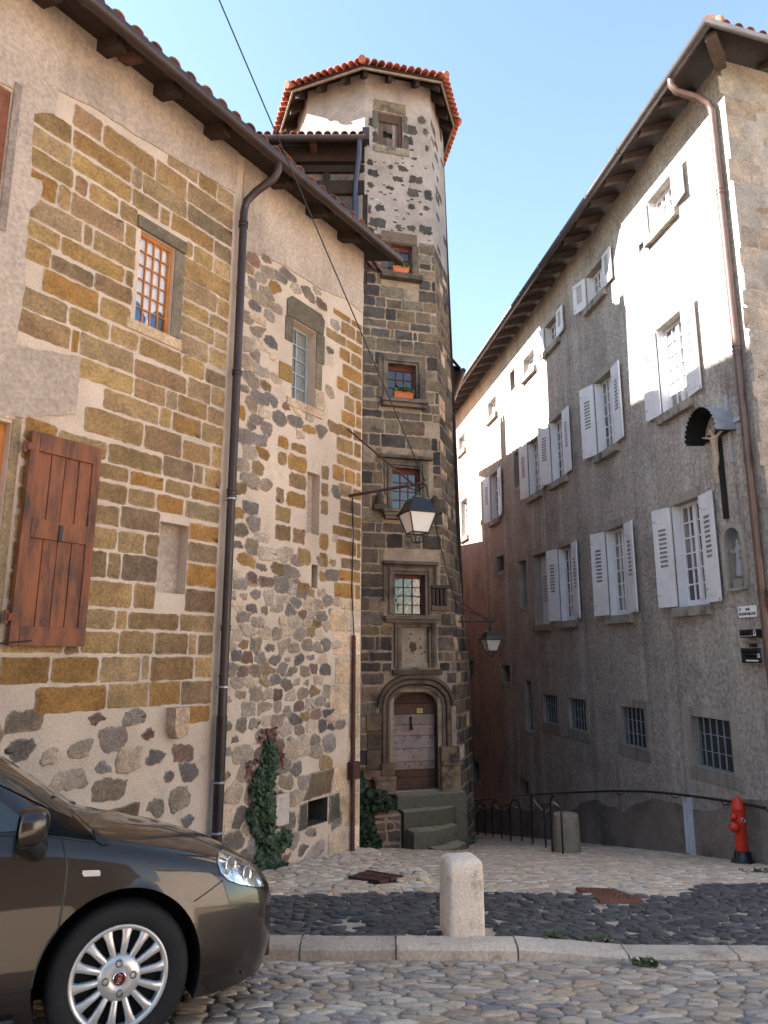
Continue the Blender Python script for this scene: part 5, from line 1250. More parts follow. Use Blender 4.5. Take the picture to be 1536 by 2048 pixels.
mb = MB(); mb.tube([FR.P(cs-R_, hz, .02), FR.P(cs-R_+.02, hz-.02, nd)], .012, 6); mb.tube([FR.P(cs+R_, hz, .02), FR.P(cs+R_-.02, hz-.02, nd)], .012, 6); mb.build('hood_bracket', M['iron'], cr)

# flat grey cross above
t = MB(); s1_, z1_ = FR.hit(1455, 848, .03)
t.box(FR, s1_-.03, s1_+.03, z1_-.62, z1_+.48, .0, .03); t.box(FR, s1_-.36, s1_-.031, z1_-.03, z1_+.03, .0, .028); t.box(FR, s1_+.031, s1_+.34, z1_-.03, z1_+.03, .0, .028); t.lathe([(.04, 0), (.03, .05), (0, .06)], FR.P(s1_, z1_, .03), 8, 1, (1, 1, 1), (FR.u, Vector((0, 0, 1)), FR.n))
tag(t.build('wall_cross', [mat('cross_grey', (.36, .37, .42), v1=.15, v2=.15, bump=.1, rough=.5), M['iron']]), 'plain flat grey cross fixed high on the roughcast wall above the crucifix hood', 'cross')

# ------------------------------------------------------------------ signs
def text(body, W, s, z, n, size, material, parent, name='lettering', width=None, align='CENTER', bold=0.):
    cu = bpy.data.curves.new(name, 'FONT'); cu.body = body; cu.size = size; cu.align_x = align; cu.extrude = .0015; cu.offset = bold
    o = bpy.data.objects.new(name, cu); COL.objects.link(o); dg = bpy.context.evaluated_depsgraph_get(); dg.update()
    me = bpy.data.meshes.new_from_object(o.evaluated_get(dg)); bpy.data.objects.remove(o)
    xs_ = [v.co.x for v in me.vertices]; f = 1.
    if width and xs_: f = width/(max(xs_)-min(xs_))
    Mi = WORLD_M[parent.name].inverted() if parent is not None and parent.name in WORLD_M else Matrix()
    for v in me.vertices: v.co = Mi @ Vector(W.P(s+v.co.x*f, z+v.co.y, n+v.co.z))
    me.materials.clear(); me.materials.append(material); me.name = name
    o = bpy.data.objects.new(name, me); COL.objects.link(o)
    if parent is not None: o.parent = parent; WORLD_M[o.name] = WORLD_M.get(parent.name, Matrix())
    return o
ink = mat('sign_ink', (.16, .17, .26), v1=.05, v2=.05, bump=0); wink = mat('sign_white', (.75, .75, .77), v1=.03, v2=.03, bump=0)
def sign(name, label, pxs, material, cat='sign', n=.03, wd=.02, rim=None):
    (xa, ya), (xb, yb) = pxs
    s0, z0 = FR.hit(xa, ya, n); s1, z1 = FR.hit(xb, yb, n); t = thing(name, FR.P((s0+s1)/2, (z0+z1)/2, n), label, cat)
    mb = MB(); mb.box(FR, s0, s1, z0, z1, n-wd, n, 0, (1, 1, 1), .004); mb.build('plate', material, t)
    return t, s0, s1, z0, z1
t, s0, s1, z0, z1 = sign('street_sign', 'white street name plate with blue lettering beside the brown downpipe', ((1478, 1236), (1511, 1210)), M['white'])
H_ = z1-z0; W_ = s1-s0
text('RUE', FR, (s0+s1)/2+.02, z0+H_*.60, .031, H_*.30, ink, t, bold=.002); text('ROCHETAILLADE', FR, (s0+s1)/2, z0+H_*.2, .031, H_*.32, ink, t, width=W_*.92, bold=.002)
mb = MB(); mb.prism(FR, [(s0+W_*.06, z1-H_*.12), (s0+W_*.16, z1-H_*.12), (s0+W_*.16, z1-H_*.34), (s0+W_*.11, z1-H_*.44), (s0+W_*.06, z1-H_*.34)], .0302, .0315); mb.prism(FR, [(s0+W_*.08, z1-H_*.18), (s0+W_*.14, z1-H_*.18), (s0+W_*.14, z1-H_*.32), (s0+W_*.11, z1-H_*.38), (s0+W_*.08, z1-H_*.32)], .0316, .0325, 1)
mb.build('emblem', [ink, mat('sign_teal', (.25, .42, .48), bump=0)], t)
t, s0, s1, z0, z1 = sign('direction_sign', 'small black sign with three coloured letters and a white key emblem', ((1480, 1276), (1513, 1258)), M['black_paint'], n=.10, wd=.09)
H_ = z1-z0; W_ = s1-s0
for ch, x, cc in (('A', .24, (.10, .45, .55)), ('B', .35, (.12, .40, .65)), ('O', .47, (.85, .50, .06))): text(ch, FR, s0+W_*x, z0+H_*.36, .101, H_*.30, mat('letter', cc, bump=0), t, bold=.004)
mb = MB(); mb.box(FR, s0+W_*.12, s0+W_*.80, z0+H_*.18, z0+H_*.225, .1005, .102); mb.prism(FR, [(s0+W_*.07, z0+H_*.2), (s0+W_*.13, z0+H_*.12), (s0+W_*.13, z0+H_*.28)], .1005, .102)
xx0, xx1 = s0+W_*.80, s0+W_*.93; rr_ = (xx1-xx0)/2; cxx = (xx0+xx1)/2
mb.box(FR, xx0, xx1, z0+H_*.2, z0+H_*.42, .1005, .102)
pts = [(cxx+rr_*math.cos(math.pi*i/10), z0+H_*.70+rr_*1.1*math.sin(math.pi*i/10)) for i in range(11)]; inn = [(cxx+rr_*.5*math.cos(math.pi*i/10), z0+H_*.70+rr_*.6*math.sin(math.pi*i/10)) for i in range(11)]
for i in range(10): mb.quad(FR.P(*pts[i], .102), FR.P(*pts[i+1], .102), FR.P(*inn[i+1], .102), FR.P(*inn[i], .102))
mb.box(FR, xx0, xx0+rr_*.5, z0+H_*.421, z0+H_*.70, .1005, .102); mb.box(FR, xx1-rr_*.5, xx1, z0+H_*.421, z0+H_*.70, .1005, .102); mb.build('emblem', wink, t)
t, s0, s1, z0, z1 = sign('parking_sign', 'black town centre parking sign with white letters and arrow, lowest of the wall signs', ((1484, 1326), (1522, 1296)), M['black_paint'], n=.09, wd=.03)
H_ = z1-z0; W_ = s1-s0
text('Centre-Ville', FR, s0+W_*.48, z0+H_*.66, .091, H_*.25, wink, t, width=W_*.78, bold=.003); text('Parking', FR, s0+W_*.48, z0+H_*.39, .091, H_*.25, wink, t, width=W_*.5, bold=.003)
mb = MB(); zz_ = z0+H_*.17; mb.box(FR, s0+W_*.30, s0+W_*.82, zz_-H_*.045, zz_+H_*.045, .0905, .092); mb.prism(FR, [(s0+W_*.20, zz_), (s0+W_*.30, zz_-H_*.08), (s0+W_*.30, zz_+H_*.08)], .0905, .092); mb.build('arrow', wink, t)
for x in (.82, .89):
    mb = MB(); mb.lathe([(0, -.012), (.012, 0), (0, .012)], FR.P(s0+W_*x, z0+H_*.60, .091), 8); mb.box(FR, s0+W_*(x-.02), s0+W_*(x+.02), z0+H_*.36, z0+H_*.55, .0905, .092); mb.build('pictogram', wink, t)
mb = MB(); mb.box(FR, s0-.008, s0-.001, z0-.008, z1+.008, .06, .094); mb.box(FR, s1+.001, s1+.008, z0-.008, z1+.008, .06, .094); mb.box(FR, s0-.001, s1+.001, z1+.001, z1+.008, .06, .094); mb.box(FR, s0-.001, s1+.001, z0-.008, z0-.001, .06, .094); mb.build('rim', M['zinc'], t)
mb = MB(); mb.box(FR, (s0+s1)/2-.03, (s0+s1)/2+.03, z1+.01, z1+.07, 0, .09); mb.build('bracket', M['iron'], t)

# ================================================================== houses that stand behind and beside (they throw the shade on the right house)
def plain_house(name, label, W, wd, dep, z0, ez, slope, wallm, over=.5):
    t = thing(name, W.P(wd/2, z0, -dep/2), label, 'house'); mb = MB()
    P_ = W.P
    for a, b in (((0, 0), (wd, 0)), ((wd, 0), (wd, -dep)), ((wd, -dep), (0, -dep)), ((0, -dep), (0, 0))):
        mb.quad(P_(a[0], z0, a[1]), P_(b[0], z0, b[1]), P_(b[0], ez, b[1]), P_(a[0], ez, a[1]))
    rz_ = ez+slope*dep/2
    mb.add([P_(0, ez, 0), P_(0, ez, -dep), P_(0, rz_, -dep/2)], [(0, 1, 2)]); mb.add([P_(wd, ez, 0), P_(wd, ez, -dep), P_(wd, rz_, -dep/2)], [(0, 1, 2)])
    mb.build('wall', wallm, t); mb = MB(); q = over*slope
    for sg in (0, 1):
        e = over if sg == 0 else -dep-over
        a0, a1, r0, r1 = P_(-.2, ez-q, e), P_(wd+.2, ez-q, e), P_(wd+.2, rz_, -dep/2), P_(-.2, rz_, -dep/2)
        up2 = lambda p: (p[0], p[1], p[2]+.1)
        mb.hexa([a0, a1, r1, r0, up2(a0), up2(a1), up2(r1), up2(r0)], 1)
        al = (Vector(a1)-Vector(a0)).normalized(); uv = (Vector(r0)-Vector(a0)).normalized(); nr = al.cross(uv); nr = nr if nr.z > 0 else -nr
        half_tiles(mb, Vector(up2(a0)), al, uv, nr, (Vector(a1)-Vector(a0)).length, int(wd/.3), .1, 1.2, rg, TO, lens=lambda i: (Vector(r0)-Vector(a0)).length)
    r = mb.build('roof', [M['tile_old'], M['wood_dark']], t)
    mb = MB(); mb.tube([P_(-.2, ez-q+.02, over+.06), P_(wd+.2, ez-q+.02, over+.06)], .075, 10); mb.build('gutter', M['gutter'], t)
    return t, r
WB1 = Wall((1.28, 24.2), (.03, -1), (1, 0))
t, r = plain_house('lane_house', 'plain rendered house behind the stair tower, its gutter end peeping out beside it', WB1, 6.4, 7.0, -5, 9.15, .30, M['plaster'], .55)
mb = MB(); mb.box(WB1, 2.35, 2.85, 9.3, 11.3, -1.3, -.8); mb.lathe([(.1, 0), (.1, .3)], WB1.P(2.48, 11.3, -1.05), 10); mb.lathe([(.1, 0), (.1, .3)], WB1.P(2.72, 11.3, -1.05), 10); mb.build('chimney', M['mortar'], r)
WB2 = Wall((1.1, 38), (.01, -1), (1, 0))
plain_house('lower_house', 'low rendered house farther down the lane behind the tower', WB2, 14.6, 7, -8, 6.7, .3, M['plaster'])
# across the square, behind the photographer
plain_house('square_house', 'lower brown rendered house on the far side of the square', Wall((2.5, -14.5), (-1, .04), (0, 1)), 15, 9, -.5, 8.6, .4, M['dull_render'], .5)
plain_house('square_house', 'taller brown rendered house on the far side of the square', Wall((17.5, -15.6), (-1, -.02), (0, 1)), 14.5, 9, -.5, 10.2, .4, M['dull_render'], .5)
plain_house('square_house', 'unseen pale house added right of the square to bounce sunlight', Wall((17.5, -12.0), (0, 1), (-1, 0)), 15, 8, -1.0, 9.0, .4, mat('pale_render', (.56, .47, .40), bump=.5), .5)  # added out of view; its sunlit wall serves as warm fill light
WB3 = Wall((-8.2, 14.3), (0, -1), (1, 0))
plain_house('neighbour_house', 'tall rendered house standing left of the stone house', WB3, 8.2, 7.0, -1, 15.9, .4, M['plaster'], .5)

# ================================================================== STREET FURNITURE
def gz_(x, y): return g(x, y)
# square stone bollard
BX, BY = .555, 5.53; bz = g(BX, BY)
mb = MB(); secs = [(.122, .03, -.08), (.120, .03, .02), (.117, .026, .34), (.116, .026, .395), (.112, .028, .42), (.100, .034, .438), (.07, .04, .446), (.03, .028, .448)]
secs = [(h_*1.10, r_, z_*1.15 if z_ > 0 else z_) for h_, r_, z_ in secs]; vs = []
for h_, r_, z_ in secs:
    for (sx, sy, a0) in ((1, 1, 0), (-1, 1, 90), (-1, -1, 180), (1, -1, 270)):
        for q in range(4): a_ = R(a0+30*q); vs.append((sx*(h_-r_)+r_*math.cos(a_), sy*(h_-r_)+r_*math.sin(a_), z_))
k_ = 16; mb.add(vs, [(i*k_+j, i*k_+(j+1) % k_, (i+1)*k_+(j+1) % k_, (i+1)*k_+j) for i in range(len(secs)-1) for j in range(k_)], 0, (1.35, 1.32, 1.28), True); mb.add(vs[-k_:], [list(range(k_))], 0, (1.35, 1.32, 1.28), True)
o = mb.build('stone_bollard', M['pale_stone']); o.location = (BX, BY, bz); o.rotation_euler = (0, 0, R(13))
tag(o, 'pale square stone bollard with rounded top standing at the kerb', 'bollard')
# round bollard
x, y, z = ground_hit(1138, 1706); y += .12; mb = MB()
dpt = y*.98-(HCAM-z)*.197; r0 = 27/FPX*dpt
mb.lathe([(r0*1.04, -.1), (r0*1.03, .02), (r0, .06), (r0*.97, .3), (r0*.93, .57), (r0*.90, .595), (r0*.86, .603), (0, .606)], (x, y, z), 20, 0)
M['round_b'] = mat('round_stone', (.30, .245, .185), v1=.2, s1=5, v2=.25, s2=50, bump=.6, bs=45, tint=((.12, .115, .06), 5, .55, .72))
tag(mb.build('round_bollard', M['round_b']), 'weathered round stone bollard with mossy top at the end of the black hoops', 'bollard')

# red hydrant
x, y, z = ground_hit(1487, 1727); t = thing('fire_hydrant', (x, y, z), 'red fire hydrant with black foot by the right house wall', 'fire hydrant')
C = lambda dx, dy, dz: Vector((x+dx, y+dy, z+dz))
mb = MB(); mb.lathe([(.165, -.05), (.165, .03), (.15, .05), (.118, .06), (.115, .15), (.105, .17), (.085, .175)], C(0, 0, 0), 20); mb.build('foot', M['black_paint'], t)
mb = MB(); mb.lathe([(.082, .17), (.080, .52), (.088, .54), (.092, .60), (.088, .66), (.088, .72), (.104, .735), (.106, .76), (.09, .775), (.082, .83), (.06, .87), (.035, .885), (.03, .905), (.0, .91)], C(0, 0, 0), 20); mb.build('body', M['red_paint'], t)
for dx, dy, h, r, L, nm in ((-.9, -.45, .53, .062, .17, 'large'), (-.85, -.30, .66, .042, .13, 'small')):
    d = Vector((dx, dy, -.22)).normalized(); X = d.cross(Vector((0, 0, 1))).normalized(); Y = X.cross(d); mb = MB()
    mb.lathe([(r*.7, .04), (r*.7, L*.5), (r*1.15, L*.52), (r*1.2, L*.8), (r*1.05, L), (r*.5, L+.01), (r*.45, L+.03), (0, L+.032)], C(0, 0, h), 14, 0, (1, 1, 1), (X, Y, d)); mb.build('outlet', M['red_paint'], t)
d = Vector((.12, -1, 0)).normalized(); X = d.cross(Vector((0, 0, 1))).normalized(); mb = MB(); mb.lathe([(.036, .05), (.036, .10), (.026, .104), (.024, .08), (.0, .079)], C(0, 0, .60), 14, 0, (1, 1, 1), (X, Vector((0, 0, 1)), d)); mb.build('key_socket', [M['zinc']], t)

# grey channel post on the wall
s, z = FR.hit(1382, 1702, .05); mb = MB(); st, zt = FR.hit(1378, 1594, .05)
mb.box(FR, s-.085, s+.085, z-.05, zt, .005, .03); mb.box(FR, s-.085, s-.06, z-.05, zt-.01, .031, .085); mb.box(FR, s+.06, s+.085, z-.05, zt-.01, .031, .085); mb.box(FR, s-.012, s+.012, z-.05, zt-.01, .031, .06); mb.box(FR, s-.087, s+.087, zt, zt+.012, .0, .088)
tag(mb.build('cable_cover', mat('cover_grey', (.68, .69, .74), v1=.1, s1=5, v2=.1, s2=40, bump=.15, bs=30, rough=.5)), 'upright pale grey channel cover on the wall beside the fire hydrant', 'cable cover')

# handrail along the wall
path = []
for px, py in ((880, 1613), (930, 1604), (1010, 1592), (1100, 1587), (1170, 1584), (1230, 1582), (1290, 1583), (1340, 1587), (1390, 1593), (1440, 1600), (1490, 1608), (1530, 1616)):
    s, z = FR.hit(px, py, .16); path.append(FR.P(min(s, .3), z, .16))
t = thing('handrail', FR.P(-8, -2, .1), 'long dark handrail following the foot of the right house down the lane', 'handrail')
mb = MB(); mb.tube(path, .022, 8); mb.build('rail', mat('rail_iron', (.04, .04, .045), v1=.2, v2=.2, bump=.1, rough=.25, spec=.6, metal=.6), t)
for p in path[1::2]:
    p = Vector(p); mb = MB(); mb.tube([p, p-FR.n*.05-Vector((0, 0, .07)), p-FR.n*.16-Vector((0, 0, .07))], .009, 6); mb.build('bracket', M['iron'], t)

# hoops of the railing
def foot_at(px, py): x, y, z = ground_hit(px, py); return Vector((x, y, z))
pairs = [((929, 1667), (945, 1671), 'farthest hoop of the black railing, close to the tower corner'), ((956, 1671), (971, 1672), 'second hoop of the black railing from the tower corner'), ((986, 1677), (1004, 1679), 'third hoop of the black railing from the tower corner'),
         ((1022, 1683), (1044, 1685), 'third hoop of the black railing from the round bollard'), ((1066, 1690), (1092, 1696), 'second hoop of the black railing from the round bollard'), ((1105, 1705), (1126, 1709), 'nearest hoop of the black railing, just behind the round bollard')]
tops = []
for a_, b_, lab in pairs:
    A, B = foot_at(*a_), foot_at(*b_); zt = (A.z+B.z)/2+.90; r = (A-B).length/2; mid = (A+B)/2; d = (B-A); d.z = 0; d.normalize(); rr = min(r, .28)
    pts = [A-Vector((0, 0, .05))]+[mid-d*r+d*(rr if True else 0)*(1-math.cos(math.pi/2*i/6))+Vector((0, 0, zt-mid.z-rr+rr*math.sin(math.pi/2*i/6))) for i in range(7)]
    pts += [mid+d*r-d*rr*(1-math.cos(math.pi/2*(6-i)/6))+Vector((0, 0, zt-mid.z-rr+rr*math.sin(math.pi/2*(6-i)/6))) for i in range(7)]+[B-Vector((0, 0, .05))]
    mb = MB(); mb.tube(pts, .017, 8); tag(mb.build('hoop_railing', M['iron']), lab, 'railing', 'black hoops down the middle of the lane'); tops += [pts[4]-Vector((0, 0, .06)), pts[11]-Vector((0, 0, .06))]
mb = MB(); pts = []
for i, (a_, b_) in enumerate(zip(tops[:-1], tops[1:])):
    for q in range(4): t_ = q/4; pts.append(a_.lerp(b_, t_)-Vector((0, 0, .015*math.sin(math.pi*t_)))+Vector((.03, 0, 0)))
pts.append(tops[-1]); mb.tube(pts, .012, 6); tag(mb.build('rope', mat('rope_pale', (.55, .50, .42), v1=.2, v2=.2, bump=.2)), 'pale rope slung through the black hoops in the lane', 'rope')

# drain grate and rusty cover
def slab(name, pix, material, label, cat, bars):
    P4 = [Vector(ground_hit(*p)) for p in pix]; c = sum(P4, Vector())/4; mb = MB()
    q = [Vector((p.x, p.y, g(p.x, p.y)+.024)) for p in P4]; lo = [p-Vector((0, 0, .06)) for p in q]; dn = Vector((0, 0, .012))
    if bars:
        mb.quad(*[p-Vector((0, 0, .05)) for p in q], 1)
        for i in range(bars):
            t0, t1 = i/bars, (i+.55)/bars; a, b, c_, d = q[0].lerp(q[1], t0), q[0].lerp(q[1], t1), q[3].lerp(q[2], t1), q[3].lerp(q[2], t0); mb.hexa([p-Vector((0, 0, .04)) for p in (a, b, c_, d)]+[a, b, c_, d])
        for s_ in (0, .47, .94):
            a, b, c_, d = q[0].lerp(q[3], s_), q[1].lerp(q[2], s_), q[1].lerp(q[2], s_+.06), q[0].lerp(q[3], s_+.06); mb.hexa([p-Vector((0, 0, .03)) for p in (a, b, c_, d)]+[p+Vector((0, 0, .004)) for p in (a, b, c_, d)])
    else:
        mb.hexa(lo+q)
        for i in range(7):
            for j in range(9):
                a = q[0].lerp(q[1], (i+.25)/7).lerp(q[3].lerp(q[2], (i+.25)/7), (j+.25)/9); b = q[0].lerp(q[1], (i+.75)/7).lerp(q[3].lerp(q[2], (i+.75)/7), (j+.25)/9); c_ = q[0].lerp(q[1], (i+.75)/7).lerp(q[3].lerp(q[2], (i+.75)/7), (j+.75)/9); d = q[0].lerp(q[1], (i+.25)/7).lerp(q[3].lerp(q[2], (i+.25)/7), (j+.75)/9)
                mb.hexa([a, b, c_, d]+[p+Vector((0, 0, .006)) for p in (a, b, c_, d)])
    tag(mb.build(name, [material, M['dark']]), label, cat)
slab('drain_grate', ((697, 1758), (760, 1768), (806, 1757), (735, 1745)), M['conduit'], 'dark rusty drain grate in the cobbles before the left house corner', 'grate', 9)
slab('access_cover', ((1152, 1780), (1200, 1806), (1288, 1806), (1228, 1783)), mat('rust_red', (.22, .10, .065), v1=.2, s1=8, v2=.3, s2=60, bump=.4, bs=70, rough=.9), 'flat rust-red metal cover at the edge of the black paving', 'cover', 0)

# steps up to the tower door
t = thing('stone_steps', FT.P(1.0, -1.9, .5), 'mossy worn stone steps winding up to the tower door', 'steps')
def step(pts, z0, z1):
    mb = MB(); k = len(pts); cx_ = sum(p[0] for p in pts)/k; cn_ = sum(p[1] for p in pts)/k
    ins = [(cx_+(p[0]-cx_)*.97, cn_+(p[1]-cn_)*.96) for p in pts]
    lo = [FT.P(s, z0, n) for s, n in pts]; m_ = [FT.P(s, z1-.03, n) for s, n in pts]; hi = [FT.P(s, z1, n) for s, n in ins]
    mb.add(lo+m_+hi, [(i, (i+1) % k, k+(i+1) % k, k+i) for i in range(k)]+[(k+i, k+(i+1) % k, 2*k+(i+1) % k, 2*k+i) for i in range(k)]+[list(range(2*k, 3*k))][:-1], 0, vary((.75, .75, .75), rg, .15)); mb.add(hi, [list(range(k))], 0, (1.9, 1.8, 1.65))  # treads coloured lighter: skylight painted onto the top faces, plus cleaner worn stone
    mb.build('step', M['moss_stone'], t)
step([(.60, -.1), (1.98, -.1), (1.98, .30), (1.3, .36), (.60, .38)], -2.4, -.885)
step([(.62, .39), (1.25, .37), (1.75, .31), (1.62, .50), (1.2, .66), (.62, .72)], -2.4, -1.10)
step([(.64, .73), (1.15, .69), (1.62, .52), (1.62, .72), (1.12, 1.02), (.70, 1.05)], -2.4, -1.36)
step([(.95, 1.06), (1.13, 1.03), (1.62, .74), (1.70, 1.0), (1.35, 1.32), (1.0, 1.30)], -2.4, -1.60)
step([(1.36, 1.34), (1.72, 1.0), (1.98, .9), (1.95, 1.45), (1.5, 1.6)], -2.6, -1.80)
t2 = thing('low_wall', FT.P(.45, -1.9, .5), 'low rough stone wall between the ivy and the tower steps', 'wall')
mb = MB(); mb.box(FT, .05, .60, -2.4, -1.14, .05, .62, 0, (1, 1, 1), .01)
ashlar(mb, Shift(FT, 0, 0, .62), .06, .59, -2.0, -1.14, rg, [(.16, .115, .09), (.20, .14, .115), (.13, .11, .095), (.22, .135, .11)], .14, .22, .15, .3, .03, .03, 1, wob=.012, rad=.04)
mb.build('masonry', [M['darkmortar'], M['darkstone']], t2)

# ------------------------------------------------------------------ lanterns
def lantern(t, c, sc, yaw, arm_from, arm_to, tie_from, tie_to, lean=0):
    cs_, sn = math.cos(yaw), math.sin(yaw)
    def Q(x, y, z): return (c[0]+(x*cs_-y*sn)*sc, c[1]+(x*sn+y*cs_)*sc, c[2]+z*sc)
    class L:
        def P(self, s, z, n): return Q(s, -n, z)
    mb = MB(); mb.tube([arm_from, arm_to], .021*sc**.5, 8); mb.build('bracket', M['iron_worn'], t)
    mb = MB(); mb.tube([tie_from, tie_to], .013*sc**.5, 8); mb.build('tie_rod', M['iron_worn'], t)
    # hood: square plan, swept up to a knob
    prof = [(.215, -.30), (.20, -.285), (.165, -.22), (.135, -.14), (.10, -.10), (.05, -.085), (.05, -.055), (.03, -.05)]
    mb = MB(); vs = []; 
    for r, z in prof: vs += [Q(r, r, z), Q(-r, r, z), Q(-r, -r, z), Q(r, -r, z)]
    mb.add(vs, [(i*4+j, i*4+(j+1) % 4, (i+1)*4+(j+1) % 4, (i+1)*4+j) for i in range(len(prof)-1) for j in range(4)]+[(0, 3, 2, 1)])
    mb.lathe([(.03*sc, -.06*sc), (.035*sc, -.03*sc), (.018*sc, .0), (.012*sc, .06*sc)], c, 10); mb.build('hood', M['black_paint'], t)
    a, b, zt, zb = .195, .115, -.302, -.57; mb = MB()
    for sx, sy in ((1, 1), (-1, 1), (-1, -1), (1, -1)): mb.tube([Q(a*sx, a*sy, zt), Q(b*sx, b*sy, zb)], .011*sc, 6)
    for r, z in ((b, zb), (a, zt)):
        pt = [(1, 1), (-1, 1), (-1, -1), (1, -1), (1, 1)]
        for p, q in zip(pt[:-1], pt[1:]): mb.tube([Q(r*p[0], r*p[1], z), Q(r*q[0], r*q[1], z)], .011*sc, 6)
    for sx, sy in ((1, 1), (-1, 1), (-1, -1), (1, -1)):
        mb.tube([Q(b*sx, b*sy, zb), Q(b*.95*sx, b*.95*sy, zb-.03), Q(b*.55*sx, b*.55*sy, zb-.05), Q(b*.45*sx, b*.45*sy, zb-.11), Q(b*.3*sx, b*.3*sy, zb-.125)], .008*sc, 6)
        mb.lathe([(.012*sc, -.03*sc), (.015*sc, 0), (0, .03*sc)], Q(a*1.06*sx, a*1.06*sy, zt), 6)
    mb.tube([Q(.045*math.cos(i*.8), .045*math.sin(i*.8), zb-.125) for i in range(9)], .009*sc, 6); mb.build('frame', M['black_paint'], t)
    for p, q in (((1, 1), (-1, 1)), ((-1, 1), (-1, -1)), ((-1, -1), (1, -1)), ((1, -1), (1, 1))):
        mb = MB(); f = .96; mb.quad(Q(a*f*p[0], a*f*p[1], zt), Q(a*f*q[0], a*f*q[1], zt), Q(b*f*q[0], b*f*q[1], zb), Q(b*f*p[0], b*f*p[1], zb)); mb.build('pane', M['milk'], t)
A0 = Vector(FL.P(-.13, 3.80, .0)); A1 = Vector(FL.P(-.13, 3.83, 1.22))
sA, zA = FL.hit(697, 992, .0); A0 = Vector(FL.P(sA, zA, 0)); A1 = Vector(FL.P(sA, zA+.02, 1.20)); sT, zT = FL.hit(695, 858, 0)
t = thing('wall_lantern', A0, 'black wall lantern on a long bracket at the corner of the left house', 'street lamp')
hang = A0.lerp(A1, .90); mb = MB(); mb.tube([hang, hang-Vector((0, 0, .09))], .010, 6); mb.tube([hang-Vector((0, 0, .03))+FL.n*.12, hang-Vector((0, 0, .09)), hang-Vector((0, 0, .03))-FL.n*.12], .008, 6); mb.build('hook', M['iron'], t)
lantern(t, hang-Vector((0, 0, .10)), .93, R(22), A0, A1, Vector(FL.P(sT, zT, 0)), A0.lerp(A1, .86))
W0 = Dp(2.6)+rvec.normalized()*.75
r = ray(973, 1243); ax = Vector((.99, -.12, 0)); 
def z_px(py, p): q = ray(0, py); return HCAM+q.z/q.y*p.y
B0 = Vector((W0.x, W0.y, z_px(1243, W0))); B1 = B0+ax*.80
t = thing('wall_lantern', B0, 'smaller looking black wall lantern fixed to the side of the stair tower', 'street lamp')
hang = B0.lerp(B1, .86); mb = MB(); mb.tube([hang, hang-Vector((0, 0, .12))], .010, 6); mb.build('hook', M['iron'], t)
lantern(t, hang-Vector((0, 0, .12)), .86, R(15), B0, B1, Vector((W0.x, W0.y, z_px(1200, W0))), B0.lerp(B1, .85))

# overhead cable: from a house across the square to the bracket, then on to the second lantern
rc = ray(405, -90); c0 = Vector((rc.x/rc.y*6.2, 6.2, HCAM+rc.z/rc.y*6.2)); c1 = A0.lerp(A1, 1.0)+Vector((0, 0, .02)); pts = []
cb = c0+(c0-c1)*1.2
for i in range(25): t_ = i/24; pts.append(cb.lerp(c1, t_)-Vector((0, 0, .25*4*t_*(1-t_)*.25)))
for i in range(1, 9): t_ = i/8; pts.append(c1.lerp(B0+Vector((0, 0, .3)), t_)-Vector((0, 0, .15*4*t_*(1-t_)*.5)))
for i in range(1, 5): t_ = i/4; pts.append((B0+Vector((0, 0, .3))).lerp(B1, t_))
mb = MB(); mb.tube(pts, .008, 6); tag(mb.build('overhead_cable', M['iron']), 'thin dark cable slung across the sky down to the wall lantern', 'cable')

# ================================================================== PLANTS
IV = [(.030, .055, .022), (.022, .042, .019), (.05, .08, .03), (.018, .032, .016), (.075, .105, .04), (.026, .05, .03)]; RED = [(.12, .03, .03), (.16, .06, .03), (.09, .025, .03)]
def ivy(paths, name, label, reds=()):
    t = thing(name, FL.P(*FL.hit(530, 1735), .03), label, 'climbing plant'); mb = MB(); st = MB()
    for pts, dens in paths:
        for (x0, y0, w0), (x1, y1, w1) in zip(pts[:-1], pts[1:]):
            L = math.hypot(x1-x0, y1-y0); n_ = int(L*(w0+w1)/2*dens)
            for i in range(n_):
                t_ = rg.random(); w_ = w0+(w1-w0)*t_; off = max(-1.5, min(1.5, rg.gauss(0, .55)))
                s, z = FL.hit(x0+(x1-x0)*t_+off*w_, y0+(y1-y0)*t_+rg.uniform(-4, 4)); e = rg.uniform(.02, .05+.10*max(0, 1-abs(off))*min(1, w_/25))
                leafq(mb, Vector(FL.P(s, z, e)), rg.uniform(.018, .05), rg, rg.choice(IV), FL.n+Vector((0, 0, .4)), .7)
        st.tube([FL.P(*FL.hit(p[0], p[1]), .025) for p in pts], .012, 6)
    for x0, y0, x1, y1, k_ in reds:
        for i in range(k_):
            s, z = FL.hit(rg.uniform(x0, x1), rg.uniform(y0, y1)); leafq(mb, Vector(FL.P(s, z, rg.uniform(.015, .04))), rg.uniform(.018, .034), rg, rg.choice(RED), FL.n, .8)
    mb.build('foliage', M['leaf'], t); st.build('stem', M['wood_dark'], t)
ivy([([(532, 1482, 5), (537, 1500, 9), (533, 1530, 10), (524, 1560, 15), (524, 1590, 12), (530, 1620, 10), (532, 1650, 9), (528, 1680, 12), (534, 1705, 12), (532, 1732, 26)], 1.1), ([(515, 1545, 5), (506, 1580, 8), (516, 1615, 5)], .8), ([(545, 1702, 12), (560, 1680, 14), (570, 1664, 5)], .9), ([(528, 1680, 5), (508, 1665, 5), (500, 1640, 4), (494, 1622, 2)], 1.2), ([(528, 1640, 5), (512, 1620, 5), (502, 1612, 2)], 1.0), ([(505, 1735, 16), (560, 1732, 20)], .8)],
    'ivy', 'green ivy with red leaf tips climbing the left house wall beside the car', [(515, 1455, 548, 1484, 34), (490, 1520, 512, 1560, 26), (494, 1560, 508, 1600, 25), (550, 1505, 564, 1540, 22), (494, 1600, 506, 1640, 10)])
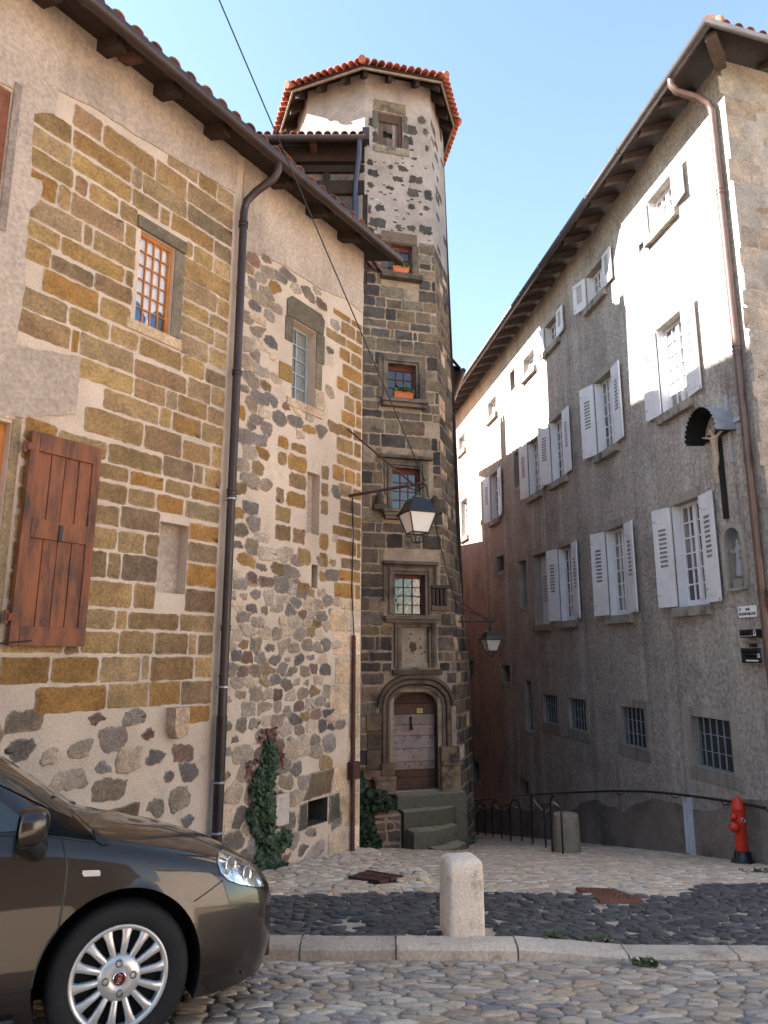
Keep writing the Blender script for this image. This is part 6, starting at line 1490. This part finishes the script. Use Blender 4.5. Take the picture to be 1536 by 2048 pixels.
t = thing('shrub', FT.P(.1, -1.8, .8), 'dark green ivy shrub filling the corner left of the tower steps', 'shrub'); mb = MB(); sm = MB()
POLY = [(700, 1552), (728, 1556), (742, 1582), (772, 1582), (790, 1604), (790, 1616), (752, 1622), (748, 1650), (764, 1690), (752, 1700), (700, 1700)]
cnt = 0
while cnt < 1700:
    px, py = rg.uniform(690, 795), rg.uniform(1550, 1700)
    if not inpoly((px, py), POLY): continue
    n_ = rg.uniform(.15, 1.0) if py > 1615 else rg.uniform(.35, .85)
    s, z = FT.hit(px, py, n_); leafq(mb, Vector(FT.P(s, z, n_)), rg.uniform(.03, .06), rg, rg.choice([IV[0], IV[1], IV[1], IV[3], IV[3]]), FT.n, .8); cnt += 1
mb.build('foliage', M['leaf'], t)
for s in (-.15, .0, .2): sm.tube([FT.P(s, -2.1, .5), FT.P(s+.1, -1.5, .45), FT.P(s+.2, -1.0, .5)], .018, 6)
sm.build('stem', M['wood_dark'], t)
t = thing('fern', FT.P(1.75, -1.75, 1.0), 'small green fern growing beside the bottom of the tower steps', 'fern'); mb = MB()
b0 = Vector(FT.P(1.78, -1.72, .75))
for i in range(15):
    a_ = rg.uniform(-2.8, .4); d = Vector((math.cos(a_), math.sin(a_), 0)); L = rg.uniform(.25, .5)
    for q in range(9):
        f = q/9; p = b0+d*L*f+Vector((0, 0, L*1.1*f-.9*L*f*f)); leafq(mb, p, .045*(1.1-f), rg, rg.choice([(.05, .10, .025), (.035, .075, .02)]), Vector((0, 0, 1)), .5)
mb.build('fronds', M['leaf'], t); mb = MB(); mb.lathe([(.04, -.05), (.03, .03), (0, .05)], b0, 8); mb.build('root', M['wood_dark'], t)
def weed(px, py, k_, r, label):
    x, y, z = ground_hit(px, py); mb = MB()
    for i in range(k_):
        p = Vector((x+rg.gauss(0, r), y+rg.gauss(0, r*.6), 0)); p.z = g(p.x, p.y)+rg.uniform(.01, .05); leafq(mb, p, rg.uniform(.012, .03), rg, rg.choice([(.05, .075, .02), (.07, .085, .03)]), Vector((0, 0, 1)), 1)
    tag(mb.build('weed', M['leaf']), label, 'weed', 'weeds in the paving joints')
weed(1290, 1934, 60, .05, 'weed tuft at the foot of the lowered kerb'); weed(1525, 1746, 70, .10, 'weed tuft right of the fire hydrant'); weed(1105, 1878, 30, .05, 'weed tuft in the black paving right of the square bollard'); weed(1195, 1885, 30, .06, 'weed tuft in the black paving below the rusty cover')

# ================================================================== CAR
WC = Vector((-1.205, 3.589, .206)); th_ = R(25)
Fv = Vector((math.cos(th_), math.sin(th_), -.045)).normalized(); Lv = Vector((-math.sin(th_), math.cos(th_), -.115)); Lv = (Lv-Fv*Lv.dot(Fv)).normalized(); Uv = Fv.cross(Lv)
CO = WC+Lv*.80-Uv*.315
CM = Matrix((Fv, Lv, Uv)).transposed(); CM4 = Matrix.Translation(CO) @ CM.to_4x4(); CMI = CM4.inverted()
def cw(a, b, z): return CO+Fv*a+Lv*b+Uv*z
car = thing('parked_car', CO, 'dark brown small hatchback parked on the cobbles in front of the left house', 'car', None, CM.to_quaternion().to_euler())
WORLD_M[car.name] = CM4
ST = [  # station a, half profile (b, z) from sill to centre line
 (.855, [(.05, .40), (.10, .42), (.12, .44), (.11, .47), (.10, .49), (.08, .50), (.05, .505), (.02, .506), (0, .506)]),
 (.835, [(.26, .26), (.33, .33), (.35, .42), (.34, .50), (.31, .545), (.24, .565), (.16, .575), (.08, .58), (0, .58)]),
 (.76, [(.46, .20), (.53, .31), (.55, .43), (.54, .54), (.505, .61), (.40, .645), (.27, .66), (.13, .668), (0, .67)]),
 (.64, [(.585, .18), (.65, .30), (.665, .43), (.655, .575), (.61, .67), (.49, .715), (.33, .735), (.16, .745), (0, .75)]),
 (.48, [(.69, .175), (.745, .30), (.755, .43), (.745, .61), (.70, .735), (.57, .785), (.39, .81), (.2, .822), (0, .828)]),
 (.25, [(.765, .175), (.81, .30), (.82, .44), (.81, .67), (.765, .80), (.63, .85), (.44, .878), (.22, .892), (0, .898)]),
 (0, [(.795, .175), (.838, .30), (.845, .47), (.835, .72), (.795, .855), (.67, .905), (.47, .935), (.23, .95), (0, .957)]),
 (-.22, [(.80, .175), (.842, .30), (.845, .5), (.838, .76), (.80, .895), (.69, .945), (.49, .98), (.24, 1.0), (0, 1.005)]),
 (-.36, [(.80, .175), (.842, .30), (.846, .5), (.84, .78), (.805, .915), (.725, .985), (.53, 1.06), (.27, 1.085), (0, 1.09)]),
 (-.70, [(.80, .175), (.842, .30), (.848, .5), (.842, .80), (.812, .93), (.735, 1.12), (.605, 1.245), (.33, 1.29), (0, 1.30)]),
 (-1.05, [(.80, .175), (.842, .30), (.848, .5), (.842, .80), (.815, .935), (.735, 1.18), (.605, 1.385), (.35, 1.435), (0, 1.445)]),
 (-1.6, [(.80, .175), (.842, .30), (.848, .5), (.842, .80), (.818, .94), (.735, 1.2), (.60, 1.42), (.35, 1.478), (0, 1.49)]),
 (-2.3, [(.80, .175), (.842, .30), (.848, .5), (.842, .82), (.818, .96), (.73, 1.2), (.595, 1.40), (.34, 1.455), (0, 1.465)]),
 (-2.85, [(.78, .19), (.83, .31), (.838, .5), (.83, .84), (.80, .99), (.70, 1.2), (.55, 1.36), (.32, 1.405), (0, 1.41)]),
 (-3.08, [(.72, .22), (.79, .33), (.80, .5), (.79, .84), (.75, .99), (.64, 1.13), (.5, 1.25), (.28, 1.28), (0, 1.29)]),
 (-3.19, [(.55, .28), (.64, .36), (.66, .5), (.65, .78), (.61, .90), (.52, .98), (.38, 1.0), (.2, 1.01), (0, 1.01)])]
def cr(p0, p1, p2, p3, t0, t1, t2, t3, t):
    """non-uniform Catmull-Rom through p1..p2"""
    m1 = (p2-p0)/(t2-t0); m2 = (p3-p1)/(t3-t1); h = t2-t1; u = (t-t1)/h
    return (2*u**3-3*u*u+1)*p1+(u**3-2*u*u+u)*h*m1+(-2*u**3+3*u*u)*p2+(u**3-u*u)*h*m2
def interp(ts, vs, t):
    k = len(ts); i = 0
    while i < k-2 and ts[i+1] < t: i += 1
    g_ = lambda j: vs[max(0, min(k-1, j))]
    def tt(j): return ts[j] if 0 <= j < k else (2*ts[0]-ts[1] if j < 0 else 2*ts[-1]-ts[-2])
    p0 = g_(i-1) if i > 0 else 2*vs[0]-vs[1]; p3 = g_(i+2) if i+2 < k else 2*vs[-1]-vs[-2]
    return cr(p0, vs[i], vs[i+1], p3, tt(i-1), ts[i], ts[i+1], tt(i+2), t)
TA = [-s_[0] for s_ in ST]
def section(a):
    return [(interp(TA, [s_[1][j][0] for s_ in ST], -a), interp(TA, [s_[1][j][1] for s_ in ST], -a)) for j in range(9)]
def surf(sec, v):
    ts = list(range(9)); return max(0., interp(ts, [p[0] for p in sec], v)), interp(ts, [p[1] for p in sec], v)
NA, NV = 200, 44; As = [.855-(.855+3.19)*i/NA for i in range(NA+1)]; Vs = [8*j/NV for j in range(NV+1)]
grid = []
for a in As:
    sec = section(a); row = [surf(sec, v) for v in Vs]; grid.append(row)
WR = .365; WZ = .325; AXL = (0., -2.51)
def car_mesh(side):
    vs = []; idx = {}
    for i, a in enumerate(As):
        for j in range(NV+1):
            b, z = grid[i][j]; idx[i, j] = len(vs); vs.append([a, side*b, z])
    inside = lambda p: any(abs(p[1]) > .45 and math.hypot(p[0]-ax_, p[2]-WZ) < WR for ax_ in AXL) and p[2] < .74
    ins = [inside(p) for p in vs]; fs = []
    for i in range(NA):
        for j in range(NV):
            q = [idx[i, j], idx[i+1, j], idx[i+1, j+1], idx[i, j+1]]
            if all(ins[k_] for k_ in q): continue
            fs.append(q if side < 0 else q[::-1])
    for k_, p in enumerate(vs):
        if ins[k_]:
            ax_ = min(AXL, key=lambda c_: abs(p[0]-c_)); dx, dz = p[0]-ax_, p[2]-WZ; r_ = math.hypot(dx, dz) or 1e-3
            p[0] = ax_+dx/r_*WR; p[2] = WZ+dz/r_*WR
    return vs, fs
mb = MB(); allv, allf = [], []
for side in (-1, 1):
    vs, fs = car_mesh(side); wv = [cw(*p) for p in vs]; mb.add(wv, fs, 0, (1, 1, 1), True)
    k_ = len(allv); allv += wv; allf += [[q+k_ for q in f] for f in fs]
# closing faces: nose, tail, floor
for i, flip in ((0, False), (NA, True)):
    mb.add([cw(As[i], -b, z) for b, z in grid[i]]+[cw(As[i], b, z) for b, z in grid[i]][::-1], [list(range(2*(NV+1)))], 0, (1, 1, 1), True)
for i in range(0, NA, 4):
    b0, z0 = grid[i][0]; b1, z1 = grid[min(i+4, NA)][0]; a0, a1 = As[i], As[min(i+4, NA)]
    if any(abs((a0+a1)/2-ax_) < WR+.03 for ax_ in AXL): b0 = b1 = .46
    mb.quad(cw(a0, -b0, z0+.01), cw(a1, -b1, z1+.01), cw(a1, b1, z1+.01), cw(a0, b0, z0+.01), 1)
# wheel wells and arch lips
for ax_ in AXL:
    for side in (-1, 1):
        n_ = 28
        for i in range(n_):
            t0, t1 = math.pi*(-.12+1.24*i/n_), math.pi*(-.12+1.24*(i+1)/n_)
            p = lambda t_, b_, r_: cw(ax_+math.cos(t_)*r_, side*b_, WZ+math.sin(t_)*r_)
            mb.quad(p(t0, .80, WR), p(t1, .80, WR), p(t1, .45, WR), p(t0, .45, WR), 1); mb.add([p(t0, .45, WR), p(t1, .45, WR), cw(ax_, side*.45, WZ)], [(0, 1, 2)], 1)
body = mb.build('body', [M['car_paint'], M['dark']], car)
from mathutils.bvhtree import BVHTree
bvh = BVHTree.FromPolygons(allv, allf)
CAMP = Vector((0, 0, HCAM))
def shot(px, py):
    d = ray(px, py).normalized(); h = bvh.ray_cast(CAMP, d)
    return h
def on_plane(px, py, b):
    r_ = ray(px, py); o = CMI @ CAMP; d = CMI.to_3x3() @ r_; t_ = (b-o.y)/d.y; q = o+d*t_; return q.x, q.z
def put(px, py, off):
    loc, nr_, i, d = shot(px, py)
    if loc is None: a, z = on_plane(px, py, -.835); loc, nr_, i, d = bvh.find_nearest(cw(a, -.835, z))
    if nr_.dot(CAMP-loc) < 0: nr_ = -nr_
    return loc+nr_*off
def dens(poly, closed, step):
    out = []
    for i in range(len(poly) if closed else len(poly)-1):
        a, b = poly[i], poly[(i+1) % len(poly)]; k_ = max(1, int(math.hypot(b[0]-a[0], b[1]-a[1])/step))
        for q in range(k_): out.append((a[0]+(b[0]-a[0])*q/k_, a[1]+(b[1]-a[1])*q/k_))
    if not closed: out.append(poly[-1])
    return out
def patch_pts(poly, off, rings=(1, .75, .5, .25)):
    bd = dens(poly, True, 4); cx_ = sum(p[0] for p in bd)/len(bd); cy_ = sum(p[1] for p in bd)/len(bd); k_ = len(bd); vs = []
    for r_ in rings:
        for x, y in bd: vs.append(put(cx_+(x-cx_)*r_, cy_+(y-cy_)*r_, off))
    vs.append(put(cx_, cy_, off)); fs = []
    n_ = len(rings)
    for r_ in range(n_-1): fs += [(r_*k_+i, r_*k_+(i+1) % k_, (r_+1)*k_+(i+1) % k_, (r_+1)*k_+i) for i in range(k_)]
    fs += [((n_-1)*k_+i, (n_-1)*k_+(i+1) % k_, n_*k_) for i in range(k_)]
    return vs, fs
def mirror(vs):
    out = []
    for p in vs: q = CMI @ Vector(p); out.append(cw(q.x, -q.y, q.z))
    return out
def patch(name, poly, off, material, parent=car, mir=True):
    vs, fs = patch_pts(poly, off); mb = MB(); mb.add(vs, fs, 0, (1, 1, 1), True); o = mb.build(name, material, parent); o2 = None
    if mir: mb = MB(); mb.add(mirror(vs), [f[::-1] for f in fs], 0, (1, 1, 1), True); o2 = mb.build(name, material, parent)
    return o, o2
seam = MB()
def line(poly, r_, mat_=0, off=.0):
    pts = [put(x, y, off) for x, y in dens(poly, False, 5)]; seam.tube(pts, r_, 5, mat_); seam.tube(mirror(pts), r_, 5, mat_)
# glass of the sides: quarter light by its outline, door glass by numbers
patch('quarter_window', [(76, 1574), (121, 1610), (183, 1669), (190, 1681), (150, 1678), (96, 1670), (85, 1608)], .004, glass_mat('glass_dark', (.004, .004, .005), 0, 5, .25, .08))
patch('window_corner_trim', [(184, 1655), (221, 1688), (205, 1692), (192, 1684)], .006, M['black_paint'])
def side_b(a, z):
    sec = section(a); best = None
    for q in range(161):
        v = 2.5+q/160*4.2; b, zz_ = surf(sec, v)
        if best is None or abs(zz_-z) < best[0]: best = (abs(zz_-z), b)
    return best[1]
def side_glass(name, outl, lo, hi, n_=14, m_=7):
    for side in (-1, 1):
        mb = MB(); vs = []
        for i in range(n_+1):
            t_ = i/n_; a = lo[0]+(hi[0]-lo[0])*t_; z0, z1 = outl(a)
            for j in range(m_+1): z = z0+(z1-z0)*j/m_; vs.append(cw(a, side*(side_b(a, z)+.005), z))
        mb.add(vs, [(i*(m_+1)+j, (i+1)*(m_+1)+j, (i+1)*(m_+1)+j+1, i*(m_+1)+j+1) for i in range(n_) for j in range(m_)], 0, (1, 1, 1), True); mb.build(name, M['glass_car'], car)
M['glass_car'] = glass_mat('glass_car', (.03, .035, .035), 0, 5, .02, .9)
a_d, z_d = on_plane(49, 1560, -.80)
top_z = lambda a: interp([-x for x in (-.45, -.62, -.9, -1.3, -1.8, -2.4, -2.75)], [.99, 1.12, 1.275, 1.365, 1.385, 1.355, 1.30], -a)
side_glass('front_window', lambda a: (.955, max(.975, top_z(a)-.02)), (a_d+.02, 0), (-1.45, 0)); side_glass('rear_window', lambda a: (.965, top_z(a)-.02), (-1.53, 0), (-2.5, 0))
# windscreen and rear screen
for nm, a0, a1, v0 in (('windscreen', -.275, -1.02, 5.45), ('rear_screen', -2.9, -3.12, 5.5)):
    mb = MB(); vs = []; n_, m_ = 12, 16
    for i in range(n_+1):
        a = a0+(a1-a0)*i/n_; sec = section(a); half = []
        for j in range(m_//2+1): b, z = surf(sec, v0+(8-v0)*j/(m_//2)); half.append((b, z))
        row = [(-b, z) for b, z in half]+[(b, z) for b, z in half[::-1][1:]]
        for b, z in row: vs.append(cw(a+(.003 if nm == 'windscreen' else -.003), b, z+.005))
    k_ = len(row); mb.add(vs, [(i*k_+j, i*k_+j+1, (i+1)*k_+j+1, (i+1)*k_+j) for i in range(n_) for j in range(k_-1)], 0, (1, 1, 1), True); mb.build(nm, M['glass_car'], car)
mb = MB(); mb.tube([cw(-.24, .10, 1.015), cw(-.30, -.35, 1.03), cw(-.27, -.52, 1.005)], .010, 6); mb.tube([cw(-.23, .1, 1.01), cw(-.30, -.2, 1.045), cw(-.37, -.5, 1.08)], .007, 6); mb.tube([cw(-.20, -.62, .95), cw(-.26, .62, .965)], .012, 6); mb.build('wiper', M['black_paint'], car)
# headlamps
m_, n_, l_, b_ = new_mat('lamp_reflector'); b_.inputs['Base Color'].default_value = (.62, .64, .66, 1); b_.inputs['Metallic'].default_value = .85; b_.inputs['Roughness'].default_value = .16
co_ = n_.new('ShaderNodeNewGeometry').outputs['Position']; bp_ = n_.new('ShaderNodeBump'); bp_.inputs['Strength'].default_value = .5; bp_.inputs['Distance'].default_value = .04; l_.new(noise(n_, l_, co_, 14, 1), bp_.inputs['Height']); l_.new(bp_.outputs[0], b_.inputs['Normal'])
HL = [(437, 1706), (446, 1701), (466, 1709), (490, 1722), (506, 1738), (520, 1756), (527, 1773), (510, 1774), (480, 1769), (456, 1760), (441, 1746), (434, 1724)]
h1, h2 = patch('headlight', HL, .004, m_)
for h, mi in ((h1, False), (h2, True)):
    for (px, py, r_) in ((458, 1735, .050), (490, 1750, .040)):
        p = put(px, py, .012); nn = (CAMP-p).normalized()
        nn = (nn*.5+Fv*.9-Lv*.3).normalized()
        if mi: q = CMI @ p; p = cw(q.x, -q.y, q.z); nn = (Fv*.9+Lv*.5).normalized()
        X = nn.cross(Uv).normalized(); mb = MB(); mb.lathe([(r_, 0), (r_*.98, .006), (r_*.8, -.002), (r_*.3, -.008), (0, .0)], p, 18, 0, (1, 1, 1), (X, X.cross(nn), nn)); mb.build('bulb_bowl', M['chrome'], h)
    vs, fs = patch_pts(HL, .016); vs = mirror(vs) if mi else vs
    mb = MB(); mb.add(vs, fs, 0, (1, 1, 1), True); mb.build('lens', clear_mat('lamp_lens', .22), h)
patch('side_indicator', [(165, 1741), (198, 1740), (201, 1744), (200, 1752), (168, 1753), (164, 1748)], .006, mat('lamp_plastic', (.55, .50, .47), attr=False, v1=.05, v2=.05, bump=0, rough=.15, spec=.6))
# shut lines
line(HL+[HL[0]], .004)
line([(445, 1761), (418, 1782), (388, 1803)], .0035); line([(443, 1699), (400, 1680), (340, 1659), (280, 1650), (222, 1646)], .003); line([(199, 1619), (190, 1632), (182, 1642)], .003)
line([(124, 1674), (130, 1705), (134, 1735), (129, 1785), (118, 1850), (104, 1905), (92, 1950), (72, 1972), (40, 1982), (0, 1986)], .0045)
line([(0, 1526), (30, 1540), (52, 1556), (66, 1571), (76, 1600), (90, 1668)], .004); line([(0, 1671), (60, 1671), (120, 1675), (190, 1684)], .006)
line([(84, 1576), (130, 1608), (188, 1662)], .003)
seam.build('seams', M['black_paint'], car)
line2 = MB()
mb = MB(); mb.box(type('Q', (), {'P': staticmethod(lambda s, z, n: tuple(cw(n, s, z)))})(), -.28, .28, .20, .34, .80, .862, 0, (1, 1, 1), .01); mb.build('grille', M['black_paint'], car)
for sd_ in (-1, 1):
    mb = MB(); 
    for q in range(5): mb.tube([cw(.705-.02*q*0, sd_*(.535+.0), .235+.022*q), cw(.60, sd_*(.655), .235+.022*q)], .007, 6)
    mb.build('bumper_grille', M['black_paint'], car)
# mirrors
for side in (-1, 1):
    bm = bmesh.new(); bmesh.ops.create_icosphere(bm, subdivisions=3, radius=1)
    am, zm = on_plane(57, 1656, -.97)
    for v in bm.verts:
        x, y, z = v.co; k_ = (abs(x)**3+abs(y)**3+abs(z)**3)**(1/3); x, y, z = x/k_, y/k_, z/k_
        if x < 0: x *= .25
        v.co = cw(am-.02+x*.105, side*(.965+y*.105), zm+z*.082+(.012*x))
    bm.verts.index_update(); mb = MB(); mb.add([v.co for v in bm.verts], [[v.index for v in f.verts] for f in bm.faces], 0, (1, 1, 1), True); bm.free(); o = mb.build('mirror', M['car_paint'], car)
    mb = MB(); mb.tube([cw(am+.00, side*.93, zm-.04), cw(am+.045, side*.90, zm-.09), cw(am+.05, side*.84, zm-.115)], .05, 10, rr=[.05, .05, .04]); mb.build('mirror_foot', M['black_paint'], o)
    mb = MB(); mb.quad(cw(am-.05, side*.875, zm-.06), cw(am-.05, side*1.055, zm-.06), cw(am-.05, side*1.055, zm+.06), cw(am-.05, side*.875, zm+.06)); mb.build('mirror_glass', M['chrome'], o)
# sill moulding, rear lamps, plates
for side in (-1, 1): mb = MB(); mb.tube([cw(-.42, side*.838, .215), cw(-2.1, side*.838, .215)], .012, 6); mb.build('sill_strip', M['car_paint'], car)
for side in (-1, 1):
    mb = MB(); mb.box(type('Q', (), {'P': staticmethod(lambda s, z, n: tuple(cw(n, s, z)))})(), side*.70-.06, side*.70+.06, .88, 1.15, -3.10, -2.98, 0, (1, 1, 1), .02); mb.build('tail_light', M['red_paint'], car)
# wheels
def wheel(a, side):
    c0 = cw(a, side*.72, .315); out = -Lv if side < 0 else Lv; X = Fv; Y = Uv; A = (X, Y, out); mb = MB()
    T_ = [(.205, .035), (.215, .072), (.24, .085), (.275, .088), (.298, .078), (.308, .06), (.315, .04), (.315, .012), (.309, .01), (.309, .004), (.315, .002), (.315, -.03), (.309, -.032), (.309, -.04), (.315, -.042), (.312, -.07), (.29, -.09), (.22, -.09)]
    mb.lathe([(.20, .02), (.18, .0), (.06, .0), (.0, .005)], c0, 40, 0, (1, 1, 1), A); w_ = mb.build('wheel', M['dark'], car)
    mb = MB(); mb.lathe(T_, c0, 64, 0, (1, 1, 1), A, caps=False); mb.build('tyre', M['rubber'], w_)
    mb = MB(); mb.lathe([(.216, .060), (.217, .074), (.210, .078), (.198, .070), (.192, .055), (.192, .03)], c0, 64, 0, (1, 1, 1), A, caps=False)
    mb.lathe([(.094, .03), (.096, .062), (.085, .074), (.06, .080), (.045, .082), (.04, .078), (0, .078)], c0, 40, 0, (1, 1, 1), A, caps=False)
    for i in range(14):
        an = 2*math.pi*(i+.3)/14; ra = X*math.cos(an)+Y*math.sin(an); ta = -X*math.sin(an)+Y*math.cos(an)
        def Pp(r_, t_, h): return c0+ra*r_+ta*t_+out*h
        vs = []
        for r_, wd_, h in ((.085, .0125, .066), (.13, .0145, .076), (.17, .0165, .077), (.203, .026, .068)):
            vs += [Pp(r_, -wd_, h-.03), Pp(r_, -wd_, h-.006), Pp(r_, -wd_*.6, h), Pp(r_, wd_*.6, h), Pp(r_, wd_, h-.006), Pp(r_, wd_, h-.03)]
        mb.add(vs, [(q*6+j, q*6+j+1, q*6+j+7, q*6+j+6) for q in range(3) for j in range(5)], 0, (1, 1, 1), True)
    hc = mb.build('hubcap', M['alloy'], w_)
    mb = MB()
    for i in range(4):
        an = math.pi/2*i+.12; p = c0+X*(.060*math.cos(an))+Y*(.060*math.sin(an))+out*.074; mb.lathe([(.017, 0), (.017, .008), (.013, .012), (.0105, .012), (.0105, .002), (0, .002)], p, 10, 1, (1, 1, 1), A)
    mb.lathe([(.030, .08), (.030, .085), (.026, .087)], c0, 24, 0, (1, 1, 1), A, caps=False); mb.lathe([(.026, .086), (0, .086)], c0, 24, 2, (1, 1, 1), A)
    mb.build('hub_badge', [M['chrome'], mat('bolt', (.16, .15, .15), attr=False, v1=.1, v2=.1, bump=0, rough=.4, metal=.7), mat('badge_red', (.20, .015, .02), attr=False, v1=.05, v2=.05, bump=0, rough=.3)], w_)
    an = R(78); X2 = X*math.cos(an)+Y*math.sin(an); Y2 = -X*math.sin(an)+Y*math.cos(an)
    class Q:
        def P(self, s, z, n): return c0+X2*s+Y2*z+out*n
    if side < 0: WORLD_M['_w'] = CM4; text('FIAT', Q(), 0, -.008, .0865, .024, M['chrome'], w_, width=.042, bold=.0003)
    return w_
WORLD_M['x'] = CM4
for a in AXL:
    for side in (-1, 1): wheel(a, side)
